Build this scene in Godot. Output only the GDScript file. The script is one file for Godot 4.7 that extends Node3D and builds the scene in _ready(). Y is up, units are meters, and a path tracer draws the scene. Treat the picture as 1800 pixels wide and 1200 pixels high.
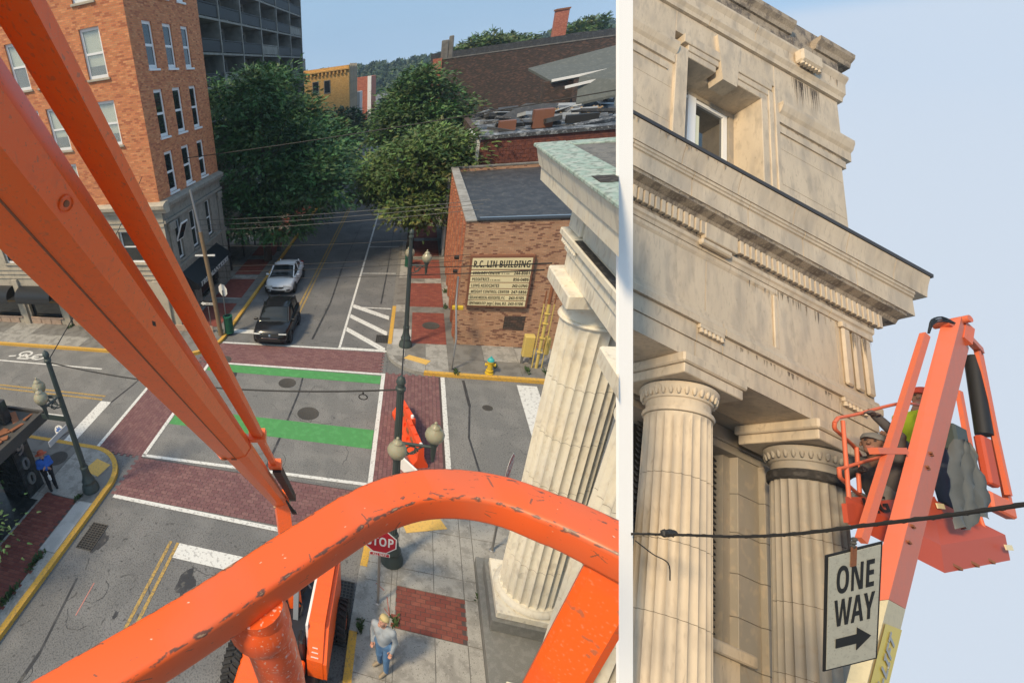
extends Node3D
# A street corner seen from a lift platform, and past a white dividing strip the same bank seen from below with the lift at work.
const EYE := Vector3(0, 11, 0)
const CAM := Basis(Vector3(0.936535, -0.120435, -0.329238), Vector3(-0.053211, 0.879425, -0.473054), Vector3(0.346513, 0.46055, 0.817204))
# the second place stands on its own axes (along the facade, up, outward)
const RB := Basis(Vector3(0.840408, -0.513917, -0.172056), Vector3(0.17321, 0.555524, -0.81326), Vector3(0.513529, 0.653668, 0.555883))
const RO := Vector3(6.32, 6.353, -8.649)
var M := {}
var rng := RandomNumberGenerator.new()
var edge: Plane            # where the first place ends
var clip_on := false
var used := {}

func _ready() -> void:
	rng.seed = 7
	set_camera()
	set_sky()
	make_materials()
	var nrm := (CAM * Vector3(1, 0, 0.8119)).normalized()
	edge = Plane(nrm, EYE)
	clip_on = true
	build_ground()
	build_brick_building()
	build_high_rise()
	build_far_buildings()
	build_lin_building()
	build_corner_shop()
	build_bank()
	build_trees()
	build_street_things()
	build_cars()
	build_lift()
	build_wires()
	build_people()
	clip_on = false
	build_divider()
	clip_on = true
	edge = Plane(-(CAM * Vector3(1, 0, 0.8368)).normalized(), EYE)
	second_ground()
	build_second_bank()
	build_second_lift()
	build_second_sign()

func set_camera() -> void:
	var c := Camera3D.new()
	c.name = "camera"
	c.projection = Camera3D.PROJECTION_FRUSTUM
	c.near = 0.05
	c.far = 3000.0
	c.size = 0.05 * 1200.0 / 847.3422
	c.frustum_offset = Vector2(0.05 * 500.0 / 847.3422, 0)
	c.transform = Transform3D(CAM, EYE)
	add_child(c)
	c.current = true

func set_sky() -> void:
	var w := 512
	var h := 256
	var img := Image.create(w, h, false, Image.FORMAT_RGBF)
	var fn := FastNoiseLite.new()
	fn.seed = 5
	fn.frequency = 0.9
	fn.fractal_octaves = 4
	# panorama columns start at the north
	var sun_at := Vector3(-0.42, 0.78, 0.46).normalized()
	var top := Color(0.20, 0.33, 0.52)
	var mid := Color(0.205, 0.34, 0.485)
	var hor := Color(0.29, 0.415, 0.56)
	var low := Color(0.36, 0.455, 0.575)
	var deep := Color(0.485, 0.51, 0.55)
	for y in h:
		var el := (0.5 - (y + 0.5) / h) * PI
		for x in w:
			var az := (x + 0.5) / w * TAU
			var d := Vector3(sin(az) * cos(el), sin(el), -cos(az) * cos(el))
			var c: Color
			if el > 0:
				c = hor.lerp(mid, smoothstep(0.0, 0.16, el)).lerp(top, smoothstep(0.3, 1.4, el))
			else:
				c = hor.lerp(low, smoothstep(0.0, 0.3, -el)).lerp(deep, smoothstep(0.25, 0.9, -el))
			# warm glow added round the sun, to light the boom and south walls
			var g := clampf(d.dot(sun_at), 0.0, 1.0)
			c += Color(0.75, 0.66, 0.50) * (0.55 * g * g * g + 0.6 * pow(g, 16.0)) * smoothstep(-0.25, 0.15, el)
			var n := fn.get_noise_3d(d.x, d.y * 3.0, d.z)
			c = c.lerp(Color(0.66, 0.7, 0.76), clampf(n * 0.25 + 0.03, 0.0, 0.2))
			img.set_pixel(x, y, c)
	var ps := PanoramaSkyMaterial.new()
	ps.panorama = ImageTexture.create_from_image(img)
	var sky := Sky.new()
	sky.sky_material = ps
	var e := Environment.new()
	e.background_mode = Environment.BG_SKY
	e.sky = sky
	e.tonemap_mode = Environment.TONE_MAPPER_LINEAR
	e.tonemap_exposure = EXPO
	e.background_energy_multiplier = 1.0
	e.sdfgi_enabled = true
	e.ssao_enabled = true
	e.ssil_enabled = true
	e.fog_enabled = true
	e.fog_density = 0.0005
	e.fog_light_color = Color(0.66, 0.77, 0.88)
	var we := WorldEnvironment.new()
	we.name = "world_environment"
	we.environment = e
	add_child(we)
	var s := DirectionalLight3D.new()
	s.name = "sun"
	s.light_energy = 0.8
	s.light_color = Color(1.0, 0.90, 0.74)
	s.light_angular_distance = 8.0
	s.shadow_enabled = true
	add_child(s)
	s.look_at_from_position(Vector3(-0.42, 0.78, 0.46) * 100.0, Vector3.ZERO)
const EXPO := 1.50

# ---------------------------------------------------------------- helpers
func numbered(n: String) -> String:
	if not used.has(n):
		used[n] = 0
		return n
	used[n] += 1
	return "%s_%03d" % [n, used[n]]

func thing(called: String, label: String, category: String, at := Vector3.ZERO, turn := 0.0, group := "") -> Node3D:
	var o := Node3D.new()
	o.name = numbered(called)
	add_child(o)
	o.position = at
	o.rotation.y = turn
	tag(o, label, category, group)
	return o

func rthing(called: String, label: String, category: String, at := Vector3.ZERO, group := "") -> Node3D:
	var o := thing(called, label, category, Vector3.ZERO, 0.0, group)
	o.transform = Transform3D(RB, RO + RB * at)
	return o

func tag(o: Node, label: String, category: String, group := "") -> void:
	o.set_meta("label", label)
	o.set_meta("category", category)
	if group != "":
		o.set_meta("group", group)

func structure(called: String) -> Node3D:
	var o := Node3D.new()
	o.name = numbered(called)
	add_child(o)
	o.set_meta("kind", "structure")
	return o

func ns(smooth := false) -> SurfaceTool:
	var st := SurfaceTool.new()
	st.begin(Mesh.PRIMITIVE_TRIANGLES)
	st.set_smooth_group(0 if smooth else 4294967295)
	return st

func tri(st: SurfaceTool, a: Vector3, b: Vector3, c: Vector3) -> void:
	st.add_vertex(a)
	st.add_vertex(b)
	st.add_vertex(c)

func quad(st: SurfaceTool, a: Vector3, b: Vector3, c: Vector3, d: Vector3) -> void:
	tri(st, a, b, c)
	tri(st, a, c, d)

func obox(st: SurfaceTool, xf: Transform3D, s: Vector3) -> void:
	var p := []
	for i in 8:
		p.append(xf * Vector3((s.x if i & 1 else -s.x) / 2, (s.y if i & 2 else -s.y) / 2, (s.z if i & 4 else -s.z) / 2))
	for f in [[0, 2, 3, 1], [4, 5, 7, 6], [0, 1, 5, 4], [2, 6, 7, 3], [0, 4, 6, 2], [1, 3, 7, 5]]:
		quad(st, p[f[0]], p[f[3]], p[f[2]], p[f[1]])

func bx(st: SurfaceTool, a: Vector3, b: Vector3) -> void:
	obox(st, Transform3D(Basis(), (a + b) / 2), (b - a).abs())

# box with chamfered edges
func cbx(st: SurfaceTool, a: Vector3, b: Vector3, e: float) -> void:
	var mn := a.min(b)
	var mx := a.max(b)
	e = minf(e, minf(mx.x - mn.x, minf(mx.y - mn.y, mx.z - mn.z)) * 0.45)
	var c := (mn + mx) / 2
	var h := (mx - mn) / 2
	# three inset shells joined as a convex hull of 24 points
	var ax := [Vector3(1, 0, 0), Vector3(0, 1, 0), Vector3(0, 0, 1)]
	for k in 3:
		var u: Vector3 = ax[(k + 1) % 3]
		var v: Vector3 = ax[(k + 2) % 3]
		var n: Vector3 = ax[k]
		var hn: float = h[k]
		var hu: float = h[(k + 1) % 3]
		var hv: float = h[(k + 2) % 3]
		for s in [-1.0, 1.0]:
			var o: Vector3 = c + n * hn * s
			var q := [o - u * (hu - e) - v * (hv - e), o + u * (hu - e) - v * (hv - e), o + u * (hu - e) + v * (hv - e), o - u * (hu - e) + v * (hv - e)]
			if s > 0:
				quad(st, q[3], q[2], q[1], q[0])
			else:
				quad(st, q[0], q[1], q[2], q[3])
			# edge strips between face k and face k+1
			for t in [-1.0, 1.0]:
				var a1: Vector3 = c + n * hn * s + u * (hu - e) * t
				var a2: Vector3 = c + n * (hn - e) * s + u * hu * t
				var w: Vector3 = v * (hv - e)
				if s * t > 0:
					quad(st, a1 + w, a2 + w, a2 - w, a1 - w)
				else:
					quad(st, a1 - w, a2 - w, a2 + w, a1 + w)
	for sx in [-1.0, 1.0]:
		for sy in [-1.0, 1.0]:
			for sz in [-1.0, 1.0]:
				var p1 := c + Vector3(h.x * sx, (h.y - e) * sy, (h.z - e) * sz)
				var p2 := c + Vector3((h.x - e) * sx, h.y * sy, (h.z - e) * sz)
				var p3 := c + Vector3((h.x - e) * sx, (h.y - e) * sy, h.z * sz)
				if sx * sy * sz > 0:
					tri(st, p1, p3, p2)
				else:
					tri(st, p1, p2, p3)

func beam(st: SurfaceTool, a: Vector3, b: Vector3, w: float, t: float, up := Vector3.UP) -> void:
	var d := (b - a).normalized()
	if absf(d.dot(up)) > 0.98:
		up = Vector3.RIGHT
	var x := up.cross(d).normalized()
	var y := d.cross(x)
	obox(st, Transform3D(Basis(x, y, d), (a + b) / 2), Vector3(w, t, a.distance_to(b)))

func tube(st: SurfaceTool, pts: Array, r, n := 8, cap := true) -> void:
	var rings := []
	var m := pts.size()
	var ref := Vector3.UP
	for i in m:
		var d: Vector3 = (pts[mini(i + 1, m - 1)] - pts[maxi(i - 1, 0)]).normalized()
		if i == 0 and absf(d.y) > 0.9:
			ref = Vector3.RIGHT
		var x: Vector3 = ref.cross(d).normalized()
		ref = d.cross(x).normalized()
		var rr: float = r[i] if r is Array else r
		var ring := []
		for k in n:
			var t := TAU * k / n
			ring.append(pts[i] + x * cos(t) * rr + ref * sin(t) * rr)
		rings.append(ring)
	for i in m - 1:
		for k in n:
			var k2 := (k + 1) % n
			quad(st, rings[i][k], rings[i][k2], rings[i + 1][k2], rings[i + 1][k])
	if cap:
		st.set_smooth_group(4294967295)
		for k in range(1, n - 1):
			tri(st, rings[0][0], rings[0][k + 1], rings[0][k])
			tri(st, rings[m - 1][0], rings[m - 1][k], rings[m - 1][k + 1])
		st.set_smooth_group(0)

# turned shape; sharp profile corners keep a crease
func lathe(st: SurfaceTool, prof: Array, n: int, xf := Transform3D()) -> void:
	var grp := 0
	for i in prof.size() - 1:
		var a: Vector2 = prof[i]
		var b: Vector2 = prof[i + 1]
		if i > 0:
			var pd: Vector2 = (a - prof[i - 1]).normalized()
			if pd.dot((b - a).normalized()) < 0.72:
				grp += 1
		st.set_smooth_group(grp)
		for k in n:
			var t := TAU * k / n
			var t2 := TAU * (k + 1) / n
			var p1 := xf * Vector3(cos(t) * a.x, a.y, sin(t) * a.x)
			var p2 := xf * Vector3(cos(t2) * a.x, a.y, sin(t2) * a.x)
			var p3 := xf * Vector3(cos(t2) * b.x, b.y, sin(t2) * b.x)
			var p4 := xf * Vector3(cos(t) * b.x, b.y, sin(t) * b.x)
			if a.x < 1e-5:
				tri(st, p1, p3, p4)
			elif b.x < 1e-5:
				tri(st, p1, p2, p3)
			else:
				quad(st, p1, p2, p3, p4)

# flat outline (x, y) drawn out along z from 0 to depth
func extr(st: SurfaceTool, poly: PackedVector2Array, depth: float, xf := Transform3D()) -> void:
	var idx := Geometry2D.triangulate_polygon(poly)
	for i in range(0, idx.size(), 3):
		var a := poly[idx[i]]
		var b := poly[idx[i + 1]]
		var c := poly[idx[i + 2]]
		tri(st, xf * Vector3(a.x, a.y, depth), xf * Vector3(c.x, c.y, depth), xf * Vector3(b.x, b.y, depth))
		tri(st, xf * Vector3(a.x, a.y, 0), xf * Vector3(b.x, b.y, 0), xf * Vector3(c.x, c.y, 0))
	for i in poly.size():
		var a := poly[i]
		var b := poly[(i + 1) % poly.size()]
		quad(st, xf * Vector3(a.x, a.y, 0), xf * Vector3(a.x, a.y, depth), xf * Vector3(b.x, b.y, depth), xf * Vector3(b.x, b.y, 0))

# outline in plan (x, z) standing from y0 to y1
func slab(st: SurfaceTool, poly: PackedVector2Array, y0: float, y1: float) -> void:
	extr(st, poly, y1 - y0, Transform3D(Basis(Vector3(1, 0, 0), Vector3(0, 0, 1), Vector3(0, 1, 0)), Vector3(0, y0, 0)))

func rect(x0: float, z0: float, x1: float, z1: float) -> PackedVector2Array:
	return PackedVector2Array([Vector2(x0, z0), Vector2(x1, z0), Vector2(x1, z1), Vector2(x0, z1)])

func put(called: String, st: SurfaceTool, m: Material, parent: Node = null, at := Transform3D()) -> MeshInstance3D:
	st.generate_normals()
	return put_mesh(called, st.commit(), m, parent, at)

func put_mesh(called: String, mesh: Mesh, m: Material, parent: Node = null, at := Transform3D()) -> MeshInstance3D:
	var mi := MeshInstance3D.new()
	mi.name = called
	var p: Node = parent if parent else self
	mi.transform = at
	if clip_on and mesh is ArrayMesh and mesh.get_surface_count() > 0:
		var g := at
		if parent:
			g = (parent as Node3D).global_transform * at
		mesh = clipped(mesh, g)
	mi.mesh = mesh
	mi.material_override = m
	if parent == null:
		mi.name = numbered(called)
	p.add_child(mi, true)
	return mi

# the first place ends at the plane of the white dividing strip
func clipped(mesh: ArrayMesh, g: Transform3D) -> ArrayMesh:
	var bb := mesh.get_aabb()
	var lo := INF
	var hi := -INF
	for i in 8:
		var d := edge.distance_to(g * bb.get_endpoint(i))
		lo = minf(lo, d)
		hi = maxf(hi, d)
	if hi <= 0.0:
		return mesh
	var arr := mesh.surface_get_arrays(0)
	var v: PackedVector3Array = arr[Mesh.ARRAY_VERTEX]
	var nn: PackedVector3Array = arr[Mesh.ARRAY_NORMAL]
	var uv: PackedVector2Array = arr[Mesh.ARRAY_TEX_UV] if arr[Mesh.ARRAY_TEX_UV] else PackedVector2Array()
	var idx: PackedInt32Array = arr[Mesh.ARRAY_INDEX] if arr[Mesh.ARRAY_INDEX] else PackedInt32Array(range(v.size()))
	var ov := PackedVector3Array()
	var on := PackedVector3Array()
	var ou := PackedVector2Array()
	for i in range(0, idx.size(), 3):
		var pv := []
		for k in 3:
			var j := idx[i + k]
			pv.append([v[j], nn[j], uv[j] if uv.size() else Vector2.ZERO, edge.distance_to(g * v[j])])
		var keep := []
		for k in 3:
			var a: Array = pv[k]
			var b: Array = pv[(k + 1) % 3]
			if a[3] <= 0:
				keep.append(a)
			if (a[3] <= 0) != (b[3] <= 0):
				var t: float = a[3] / (a[3] - b[3])
				keep.append([a[0].lerp(b[0], t), a[1].lerp(b[1], t), a[2].lerp(b[2], t), 0.0])
		for k in range(1, keep.size() - 1):
			for q in [keep[0], keep[k], keep[k + 1]]:
				ov.append(q[0])
				on.append(q[1])
				ou.append(q[2])
	if ov.size() == 0:
		for k in 3:
			ov.append(v[idx[0]] + Vector3(0, 0.001 * k, 0))
			on.append(Vector3.UP)
			ou.append(Vector2.ZERO)
	var out := []
	out.resize(Mesh.ARRAY_MAX)
	out[Mesh.ARRAY_VERTEX] = ov
	out[Mesh.ARRAY_NORMAL] = on
	if uv.size():
		out[Mesh.ARRAY_TEX_UV] = ou
	var am := ArrayMesh.new()
	am.add_surface_from_arrays(Mesh.PRIMITIVE_TRIANGLES, out)
	return am

func part(called: String, a: Vector3, b: Vector3, m: Material, parent: Node, e := 0.0) -> MeshInstance3D:
	var st := ns()
	if e > 0.0:
		cbx(st, a, b, e)
	else:
		bx(st, a, b)
	return put(called, st, m, parent)

func text_part(called: String, txt: String, size: float, m: Material, parent: Node, at: Transform3D, depth := 0.01, font := "Droid Sans", bold := true, width := 0.0, outline := false) -> MeshInstance3D:
	var f := SystemFont.new()
	f.font_names = PackedStringArray([font])
	if bold:
		f.font_weight = 700
	var t := TextMesh.new()
	t.text = txt
	t.font = f
	t.font_size = 64
	t.pixel_size = size / 64.0 * 1.4
	t.depth = depth
	t.curve_step = 4.0
	var mi := MeshInstance3D.new()
	mi.name = called
	mi.mesh = t
	mi.material_override = m
	mi.transform = at
	if width > 0.0:
		var w := t.get_aabb().size.x
		if w > 0.0:
			mi.transform.basis = mi.transform.basis * Basis.from_scale(Vector3(width / w, 1, 1))
	parent.add_child(mi, true)
	return mi

# wall with openings: local x right, y up, z out; rects are [x0, y0, x1, y1]
func wall(st: SurfaceTool, w: float, h: float, rects: Array, depth: float, y0 := 0.0) -> void:
	var xs := [0.0, w]
	var ys := [y0, h]
	for r in rects:
		xs.append_array([r[0], r[2]])
		ys.append_array([r[1], r[3]])
	xs.sort()
	ys.sort()
	for i in xs.size() - 1:
		if xs[i + 1] - xs[i] < 1e-5:
			continue
		for j in ys.size() - 1:
			if ys[j + 1] - ys[j] < 1e-5:
				continue
			var cx: float = (xs[i] + xs[i + 1]) / 2
			var cy: float = (ys[j] + ys[j + 1]) / 2
			var hole := false
			for r in rects:
				if cx > r[0] and cx < r[2] and cy > r[1] and cy < r[3]:
					hole = true
			if not hole:
				quad(st, Vector3(xs[i], ys[j + 1], 0), Vector3(xs[i + 1], ys[j + 1], 0), Vector3(xs[i + 1], ys[j], 0), Vector3(xs[i], ys[j], 0))
	for r in rects:
		var a := Vector3(r[0], r[1], 0)
		var b := Vector3(r[2], r[1], 0)
		var c := Vector3(r[2], r[3], 0)
		var d := Vector3(r[0], r[3], 0)
		var z := Vector3(0, 0, -depth)
		quad(st, a, b, b + z, a + z)
		quad(st, b, c, c + z, b + z)
		quad(st, c, d, d + z, c + z)
		quad(st, d, a, a + z, d + z)

# sash window as a part with panes and sill; r = [x0, y0, x1, y1] in the wall's axes
func sash(parent: Node, at: Transform3D, r: Array, fm: Material, gm: Material, sm: Material, inset := 0.10, two := true, fw := 0.07, blind: Material = null, blind_to := 0.5) -> void:
	var st := ns()
	var x0: float = r[0]
	var y0: float = r[1]
	var x1: float = r[2]
	var y1: float = r[3]
	bx(st, Vector3(x0, y0, -inset - 0.05), Vector3(x0 + fw, y1, -inset))
	bx(st, Vector3(x1 - fw, y0, -inset - 0.05), Vector3(x1, y1, -inset))
	bx(st, Vector3(x0 + fw, y0, -inset - 0.05), Vector3(x1 - fw, y0 + fw * 1.2, -inset))
	bx(st, Vector3(x0 + fw, y1 - fw, -inset - 0.05), Vector3(x1 - fw, y1, -inset))
	var ym := (y0 + y1) / 2
	if two:
		bx(st, Vector3(x0 + fw, ym - fw * 0.4, -inset - 0.045), Vector3(x1 - fw, ym + fw * 0.4, -inset - 0.005))
	var wn := put("window", st, fm, parent, at)
	for k in (2 if two else 1):
		var a := (y0 + fw * 1.2) if k == 0 else ym + fw * 0.4
		var b := (ym - fw * 0.4) if (k == 0 and two) else y1 - fw
		var s2 := ns()
		bx(s2, Vector3(x0 + fw, a, -inset - 0.035), Vector3(x1 - fw, b, -inset - 0.025))
		put("pane", s2, gm, wn)
	if blind:
		var s3 := ns()
		bx(s3, Vector3(x0 + fw, lerpf(y0, y1, 1.0 - blind_to), -inset - 0.1), Vector3(x1 - fw, y1 - fw, -inset - 0.08))
		put("blind", s3, blind, wn)
	# dark room behind the glass
	var s5 := ns()
	quad(s5, Vector3(x0, y1, -inset - 0.6), Vector3(x1, y1, -inset - 0.6), Vector3(x1, y0, -inset - 0.6), Vector3(x0, y0, -inset - 0.6))
	put("room", s5, M.room, wn)
	if sm:
		var s4 := ns()
		cbx(s4, Vector3(x0 - 0.08, y0 - 0.09, -inset), Vector3(x1 + 0.08, y0, 0.07), 0.01)
		put("sill", s4, sm, wn)

# ---------------------------------------------------------------- materials
func noise_bytes(size: int, freq: float, octv: int, sd: int, ridged := false) -> PackedByteArray:
	var n := FastNoiseLite.new()
	n.seed = sd
	n.frequency = freq
	n.noise_type = FastNoiseLite.TYPE_SIMPLEX_SMOOTH
	n.fractal_octaves = octv
	if ridged:
		n.fractal_type = FastNoiseLite.FRACTAL_RIDGED
	var img := n.get_seamless_image(size, size)
	img.convert(Image.FORMAT_L8)
	return img.get_data()

# colour texture: base with layers [frequency, octaves, low, high, colour, strength, ridged]
func surf(size: int, base: Color, layers: Array, sd: int) -> ImageTexture:
	var cnt := size * size
	var r := PackedFloat32Array()
	var g := PackedFloat32Array()
	var b := PackedFloat32Array()
	r.resize(cnt)
	g.resize(cnt)
	b.resize(cnt)
	r.fill(base.r)
	g.fill(base.g)
	b.fill(base.b)
	for li in layers.size():
		var l: Array = layers[li]
		var dat := noise_bytes(size, l[0], l[1], sd + li * 13, l.size() > 6 and l[6])
		var lut := PackedFloat32Array()
		lut.resize(256)
		for k in 256:
			lut[k] = smoothstep(l[2], l[3], k / 255.0) * l[5]
		var c: Color = l[4]
		for i in cnt:
			var t := lut[dat[i]]
			if t > 0.003:
				r[i] += (c.r - r[i]) * t
				g[i] += (c.g - g[i]) * t
				b[i] += (c.b - b[i]) * t
	return to_tex(size, size, r, g, b)

func to_tex(w: int, h: int, r: PackedFloat32Array, g: PackedFloat32Array, b: PackedFloat32Array) -> ImageTexture:
	var lut := PackedByteArray()
	lut.resize(1025)
	for k in 1025:
		lut[k] = int(round(Color(k / 1024.0, 0, 0).linear_to_srgb().r * 255.0))
	var out := PackedByteArray()
	out.resize(w * h * 3)
	for i in w * h:
		out[i * 3] = lut[clampi(int(r[i] * 1024.0), 0, 1024)]
		out[i * 3 + 1] = lut[clampi(int(g[i] * 1024.0), 0, 1024)]
		out[i * 3 + 2] = lut[clampi(int(b[i] * 1024.0), 0, 1024)]
	return ImageTexture.create_from_image(Image.create_from_data(w, h, false, Image.FORMAT_RGB8, out))

# brickwork too fine to tell apart from here
func brick_tex(cols: int, rows: int, pal: Array, mortar: Color, sd: int) -> ImageTexture:
	var bw := 20
	var bh := 8
	var w := cols * bw
	var h := rows * bh
	var rg := RandomNumberGenerator.new()
	rg.seed = sd
	var cols_of := []
	for j in rows:
		var row := []
		for i in cols:
			var c: Color = pal[rg.randi() % pal.size()]
			row.append(c * rg.randf_range(0.87, 1.13))
		cols_of.append(row)
	var r := PackedFloat32Array()
	var g := PackedFloat32Array()
	var b := PackedFloat32Array()
	r.resize(w * h)
	g.resize(w * h)
	b.resize(w * h)
	for y in h:
		var j := y / bh
		var my := y % bh == 0
		for x in w:
			var xx := (x + (bw / 2 if j % 2 else 0)) % w
			var c: Color = mortar if (my or xx % bw < 1) else cols_of[j][xx / bw]
			var f := rg.randf_range(0.9, 1.1)
			var i := y * w + x
			r[i] = c.r * f
			g[i] = c.g * f
			b[i] = c.b * f
	return to_tex(w, h, r, g, b)

func flat(c: Color, rough := 0.8, metal := 0.0) -> StandardMaterial3D:
	var m := StandardMaterial3D.new()
	m.albedo_color = c.linear_to_srgb()
	m.roughness = rough
	m.metallic = metal
	return m

func tri_mat(t: Texture2D, scale: Vector3, rough := 0.85, metal := 0.0) -> StandardMaterial3D:
	var m := StandardMaterial3D.new()
	m.albedo_texture = t
	m.uv1_triplanar = true
	m.uv1_scale = scale
	m.roughness = rough
	m.metallic = metal
	return m

func bump(m: StandardMaterial3D, size: int, freq: float, strength: float, sd: int) -> StandardMaterial3D:
	var n := FastNoiseLite.new()
	n.seed = sd
	n.frequency = freq
	n.fractal_octaves = 4
	var img := n.get_seamless_image(size, size)
	img.convert(Image.FORMAT_RGBA8)
	img.bump_map_to_normal_map(strength)
	m.normal_enabled = true
	m.normal_texture = ImageTexture.create_from_image(img)
	m.normal_scale = 1.0
	return m

func make_materials() -> void:
	var C := func(r, g, b): return Color(r, g, b)
	var asph := surf(512, Color(0.165, 0.168, 0.167), [
		[0.006, 4, 0.35, 0.75, Color(0.215, 0.216, 0.212), 0.8],
		[0.25, 2, 0.62, 0.75, Color(0.24, 0.24, 0.235), 0.75],
		[0.22, 2, 0.60, 0.74, Color(0.055, 0.056, 0.058), 0.7],
		[0.012, 3, 0.86, 0.95, Color(0.05, 0.05, 0.052), 0.6, true]], 3)
	M.asphalt = bump(tri_mat(asph, Vector3.ONE / 5.0, 0.9), 512, 0.35, 0.8, 8)
	var asph2 := surf(512, Color(0.145, 0.148, 0.150), [
		[0.006, 4, 0.35, 0.8, Color(0.19, 0.192, 0.193), 0.8],
		[0.25, 2, 0.64, 0.78, Color(0.2, 0.2, 0.2), 0.65],
		[0.22, 2, 0.60, 0.74, Color(0.045, 0.046, 0.05), 0.6],
		[0.010, 3, 0.86, 0.95, Color(0.04, 0.04, 0.042), 0.7, true]], 23)
	M.asphalt_dark = bump(tri_mat(asph2, Vector3.ONE / 6.0, 0.9), 512, 0.35, 0.8, 9)
	var conc := surf(512, Color(0.34, 0.335, 0.315), [
		[0.008, 4, 0.35, 0.75, Color(0.22, 0.215, 0.2), 0.8],
		[0.03, 3, 0.55, 0.8, Color(0.38, 0.375, 0.355), 0.6],
		[0.25, 1, 0.66, 0.8, Color(0.16, 0.155, 0.15), 0.5],
		[0.06, 2, 0.74, 0.84, Color(0.12, 0.115, 0.105), 0.6]], 41)
	M.concrete = tri_mat(conc, Vector3.ONE / 2.4, 0.92)
	M.concrete_dark = tri_mat(surf(256, Color(0.185, 0.18, 0.17), [
		[0.012, 4, 0.35, 0.75, Color(0.125, 0.12, 0.112), 0.8],
		[0.25, 2, 0.62, 0.8, Color(0.26, 0.255, 0.24), 0.5]], 43), Vector3.ONE / 2.1, 0.92)
	M.concrete_pale = tri_mat(surf(256, Color(0.45, 0.45, 0.44), [
		[0.012, 4, 0.4, 0.75, Color(0.36, 0.36, 0.35), 0.8],
		[0.2, 2, 0.66, 0.8, Color(0.25, 0.245, 0.235), 0.5]], 44), Vector3.ONE / 1.9, 0.9)
	var marb := [[0.008, 4, 0.35, 0.8, Color(0.78, 0.71, 0.56), 0.75],
		[0.014, 4, 0.5, 0.85, Color(0.60, 0.56, 0.49), 0.6],
		[0.012, 4, 0.83, 0.97, Color(0.42, 0.38, 0.34), 0.6, true],
		[0.05, 3, 0.62, 0.85, Color(0.58, 0.49, 0.36), 0.5],
		[0.02, 3, 0.72, 0.85, Color(0.36, 0.33, 0.28), 0.45]]
	M.marble = tri_mat(surf(512, Color(0.76, 0.72, 0.61), marb, 61), Vector3(0.30, 0.14, 0.30), 0.6)
	var tan_l := [[0.006, 4, 0.35, 0.8, Color(0.64, 0.53, 0.39), 0.7],
		[0.010, 4, 0.40, 0.85, Color(0.37, 0.315, 0.25), 0.65],
		[0.012, 4, 0.82, 0.97, Color(0.30, 0.24, 0.175), 0.6, true],
		[0.06, 3, 0.58, 0.85, Color(0.45, 0.36, 0.26), 0.5],
		[0.016, 4, 0.62, 0.9, Color(0.30, 0.25, 0.19), 0.4]]
	M.marble_tan = tri_mat(surf(512, Color(0.56, 0.46, 0.335), tan_l, 67), Vector3(0.5, 0.13, 0.5), 0.62)
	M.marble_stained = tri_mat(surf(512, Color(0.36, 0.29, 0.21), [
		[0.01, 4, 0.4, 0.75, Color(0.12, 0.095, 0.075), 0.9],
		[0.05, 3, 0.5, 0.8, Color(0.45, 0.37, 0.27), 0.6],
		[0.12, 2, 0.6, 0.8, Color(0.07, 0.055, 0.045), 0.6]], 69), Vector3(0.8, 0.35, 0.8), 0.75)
	M.marble_grey_shade = tri_mat(surf(256, Color(0.31, 0.275, 0.225), tan_l.slice(1, 4), 71), Vector3(0.45, 0.25, 0.45), 0.65)  # grey marble darkened so the porch recess carries its shade in the colour
	M.joint = flat(Color(0.16, 0.12, 0.085), 0.9)
	M.flashing = flat(Color(0.045, 0.04, 0.038), 0.55)
	M.soot = tri_mat(surf(256, Color(0.03, 0.027, 0.025), [[0.04, 3, 0.5, 0.8, Color(0.09, 0.08, 0.07), 0.8]], 73), Vector3.ONE, 0.9)
	M.granite = tri_mat(surf(256, Color(0.16, 0.162, 0.155), [
		[0.03, 3, 0.5, 0.8, Color(0.22, 0.22, 0.21), 0.6],
		[0.3, 1, 0.62, 0.8, Color(0.26, 0.26, 0.25), 0.5]], 75), Vector3.ONE * 0.7, 0.6)
	M.granite_dark = tri_mat(surf(256, Color(0.028, 0.031, 0.032), [
		[0.02, 3, 0.5, 0.8, Color(0.05, 0.054, 0.055), 0.7],
		[0.3, 1, 0.66, 0.8, Color(0.09, 0.09, 0.09), 0.4]], 76), Vector3.ONE * 0.6, 0.25)
	M.verdigris = tri_mat(surf(256, Color(0.29, 0.39, 0.345), [
		[0.02, 4, 0.4, 0.75, Color(0.42, 0.47, 0.43), 0.8],
		[0.04, 3, 0.55, 0.75, Color(0.16, 0.19, 0.165), 0.8]], 77), Vector3.ONE * 0.9, 0.75)
	M.roof_slate = tri_mat(surf(256, Color(0.17, 0.165, 0.15), [
		[0.02, 4, 0.4, 0.75, Color(0.10, 0.1, 0.095), 0.8],
		[0.06, 2, 0.66, 0.82, Color(0.27, 0.25, 0.22), 0.7]], 78), Vector3.ONE * 0.9, 0.7)
	# brickwork
	var br := brick_tex(40, 100, [Color(0.56, 0.20, 0.085), Color(0.59, 0.225, 0.095), Color(0.53, 0.185, 0.08), Color(0.62, 0.26, 0.115), Color(0.56, 0.205, 0.085), Color(0.42, 0.13, 0.06)], Color(0.34, 0.22, 0.14), 5)
	M.brick_orange = tri_mat(br, Vector3(1.0 / 8.4, 1.0 / 7.2, 1.0 / 8.4), 0.9)
	var br2 := brick_tex(40, 80, [Color(0.42, 0.235, 0.14), Color(0.44, 0.25, 0.155), Color(0.39, 0.21, 0.125), Color(0.46, 0.275, 0.17), Color(0.42, 0.24, 0.145), Color(0.20, 0.09, 0.06)], Color(0.26, 0.20, 0.155), 6)
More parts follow.
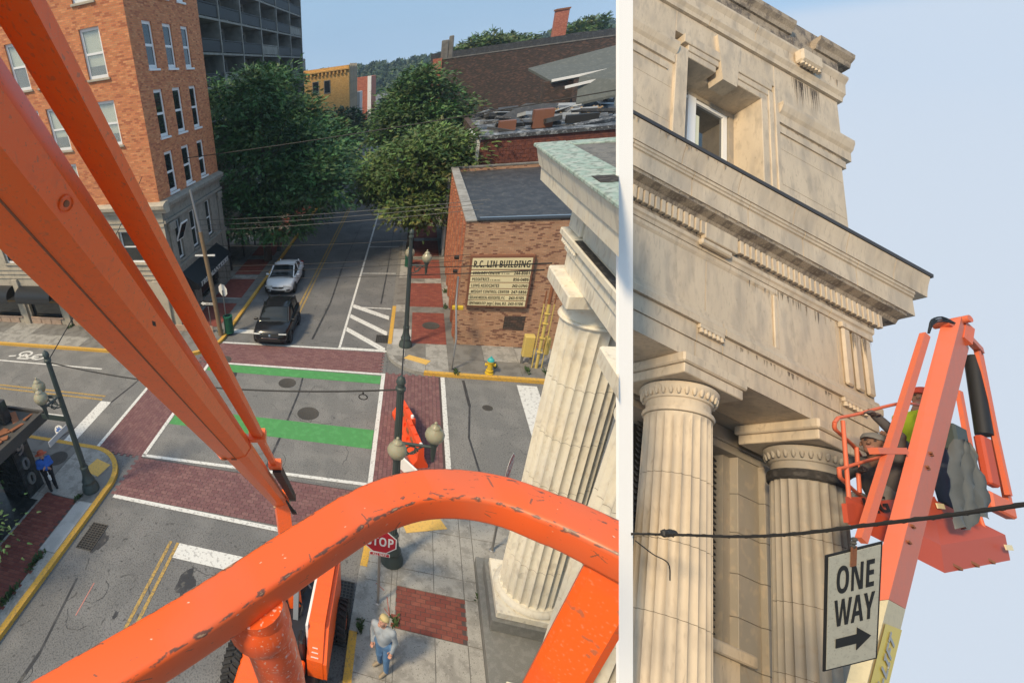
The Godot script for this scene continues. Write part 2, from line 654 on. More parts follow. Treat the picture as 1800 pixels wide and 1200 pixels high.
	M.brick_brown = tri_mat(br2, Vector3(1.0 / 6.2, 1.0 / 4.6, 1.0 / 6.2), 0.92)
	var br3 := brick_tex(40, 80, [Color(0.06, 0.04, 0.034), Color(0.072, 0.046, 0.038), Color(0.05, 0.036, 0.031), Color(0.042, 0.034, 0.031), Color(0.115, 0.065, 0.05)], Color(0.10, 0.085, 0.075), 7)
	M.brick_dark = tri_mat(br3, Vector3(1.0 / 8.0, 1.0 / 6.0, 1.0 / 8.0), 0.94)
	M.brick_red = tri_mat(brick_tex(40, 80, [Color(0.42, 0.13, 0.08), Color(0.36, 0.10, 0.06), Color(0.47, 0.16, 0.1)], Color(0.3, 0.16, 0.12), 8), Vector3(1.0 / 8.0, 1.0 / 6.0, 1.0 / 8.0), 0.9)
	M.brick_side = tri_mat(brick_tex(40, 80, [Color(0.45, 0.17, 0.09), Color(0.40, 0.14, 0.075), Color(0.50, 0.22, 0.12), Color(0.33, 0.12, 0.07)], Color(0.3, 0.18, 0.12), 12), Vector3(1.0 / 7.6, 1.0 / 5.4, 1.0 / 7.6), 0.92)
	M.brick_yellow = tri_mat(brick_tex(40, 80, [Color(0.66, 0.38, 0.12), Color(0.62, 0.34, 0.10), Color(0.70, 0.43, 0.15)], Color(0.55, 0.35, 0.15), 9), Vector3(1.0 / 8.0, 1.0 / 6.0, 1.0 / 8.0), 0.9)
	M.limestone = tri_mat(surf(256, Color(0.44, 0.39, 0.31), [
		[0.012, 4, 0.4, 0.8, Color(0.34, 0.31, 0.25), 0.8],
		[0.05, 3, 0.66, 0.84, Color(0.22, 0.2, 0.165), 0.5]], 81), Vector3(0.4, 0.25, 0.4), 0.85)
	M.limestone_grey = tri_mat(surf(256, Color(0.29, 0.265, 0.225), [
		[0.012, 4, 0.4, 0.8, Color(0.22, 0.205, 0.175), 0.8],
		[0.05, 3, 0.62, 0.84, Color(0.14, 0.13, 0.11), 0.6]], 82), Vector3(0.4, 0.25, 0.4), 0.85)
	M.pink_stone = tri_mat(surf(256, Color(0.42, 0.31, 0.24), [[0.02, 4, 0.4, 0.8, Color(0.33, 0.24, 0.18), 0.7]], 83), Vector3.ONE * 0.6, 0.85)
	M.highrise = tri_mat(surf(256, Color(0.27, 0.258, 0.23), [
		[0.012, 4, 0.4, 0.8, Color(0.20, 0.19, 0.17), 0.8]], 85), Vector3.ONE * 0.3, 0.9)
	M.shingle = tri_mat(surf(256, Color(0.12, 0.04, 0.03), [
		[0.03, 4, 0.4, 0.8, Color(0.2, 0.065, 0.04), 0.8],
		[0.08, 3, 0.6, 0.84, Color(0.07, 0.03, 0.025), 0.7]], 86), Vector3(0.5, 0.5, 0.5), 0.92)
	M.tar = tri_mat(surf(512, Color(0.038, 0.039, 0.042), [
		[0.01, 4, 0.45, 0.8, Color(0.065, 0.066, 0.07), 0.8],
		[0.03, 3, 0.68, 0.84, Color(0.13, 0.125, 0.115), 0.6],
		[0.12, 2, 0.66, 0.84, Color(0.02, 0.02, 0.022), 0.6]], 87), Vector3(0.25, 0.25, 0.25), 0.55)
	M.tar_patchy = tri_mat(surf(512, Color(0.06, 0.062, 0.067), [
		[0.012, 4, 0.5, 0.72, Color(0.30, 0.32, 0.34), 0.85],
		[0.02, 4, 0.6, 0.8, Color(0.03, 0.03, 0.032), 0.8],
		[0.06, 3, 0.66, 0.8, Color(0.42, 0.44, 0.46), 0.7]], 88), Vector3(0.22, 0.22, 0.22), 0.6)
	M.asphalt_shingle = tri_mat(surf(256, Color(0.10, 0.115, 0.115), [
		[0.2, 2, 0.4, 0.8, Color(0.065, 0.075, 0.078), 0.8],
		[0.02, 3, 0.55, 0.8, Color(0.15, 0.165, 0.16), 0.6]], 89), Vector3.ONE * 0.5, 0.9)
	M.metal_sheet = flat(Color(0.42, 0.45, 0.48), 0.45, 0.2)
	M.water = flat(Color(0.20, 0.26, 0.34), 0.12)  # sky reflection is put into the pale blue colour
	# paint and small stuff
	M.white_paint = tri_mat(surf(256, Color(0.66, 0.67, 0.66), [
		[0.05, 4, 0.60, 0.82, Color(0.30, 0.3, 0.3), 0.7],
		[0.2, 2, 0.64, 0.8, Color(0.4, 0.4, 0.4), 0.5]], 91), Vector3.ONE * 0.6, 0.8)
	M.yellow_paint = tri_mat(surf(256, Color(0.62, 0.36, 0.055), [
		[0.05, 4, 0.55, 0.75, Color(0.34, 0.235, 0.09), 0.7],
		[0.15, 2, 0.66, 0.8, Color(0.22, 0.19, 0.13), 0.6]], 92), Vector3.ONE * 0.8, 0.8)
	M.yellow_line = tri_mat(surf(256, Color(0.46, 0.30, 0.08), [
		[0.05, 4, 0.45, 0.7, Color(0.20, 0.16, 0.09), 0.75],
		[0.2, 2, 0.6, 0.75, Color(0.13, 0.12, 0.1), 0.7]], 93), Vector3.ONE * 0.8, 0.85)
	M.tactile = tri_mat(surf(256, Color(0.66, 0.42, 0.11), [[0.04, 4, 0.55, 0.8, Color(0.42, 0.29, 0.12), 0.6]], 94), Vector3.ONE, 0.8)
	M.green_paint = tri_mat(surf(512, Color(0.07, 0.27, 0.085), [
		[0.02, 4, 0.45, 0.8, Color(0.09, 0.33, 0.11), 0.7],
		[0.09, 3, 0.66, 0.8, Color(0.10, 0.16, 0.1), 0.6],
		[0.012, 3, 0.88, 0.96, Color(0.03, 0.14, 0.04), 0.7, true]], 95), Vector3.ONE * 0.3, 0.75)
	var pav := []
	for i in 5:
		var t := i / 4.0
		pav.append(tri_mat(surf(128, Color(0.155, 0.068, 0.075).lerp(Color(0.21, 0.105, 0.105), t), [
			[0.08, 3, 0.5, 0.8, Color(0.11, 0.06, 0.062), 0.6], [0.3, 1, 0.66, 0.8, Color(0.26, 0.19, 0.18), 0.5]], 101 + i), Vector3.ONE * 1.3, 0.88))
	M.pavers = pav
	M.paver_joint = flat(Color(0.075, 0.055, 0.055), 0.95)
	M.paver_field = tri_mat(brick_tex(24, 40, [Color(0.165, 0.072, 0.078), Color(0.19, 0.09, 0.09), Color(0.145, 0.065, 0.072), Color(0.21, 0.11, 0.11)], Color(0.07, 0.05, 0.05), 14), Vector3(1.0 / 5.0, 1.0 / 5.0, 1.0 / 5.0), 0.9)
	var rb := []
	for i in 4:
		rb.append(tri_mat(surf(128, Color(0.17, 0.045, 0.036).lerp(Color(0.225, 0.075, 0.055), i / 3.0), [
			[0.08, 3, 0.5, 0.8, Color(0.13, 0.045, 0.036), 0.6]], 111 + i), Vector3.ONE * 1.3, 0.9))
	M.red_bricks = rb
	M.red_field = tri_mat(brick_tex(20, 40, [Color(0.215, 0.055, 0.04), Color(0.24, 0.07, 0.048), Color(0.19, 0.05, 0.038)], Color(0.13, 0.05, 0.04), 15), Vector3.ONE / 4.2, 0.92)
	M.orange = tri_mat(surf(512, Color(0.93, 0.125, 0.010), [
		[0.01, 3, 0.4, 0.8, Color(0.88, 0.13, 0.015), 0.5],
		[0.3, 1, 0.80, 0.9, Color(0.55, 0.3, 0.2), 0.5],
		[0.05, 3, 0.76, 0.82, Color(0.30, 0.13, 0.07), 0.7],
		[0.014, 3, 0.55, 0.85, Color(0.76, 0.11, 0.02), 0.6]], 121), Vector3.ONE * 1.5, 0.38)
	M.orange.clearcoat_enabled = true
	M.orange.clearcoat = 0.25
	M.orange.clearcoat_roughness = 0.3
	M.orange_faded = tri_mat(surf(256, Color(0.70, 0.155, 0.07), [
		[0.02, 3, 0.4, 0.8, Color(0.62, 0.16, 0.085), 0.6],
		[0.12, 2, 0.78, 0.88, Color(0.35, 0.16, 0.1), 0.5]], 122), Vector3.ONE, 0.5)
	M.orange_plastic = flat(Color(0.80, 0.085, 0.02), 0.5)
	M.basket_red = flat(Color(0.50, 0.075, 0.03), 0.55)
	M.orange_speckled = tri_mat(surf(512, Color(0.82, 0.11, 0.018), [
		[0.02, 3, 0.4, 0.8, Color(0.55, 0.09, 0.03), 0.5],
		[0.06, 2, 0.78, 0.81, Color(0.75, 0.5, 0.42), 0.95],
		[0.13, 2, 0.80, 0.84, Color(0.85, 0.72, 0.62), 0.95]], 123), Vector3.ONE * 3.6, 0.4)
	M.cream = tri_mat(surf(256, Color(0.62, 0.53, 0.33), [[0.03, 3, 0.5, 0.8, Color(0.5, 0.43, 0.27), 0.6]], 124), Vector3.ONE * 1.5, 0.5)
	M.decal_yellow = flat(Color(0.75, 0.58, 0.10), 0.5)
	M.black = flat(Color(0.012, 0.012, 0.013), 0.55)
	M.rubber = tri_mat(surf(128, Color(0.02, 0.02, 0.021), [[0.06, 3, 0.5, 0.8, Color(0.055, 0.052, 0.05), 0.6]], 125), Vector3.ONE * 3, 0.85)
	M.hood_black = flat(Color(0.018, 0.021, 0.026), 0.4)
	M.steel = flat(Color(0.32, 0.32, 0.32), 0.45, 0.7)
	M.iron = tri_mat(surf(128, Color(0.06, 0.058, 0.055), [[0.08, 3, 0.5, 0.8, Color(0.10, 0.085, 0.07), 0.7]], 126), Vector3.ONE * 2, 0.8)
	M.lamp_green = flat(Color(0.045, 0.062, 0.06), 0.5)
	M.globe = flat(Color(0.33, 0.31, 0.22), 0.25)
	M.globe.subsurf_scatter_enabled = true
	M.globe.subsurf_scatter_strength = 0.3
	M.wood_pole = tri_mat(surf(256, Color(0.21, 0.145, 0.085), [
		[0.06, 4, 0.5, 0.8, Color(0.13, 0.09, 0.055), 0.8]], 127), Vector3(3.0, 0.25, 3.0), 0.9)
	M.bin_green = flat(Color(0.012, 0.10, 0.06), 0.5)
	M.hydrant = flat(Color(0.62, 0.43, 0.03), 0.5)
	M.teal = flat(Color(0.05, 0.42, 0.42), 0.5)
	M.pipe_yellow = tri_mat(surf(128, Color(0.60, 0.45, 0.12), [[0.08, 3, 0.55, 0.8, Color(0.42, 0.36, 0.2), 0.7]], 128), Vector3.ONE * 2, 0.6)
	M.rust = tri_mat(surf(128, Color(0.26, 0.10, 0.045), [[0.08, 3, 0.5, 0.8, Color(0.15, 0.06, 0.035), 0.7]], 129), Vector3.ONE * 3, 0.85)
	M.sign_red = flat(Color(0.42, 0.012, 0.025), 0.35)
	M.sign_white = flat(Color(0.72, 0.72, 0.70), 0.4)
	M.sign_cream = flat(Color(0.74, 0.66, 0.42), 0.5)
	M.sign_face = tri_mat(surf(256, Color(0.50, 0.49, 0.41), [[0.03, 3, 0.5, 0.8, Color(0.42, 0.41, 0.34), 0.6], [0.1, 3, 0.76, 0.86, Color(0.22, 0.18, 0.13), 0.5]], 131), Vector3.ONE * 1.6, 0.45)
	M.sign_brown = flat(Color(0.20, 0.085, 0.05), 0.6)
	M.blue = flat(Color(0.03, 0.12, 0.42), 0.5)
	M.white = flat(Color(0.8, 0.8, 0.79), 0.6)
	M.divider_white = flat(Color(0.93, 0.93, 0.93), 0.9)
	M.frame_white = flat(Color(0.78, 0.79, 0.79), 0.5)
	M.frame_grey = flat(Color(0.40, 0.42, 0.41), 0.5)
	M.glass = flat(Color(0.018, 0.022, 0.024), 0.04)
	M.glass.metallic_specular = 0.8
	M.glass_clear = flat(Color(0.6, 0.68, 0.68), 0.03)
	M.glass_clear.transparency = BaseMaterial3D.TRANSPARENCY_ALPHA
	M.glass_clear.albedo_color.a = 0.22
	M.blind = flat(Color(0.62, 0.64, 0.50), 0.8)
	M.room = flat(Color(0.03, 0.03, 0.03), 0.95)
	M.awning = flat(Color(0.014, 0.015, 0.017), 0.45)
	M.letter_white = flat(Color(0.7, 0.7, 0.68), 0.5)
	M.letter_gold = flat(Color(0.55, 0.42, 0.12), 0.4)
	M.letter_grey = flat(Color(0.30, 0.31, 0.31), 0.35, 0.5)
	M.letter_black = flat(Color(0.015, 0.014, 0.013), 0.6)
	M.bark = tri_mat(surf(256, Color(0.10, 0.078, 0.056), [[0.05, 4, 0.5, 0.8, Color(0.055, 0.043, 0.033), 0.8]], 133), Vector3(2.0, 0.5, 2.0), 0.95)
	M.leaf = StandardMaterial3D.new()
	M.leaf.vertex_color_use_as_albedo = true
	M.leaf.roughness = 0.6
	M.leaf.cull_mode = BaseMaterial3D.CULL_DISABLED
	M.leaf.backlight_enabled = true
	M.leaf.backlight = Color(0.16, 0.26, 0.07)
	M.weed = flat(Color(0.045, 0.085, 0.025), 0.8)
	M.car_grey = flat(Color(0.012, 0.013, 0.016), 0.18, 0.0)
	M.car_white = flat(Color(0.66, 0.70, 0.74), 0.3)
	M.car_white.clearcoat_enabled = true
	M.car_glass = flat(Color(0.012, 0.016, 0.018), 0.03)
	M.car_trim = flat(Color(0.02, 0.02, 0.021), 0.6)
	M.chrome = flat(Color(0.55, 0.55, 0.56), 0.2, 1.0)
	M.lens = flat(Color(0.6, 0.62, 0.62), 0.1)
	M.lens_red = flat(Color(0.35, 0.01, 0.01), 0.15)
	M.tarp = flat(Color(0.10, 0.105, 0.10), 0.4)
	M.wire = flat(Color(0.02, 0.019, 0.018), 0.6)
	M.wire_grey = flat(Color(0.10, 0.10, 0.10), 0.5)
	M.skin_vc = StandardMaterial3D.new()
	M.skin_vc.vertex_color_use_as_albedo = true
	M.skin_vc.roughness = 0.8
	M.wood = tri_mat(surf(128, Color(0.36, 0.26, 0.16), [[0.06, 4, 0.5, 0.8, Color(0.22, 0.155, 0.09), 0.8]], 134), Vector3(3.0, 0.6, 3.0), 0.9)

# ---------------------------------------------------------------- ground, roads, pavements
func sheet(called: String, poly: PackedVector2Array, y: float, m: Material, parent: Node) -> MeshInstance3D:
	var st := ns()
	var idx := Geometry2D.triangulate_polygon(poly)
	for i in range(0, idx.size(), 3):
		var a := poly[idx[i]]
		var b := poly[idx[i + 1]]
		var c := poly[idx[i + 2]]
		if (b - a).cross(c - a) < 0:
			var t := b
			b = c
			c = t
		tri(st, Vector3(a.x, y, a.y), Vector3(b.x, y, b.y), Vector3(c.x, y, c.y))
	return put(called, st, m, parent)

func arc(c: Vector2, r: float, a0: float, a1: float, n := 10) -> Array:
	var o := []
	for i in n + 1:
		var t := deg_to_rad(lerpf(a0, a1, float(i) / n))
		o.append(c + Vector2(cos(t), sin(t)) * r)
	return o

func pavement(called: String, curb_line: Array, far_pts: Array, xs: Array, zs: Array, holes: Array, mats: Array, curb_mats: Array, base_m: Material) -> Node3D:
	var root := structure(called)
	var poly := PackedVector2Array(curb_line + far_pts)
	var inner := PackedVector2Array()
	var nrm := []
	# curb: stones along the line, 0.16 wide
	var inn := []
	for i in curb_line.size():
		var d: Vector2 = (curb_line[mini(i + 1, curb_line.size() - 1)] - curb_line[maxi(i - 1, 0)]).normalized()
		var nn := Vector2(-d.y, d.x)
		if not Geometry2D.is_point_in_polygon(curb_line[i] + nn * 0.05 - (d * 0.0), poly):
			if Geometry2D.is_point_in_polygon(curb_line[i] - nn * 0.05, poly):
				nn = -nn
		inn.append(curb_line[i] + nn * 0.17)
	for i in range(1, inn.size() - 1):
		# keep the side consistent with the neighbours
		var d1: Vector2 = inn[i] - curb_line[i]
		var d0: Vector2 = inn[i - 1] - curb_line[i - 1]
		if d1.dot(d0) < 0:
			inn[i] = curb_line[i] - d1
	var acc := 0.0
	for i in curb_line.size() - 1:
		var a: Vector2 = curb_line[i]
		var b: Vector2 = curb_line[i + 1]
		var ai: Vector2 = inn[i]
		var bi: Vector2 = inn[i + 1]
		var n := maxi(1, int(a.distance_to(b) / 2.2))
		for k in n:
			var t0 := float(k) / n + (0.004 / a.distance_to(b) if k > 0 else 0.0)
			var t1 := float(k + 1) / n - 0.004 / a.distance_to(b)
			var st := ns()
			var q := PackedVector2Array([a.lerp(b, t0), a.lerp(b, t1), ai.lerp(bi, t1), ai.lerp(bi, t0)])
			slab(st, q, -0.05, 0.135 + rng.randf_range(-0.004, 0.004))
			put("curb_stone", st, curb_mats[mini(i, curb_mats.size() - 1)], root)
	inner = PackedVector2Array(inn + far_pts)
	var st0 := ns()
	slab(st0, inner, -0.05, 0.112)
	put("pavement_base", st0, base_m, root)
	for i in xs.size() - 1:
		for j in zs.size() - 1:
			var g := 0.008
			var rc := rect(xs[i] + g, zs[j] + g, xs[i + 1] - g, zs[j + 1] - g)
			var pcs := [rc]
			for h in holes:
				var nx := []
				for p in pcs:
					for q in Geometry2D.clip_polygons(p, h):
						if not Geometry2D.is_polygon_clockwise(q):
							nx.append(q)
				pcs = nx
			for p in pcs:
				for q in Geometry2D.intersect_polygons(p, inner):
					if q.size() < 3:
						continue
					var st := ns()
					slab(st, q, 0.10, 0.126 + rng.randf_range(-0.003, 0.003))
					put("slab", st, mats[rng.randi() % mats.size()], root)
	return root

# bricks laid in running bond; each one a piece while the count lasts, the rest joined
func brick_panel(root: Node, area: PackedVector2Array, bw: float, bd: float, top: float, mats: Array, joint: Material, along_x := true, most := 300, bed := true) -> void:
	var mn := area[0]
	var mx := area[0]
	for p in area:
		mn = mn.min(p)
		mx = mx.max(p)
	if bed:
		sheet("bed", area, top - 0.008, joint, root)
	var meshes := []
	var st := ns()
	var hw := bw / 2 - 0.005
	var hd := bd / 2 - 0.005
	cbx(st, Vector3(-hw, -0.03, -hd), Vector3(hw, 0.0, hd), 0.004)
	st.generate_normals()
	var bm: ArrayMesh = st.commit()
	var rest := {}
	var count := 0
	var rows := int(ceil((mx.y - mn.y) / bd)) if along_x else int(ceil((mx.x - mn.x) / bd))
	var colsn := int(ceil((mx.x - mn.x) / bw)) + 1 if along_x else int(ceil((mx.y - mn.y) / bw)) + 1
	var list := []
	for j in rows:
		for i in colsn:
			var c: Vector2
			if along_x:
				c = Vector2(mn.x + (i + (0.5 if j % 2 else 0.0)) * bw, mx.y - (j + 0.5) * bd)
			else:
				c = Vector2(mn.x + (j + 0.5) * bd, mx.y - (i + (0.5 if j % 2 else 0.0)) * bw)
			if Geometry2D.is_point_in_polygon(c, area):
				list.append(c)
	for c in list:
		var mi: int = rng.randi() % mats.size()
		var b := Basis() if along_x else Basis(Vector3.UP, PI / 2)
		var xf := Transform3D(b.rotated(Vector3.UP, rng.randf_range(-0.012, 0.012)), Vector3(c.x, top + rng.randf_range(-0.003, 0.003), c.y))
		if count < most:
			put_mesh("brick", bm, mats[mi], root, xf)
			count += 1
		else:
			if not rest.has(mi):
				rest[mi] = ns()
				rest[mi].begin(Mesh.PRIMITIVE_TRIANGLES)
			rest[mi].append_from(bm, 0, xf)
	for mi in rest:
		var o := put_mesh("bricks_beyond", rest[mi].commit(), mats[mi], root)
		o.set_meta("kind", "stuff")

func line_sheet(called: String, a: Vector2, b: Vector2, w: float, y: float, m: Material, parent: Node) -> void:
	var d := (b - a).normalized()
	var n := Vector2(-d.y, d.x) * w / 2
	sheet(called, PackedVector2Array([a + n, b + n, b - n, a - n]), y, m, parent)

func manhole(root: Node, c: Vector2, r: float, y: float) -> void:
	var o := thing("manhole_cover", "", "manhole cover", Vector3(c.x, y, c.y), 0.3, "iron covers set in the road")
	var st := ns(true)
	lathe(st, [Vector2(r, 0.0), Vector2(r, 0.008), Vector2(r * 0.9, 0.009), Vector2(r * 0.88, 0.004), Vector2(0, 0.004)], 28)
	put("ring", st, M.iron, o)
	var s2 := ns()
	for k in 9:
		for q in 9:
			var p := Vector2((k - 4) * r * 0.19, (q - 4) * r * 0.19)
			if p.length() < r * 0.8:
				bx(s2, Vector3(p.x - r * 0.06, 0.003, p.y - r * 0.06), Vector3(p.x + r * 0.06, 0.010, p.y + r * 0.06))
	put("tread_plate", s2, M.iron, o)
	o.set_meta("label", root.get_meta("next_label"))

func grate(label: String, mn: Vector2, mx: Vector2, nx: int, nz: int, y: float) -> void:
	var o := thing("storm_drain_grate", label, "drain", Vector3(mn.x, y, mn.y), 0.0, "iron storm drain grates at the curbs")
	var w := mx.x - mn.x
	var h := mx.y - mn.y
	part("pit", Vector3(0, 0.001, 0), Vector3(w, 0.003, h), M.black, o)
	for i in nx + 1:
		part("bar", Vector3(w * i / nx - 0.012, 0.003, 0), Vector3(w * i / nx + 0.012, 0.022, h), M.iron, o)
	for j in nz + 1:
		part("bar", Vector3(0, 0.003, h * j / nz - 0.012), Vector3(w, 0.020, h * j / nz + 0.012), M.iron, o)

func build_ground() -> void:
	var g := structure("ground")
	sheet("earth", rect(-700, -900, 400, 120), -0.02, M.asphalt_dark, g)
	var road := structure("road")
	sheet("cross_street", rect(-90, -17.65, 40, -11.0), 0.0, M.asphalt, road)
	sheet("main_street_beyond", rect(-8.6, -150, -0.7, -17.65), 0.0, M.asphalt_dark, road)
	sheet("main_street_near", rect(-8.8, -11.0, -0.7, 40), 0.0, M.asphalt_dark, road)
	# crosswalks of purple pavers
	var y := 0.012
	var cw := structure("brick_crosswalk")
	brick_panel(cw, rect(-8.55, -10.9, -0.95, -9.12), 0.215, 0.125, y, M.pavers, M.paver_joint, true, 300)
	var cw2 := structure("brick_crosswalk")
	brick_panel(cw2, PackedVector2Array([Vector2(-10.35, -17.5), Vector2(-8.5, -17.5), Vector2(-8.5, -10.95), Vector2(-10.35, -10.95)]), 0.215, 0.125, y, M.pavers, M.paver_joint, false, 0)
	var cw3 := structure("brick_crosswalk")
	brick_panel(cw3, rect(-9.0, -19.3, -0.9, -17.55), 0.215, 0.125, y, M.pavers, M.paver_joint, true, 0)
	var cw4 := structure("brick_crosswalk")
	brick_panel(cw4, rect(-0.72, -17.6, 1.34, -10.9), 0.215, 0.125, y, M.pavers, M.paver_joint, false, 0)
	# white lines around and inside the crossing
	var p := 0.016
	var W: Material = M.white_paint
	for l in [[-8.5, -19.38, -0.75, -19.41, 0.13], [-8.42, -17.46, -0.72, -17.5, 0.13], [-8.5, -11.0, -0.72, -11.22, 0.13], [-8.5, -9.05, -0.9, -8.95, 0.14],
		[-10.42, -17.55, -10.42, -11.0, 0.14], [-8.44, -17.42, -8.44, -11.0, 0.14], [-0.79, -17.45, -0.79, -11.2, 0.14], [1.42, -17.6, 1.42, -11.0, 0.15]]:
		line_sheet("crosswalk_line", Vector2(l[0], l[1]), Vector2(l[2], l[3]), l[4], p, W, road)
	# green bicycle bands
	for b in [[-17.38, -16.78], [-13.85, -12.85]]:
		sheet("green_bicycle_band", rect(-8.34, b[0], -0.88, b[1]), 0.007, M.green_paint, road)
	# stop bars and lane lines
	sheet("stop_bar", rect(-5.63, -7.9, -1.2, -7.42), 0.008, W, road)
	sheet("stop_bar", rect(-12.0, -13.75, -11.5, -11.0), 0.008, W, road)
	sheet("stop_bar", rect(3.95, -17.45, 4.6, -14.3), 0.008, W, road)
	sheet("stop_bar", rect(-8.35, -20.85, -5.95, -20.45), 0.008, W, road)
	for x in [-5.9, -5.68]:
		line_sheet("yellow_centre_line", Vector2(x, -7.9), Vector2(x, 30), 0.09, 0.008, M.yellow_line, road)
	for x in [-5.78, -5.58]:
		line_sheet("yellow_centre_line", Vector2(x + 0.15, -20.5), Vector2(x + 0.15, -95), 0.1, 0.008, M.yellow_line, road)
	for z in [-14.1, -13.85]:
		line_sheet("yellow_centre_line", Vector2(-12.0, z), Vector2(-60, z), 0.1, 0.008, M.yellow_line, road)
	line_sheet("lane_line", Vector2(-2.83, -19.5), Vector2(-2.78, -70), 0.11, 0.008, W, road)
	line_sheet("lane_line", Vector2(-13.5, -16.15), Vector2(-60, -16.15), 0.1, 0.008, W, road)
	line_sheet("lane_line", Vector2(-13.0, -12.5), Vector2(-16.5, -12.5), 0.1, 0.008, W, road)
	line_sheet("lane_line", Vector2(-1.05, -19.5), Vector2(-2.75, -19.52), 0.11, 0.0085, W, road)
	for z in [[-21.2, -19.6], [-22.7, -21.2], [-23.95, -22.9]]:
		sheet("hatch_stripe", PackedVector2Array([Vector2(-2.75, z[0]), Vector2(-2.75, z[0] - 0.42), Vector2(-0.85, z[1] - 0.1), Vector2(-0.85, z[1] + 0.32)]), 0.0085, W, road)
	line_sheet("lane_line", Vector2(-2.75, -24.0), Vector2(-0.8, -23.9), 0.1, 0.0095, W, road)
	for z in [-29.0, -34.2, -40.0, -46.5]:
		line_sheet("parking_line", Vector2(-2.75, z), Vector2(-0.8, z), 0.09, 0.008, W, road)
	# dark repair seams in the asphalt
	for s in [[[-12.3, -11.1], [-11.6, -13.2], [-11.2, -15.2], [-10.9, -17.4]], [[2.15, -17.5], [2.25, -15.8], [2.1, -14.0], [2.3, -12.2]], [[-4.0, -17.3], [-3.9, -15.6], [-3.95, -13.4], [-4.05, -11.3]], [[-4.2, -20.2], [-4.0, -24.5], [-4.1, -30.0], [-3.9, -40.0]], [[-1.35, -24.5], [-1.3, -30.0], [-1.35, -45.0]], [[-7.9, -6.2], [-7.6, -4.3], [-7.7, -2.0]]]:
		for i in s.size() - 1:
			line_sheet("tar_seam", Vector2(s[i][0], s[i][1]), Vector2(s[i + 1][0], s[i + 1][1]), rng.randf_range(0.05, 0.1), 0.005, M.tar, road)
	line_sheet("pink_survey_mark", Vector2(-7.35, -6.2), Vector2(-7.3, -5.3), 0.03, 0.006, flat(Color(0.45, 0.2, 0.17)), road)
	# cracks wandering through the asphalt
	for k in 34:
		if k % 2 == 1:
			continue
		var pp := Vector2(rng.randf_range(-8.0, -1.2), rng.randf_range(-17.0, -11.4)) if k < 12 else (Vector2(rng.randf_range(-8.4, -2.6), rng.randf_range(-8.6, -3.0)) if k < 24 else Vector2(rng.randf_range(-22.0, -11.0), rng.randf_range(-16.0, -11.6)))
		var dr := rng.randf() * TAU
		var st2 := ns()
		for s in rng.randi_range(5, 14):
			var q := pp + Vector2(cos(dr), sin(dr)) * rng.randf_range(0.08, 0.22)
			var n2 := Vector2(-sin(dr), cos(dr)) * rng.randf_range(0.003, 0.008)
			quad(st2, Vector3(pp.x + n2.x, 0.0055, pp.y + n2.y), Vector3(q.x + n2.x, 0.0055, q.y + n2.y), Vector3(q.x - n2.x, 0.0055, q.y - n2.y), Vector3(pp.x - n2.x, 0.0055, pp.y - n2.y))
			pp = q
			dr += rng.randf_range(-0.9, 0.9)
		put("crack", st2, M.tar, road)
	# oil stains and old patches with ragged outlines
	for k in 26:
		var c0 := Vector2(rng.randf_range(-8.0, -1.4), rng.randf_range(-17.0, -3.0)) if k < 14 else Vector2(rng.randf_range(-7.8, -1.4), rng.randf_range(-45.0, -20.5))
		if absf(c0.y + 10.0) < 1.1:
			continue
		var rr = rng.randf_range(0.05, 0.3)
		var pg := PackedVector2Array()
		for s in 16:
			var t := TAU * s / 16.0
			pg.append(c0 + Vector2(cos(t) * rr * 0.8, sin(t) * rr * 1.5) * rng.randf_range(0.6, 1.15))
		sheet("stain", pg, 0.0045, M.asphalt_dark if k % 3 else M.tar, road)
	# bicycle symbol
	for c in [[-18.75, -16.95], [-17.75, -16.75]]:
		var st := ns()
		for k in 24:
			var t0 := TAU * k / 24
			var t1 := TAU * (k + 1) / 24
			var cc := Vector3(c[0], 0.008, c[1])
			quad(st, cc + Vector3(cos(t0) * 0.42, 0, sin(t0) * 0.3), cc + Vector3(cos(t1) * 0.42, 0, sin(t1) * 0.3), cc + Vector3(cos(t1) * 0.28, 0, sin(t1) * 0.18), cc + Vector3(cos(t0) * 0.28, 0, sin(t0) * 0.18))
		put("bicycle_symbol_wheel", st, W, road)
	for l in [[-18.75, -16.95, -18.3, -16.55], [-18.3, -16.55, -17.75, -16.75], [-18.75, -16.95, -18.9, -16.45], [-18.9, -16.45, -18.2, -16.5], [-19.6, -16.6, -19.2, -16.7]]:
		line_sheet("bicycle_symbol_bar", Vector2(l[0], l[1]), Vector2(l[2], l[3]), 0.12, 0.009, W, road)
	# pavements
	var YP: Material = M.yellow_paint
	var CC: Material = M.concrete_dark
	var sw_curb := [Vector2(-8.75, 20), Vector2(-8.75, -8.55)]
	sw_curb.append_array(arc(Vector2(-10.45, -9.3), 1.7, 5, -85, 10))
	sw_curb.append_array([Vector2(-12.0, -11.02), Vector2(-40, -11.2)])
	var sw_brick := PackedVector2Array([Vector2(-10.75, 8), Vector2(-10.75, -8.62), Vector2(-9.5, -8.52), Vector2(-9.5, -6.62), Vector2(-9.25, -6.62), Vector2(-9.25, 8)])
	if Geometry2D.is_polygon_clockwise(sw_brick):
		sw_brick.reverse()
	var pv := pavement("pavement", sw_curb, [Vector2(-40, 20)], [-40, -20, -16, -13.4, -11.0, -9.5, -8.4], [-12, -10.2, -8.55, -6.65, -4.5, -2.5, 0, 4, 20], [sw_brick, rect(-9.48, -8.5, -8.93, -6.65)], [M.concrete, M.concrete_dark, M.concrete], [YP], CC)
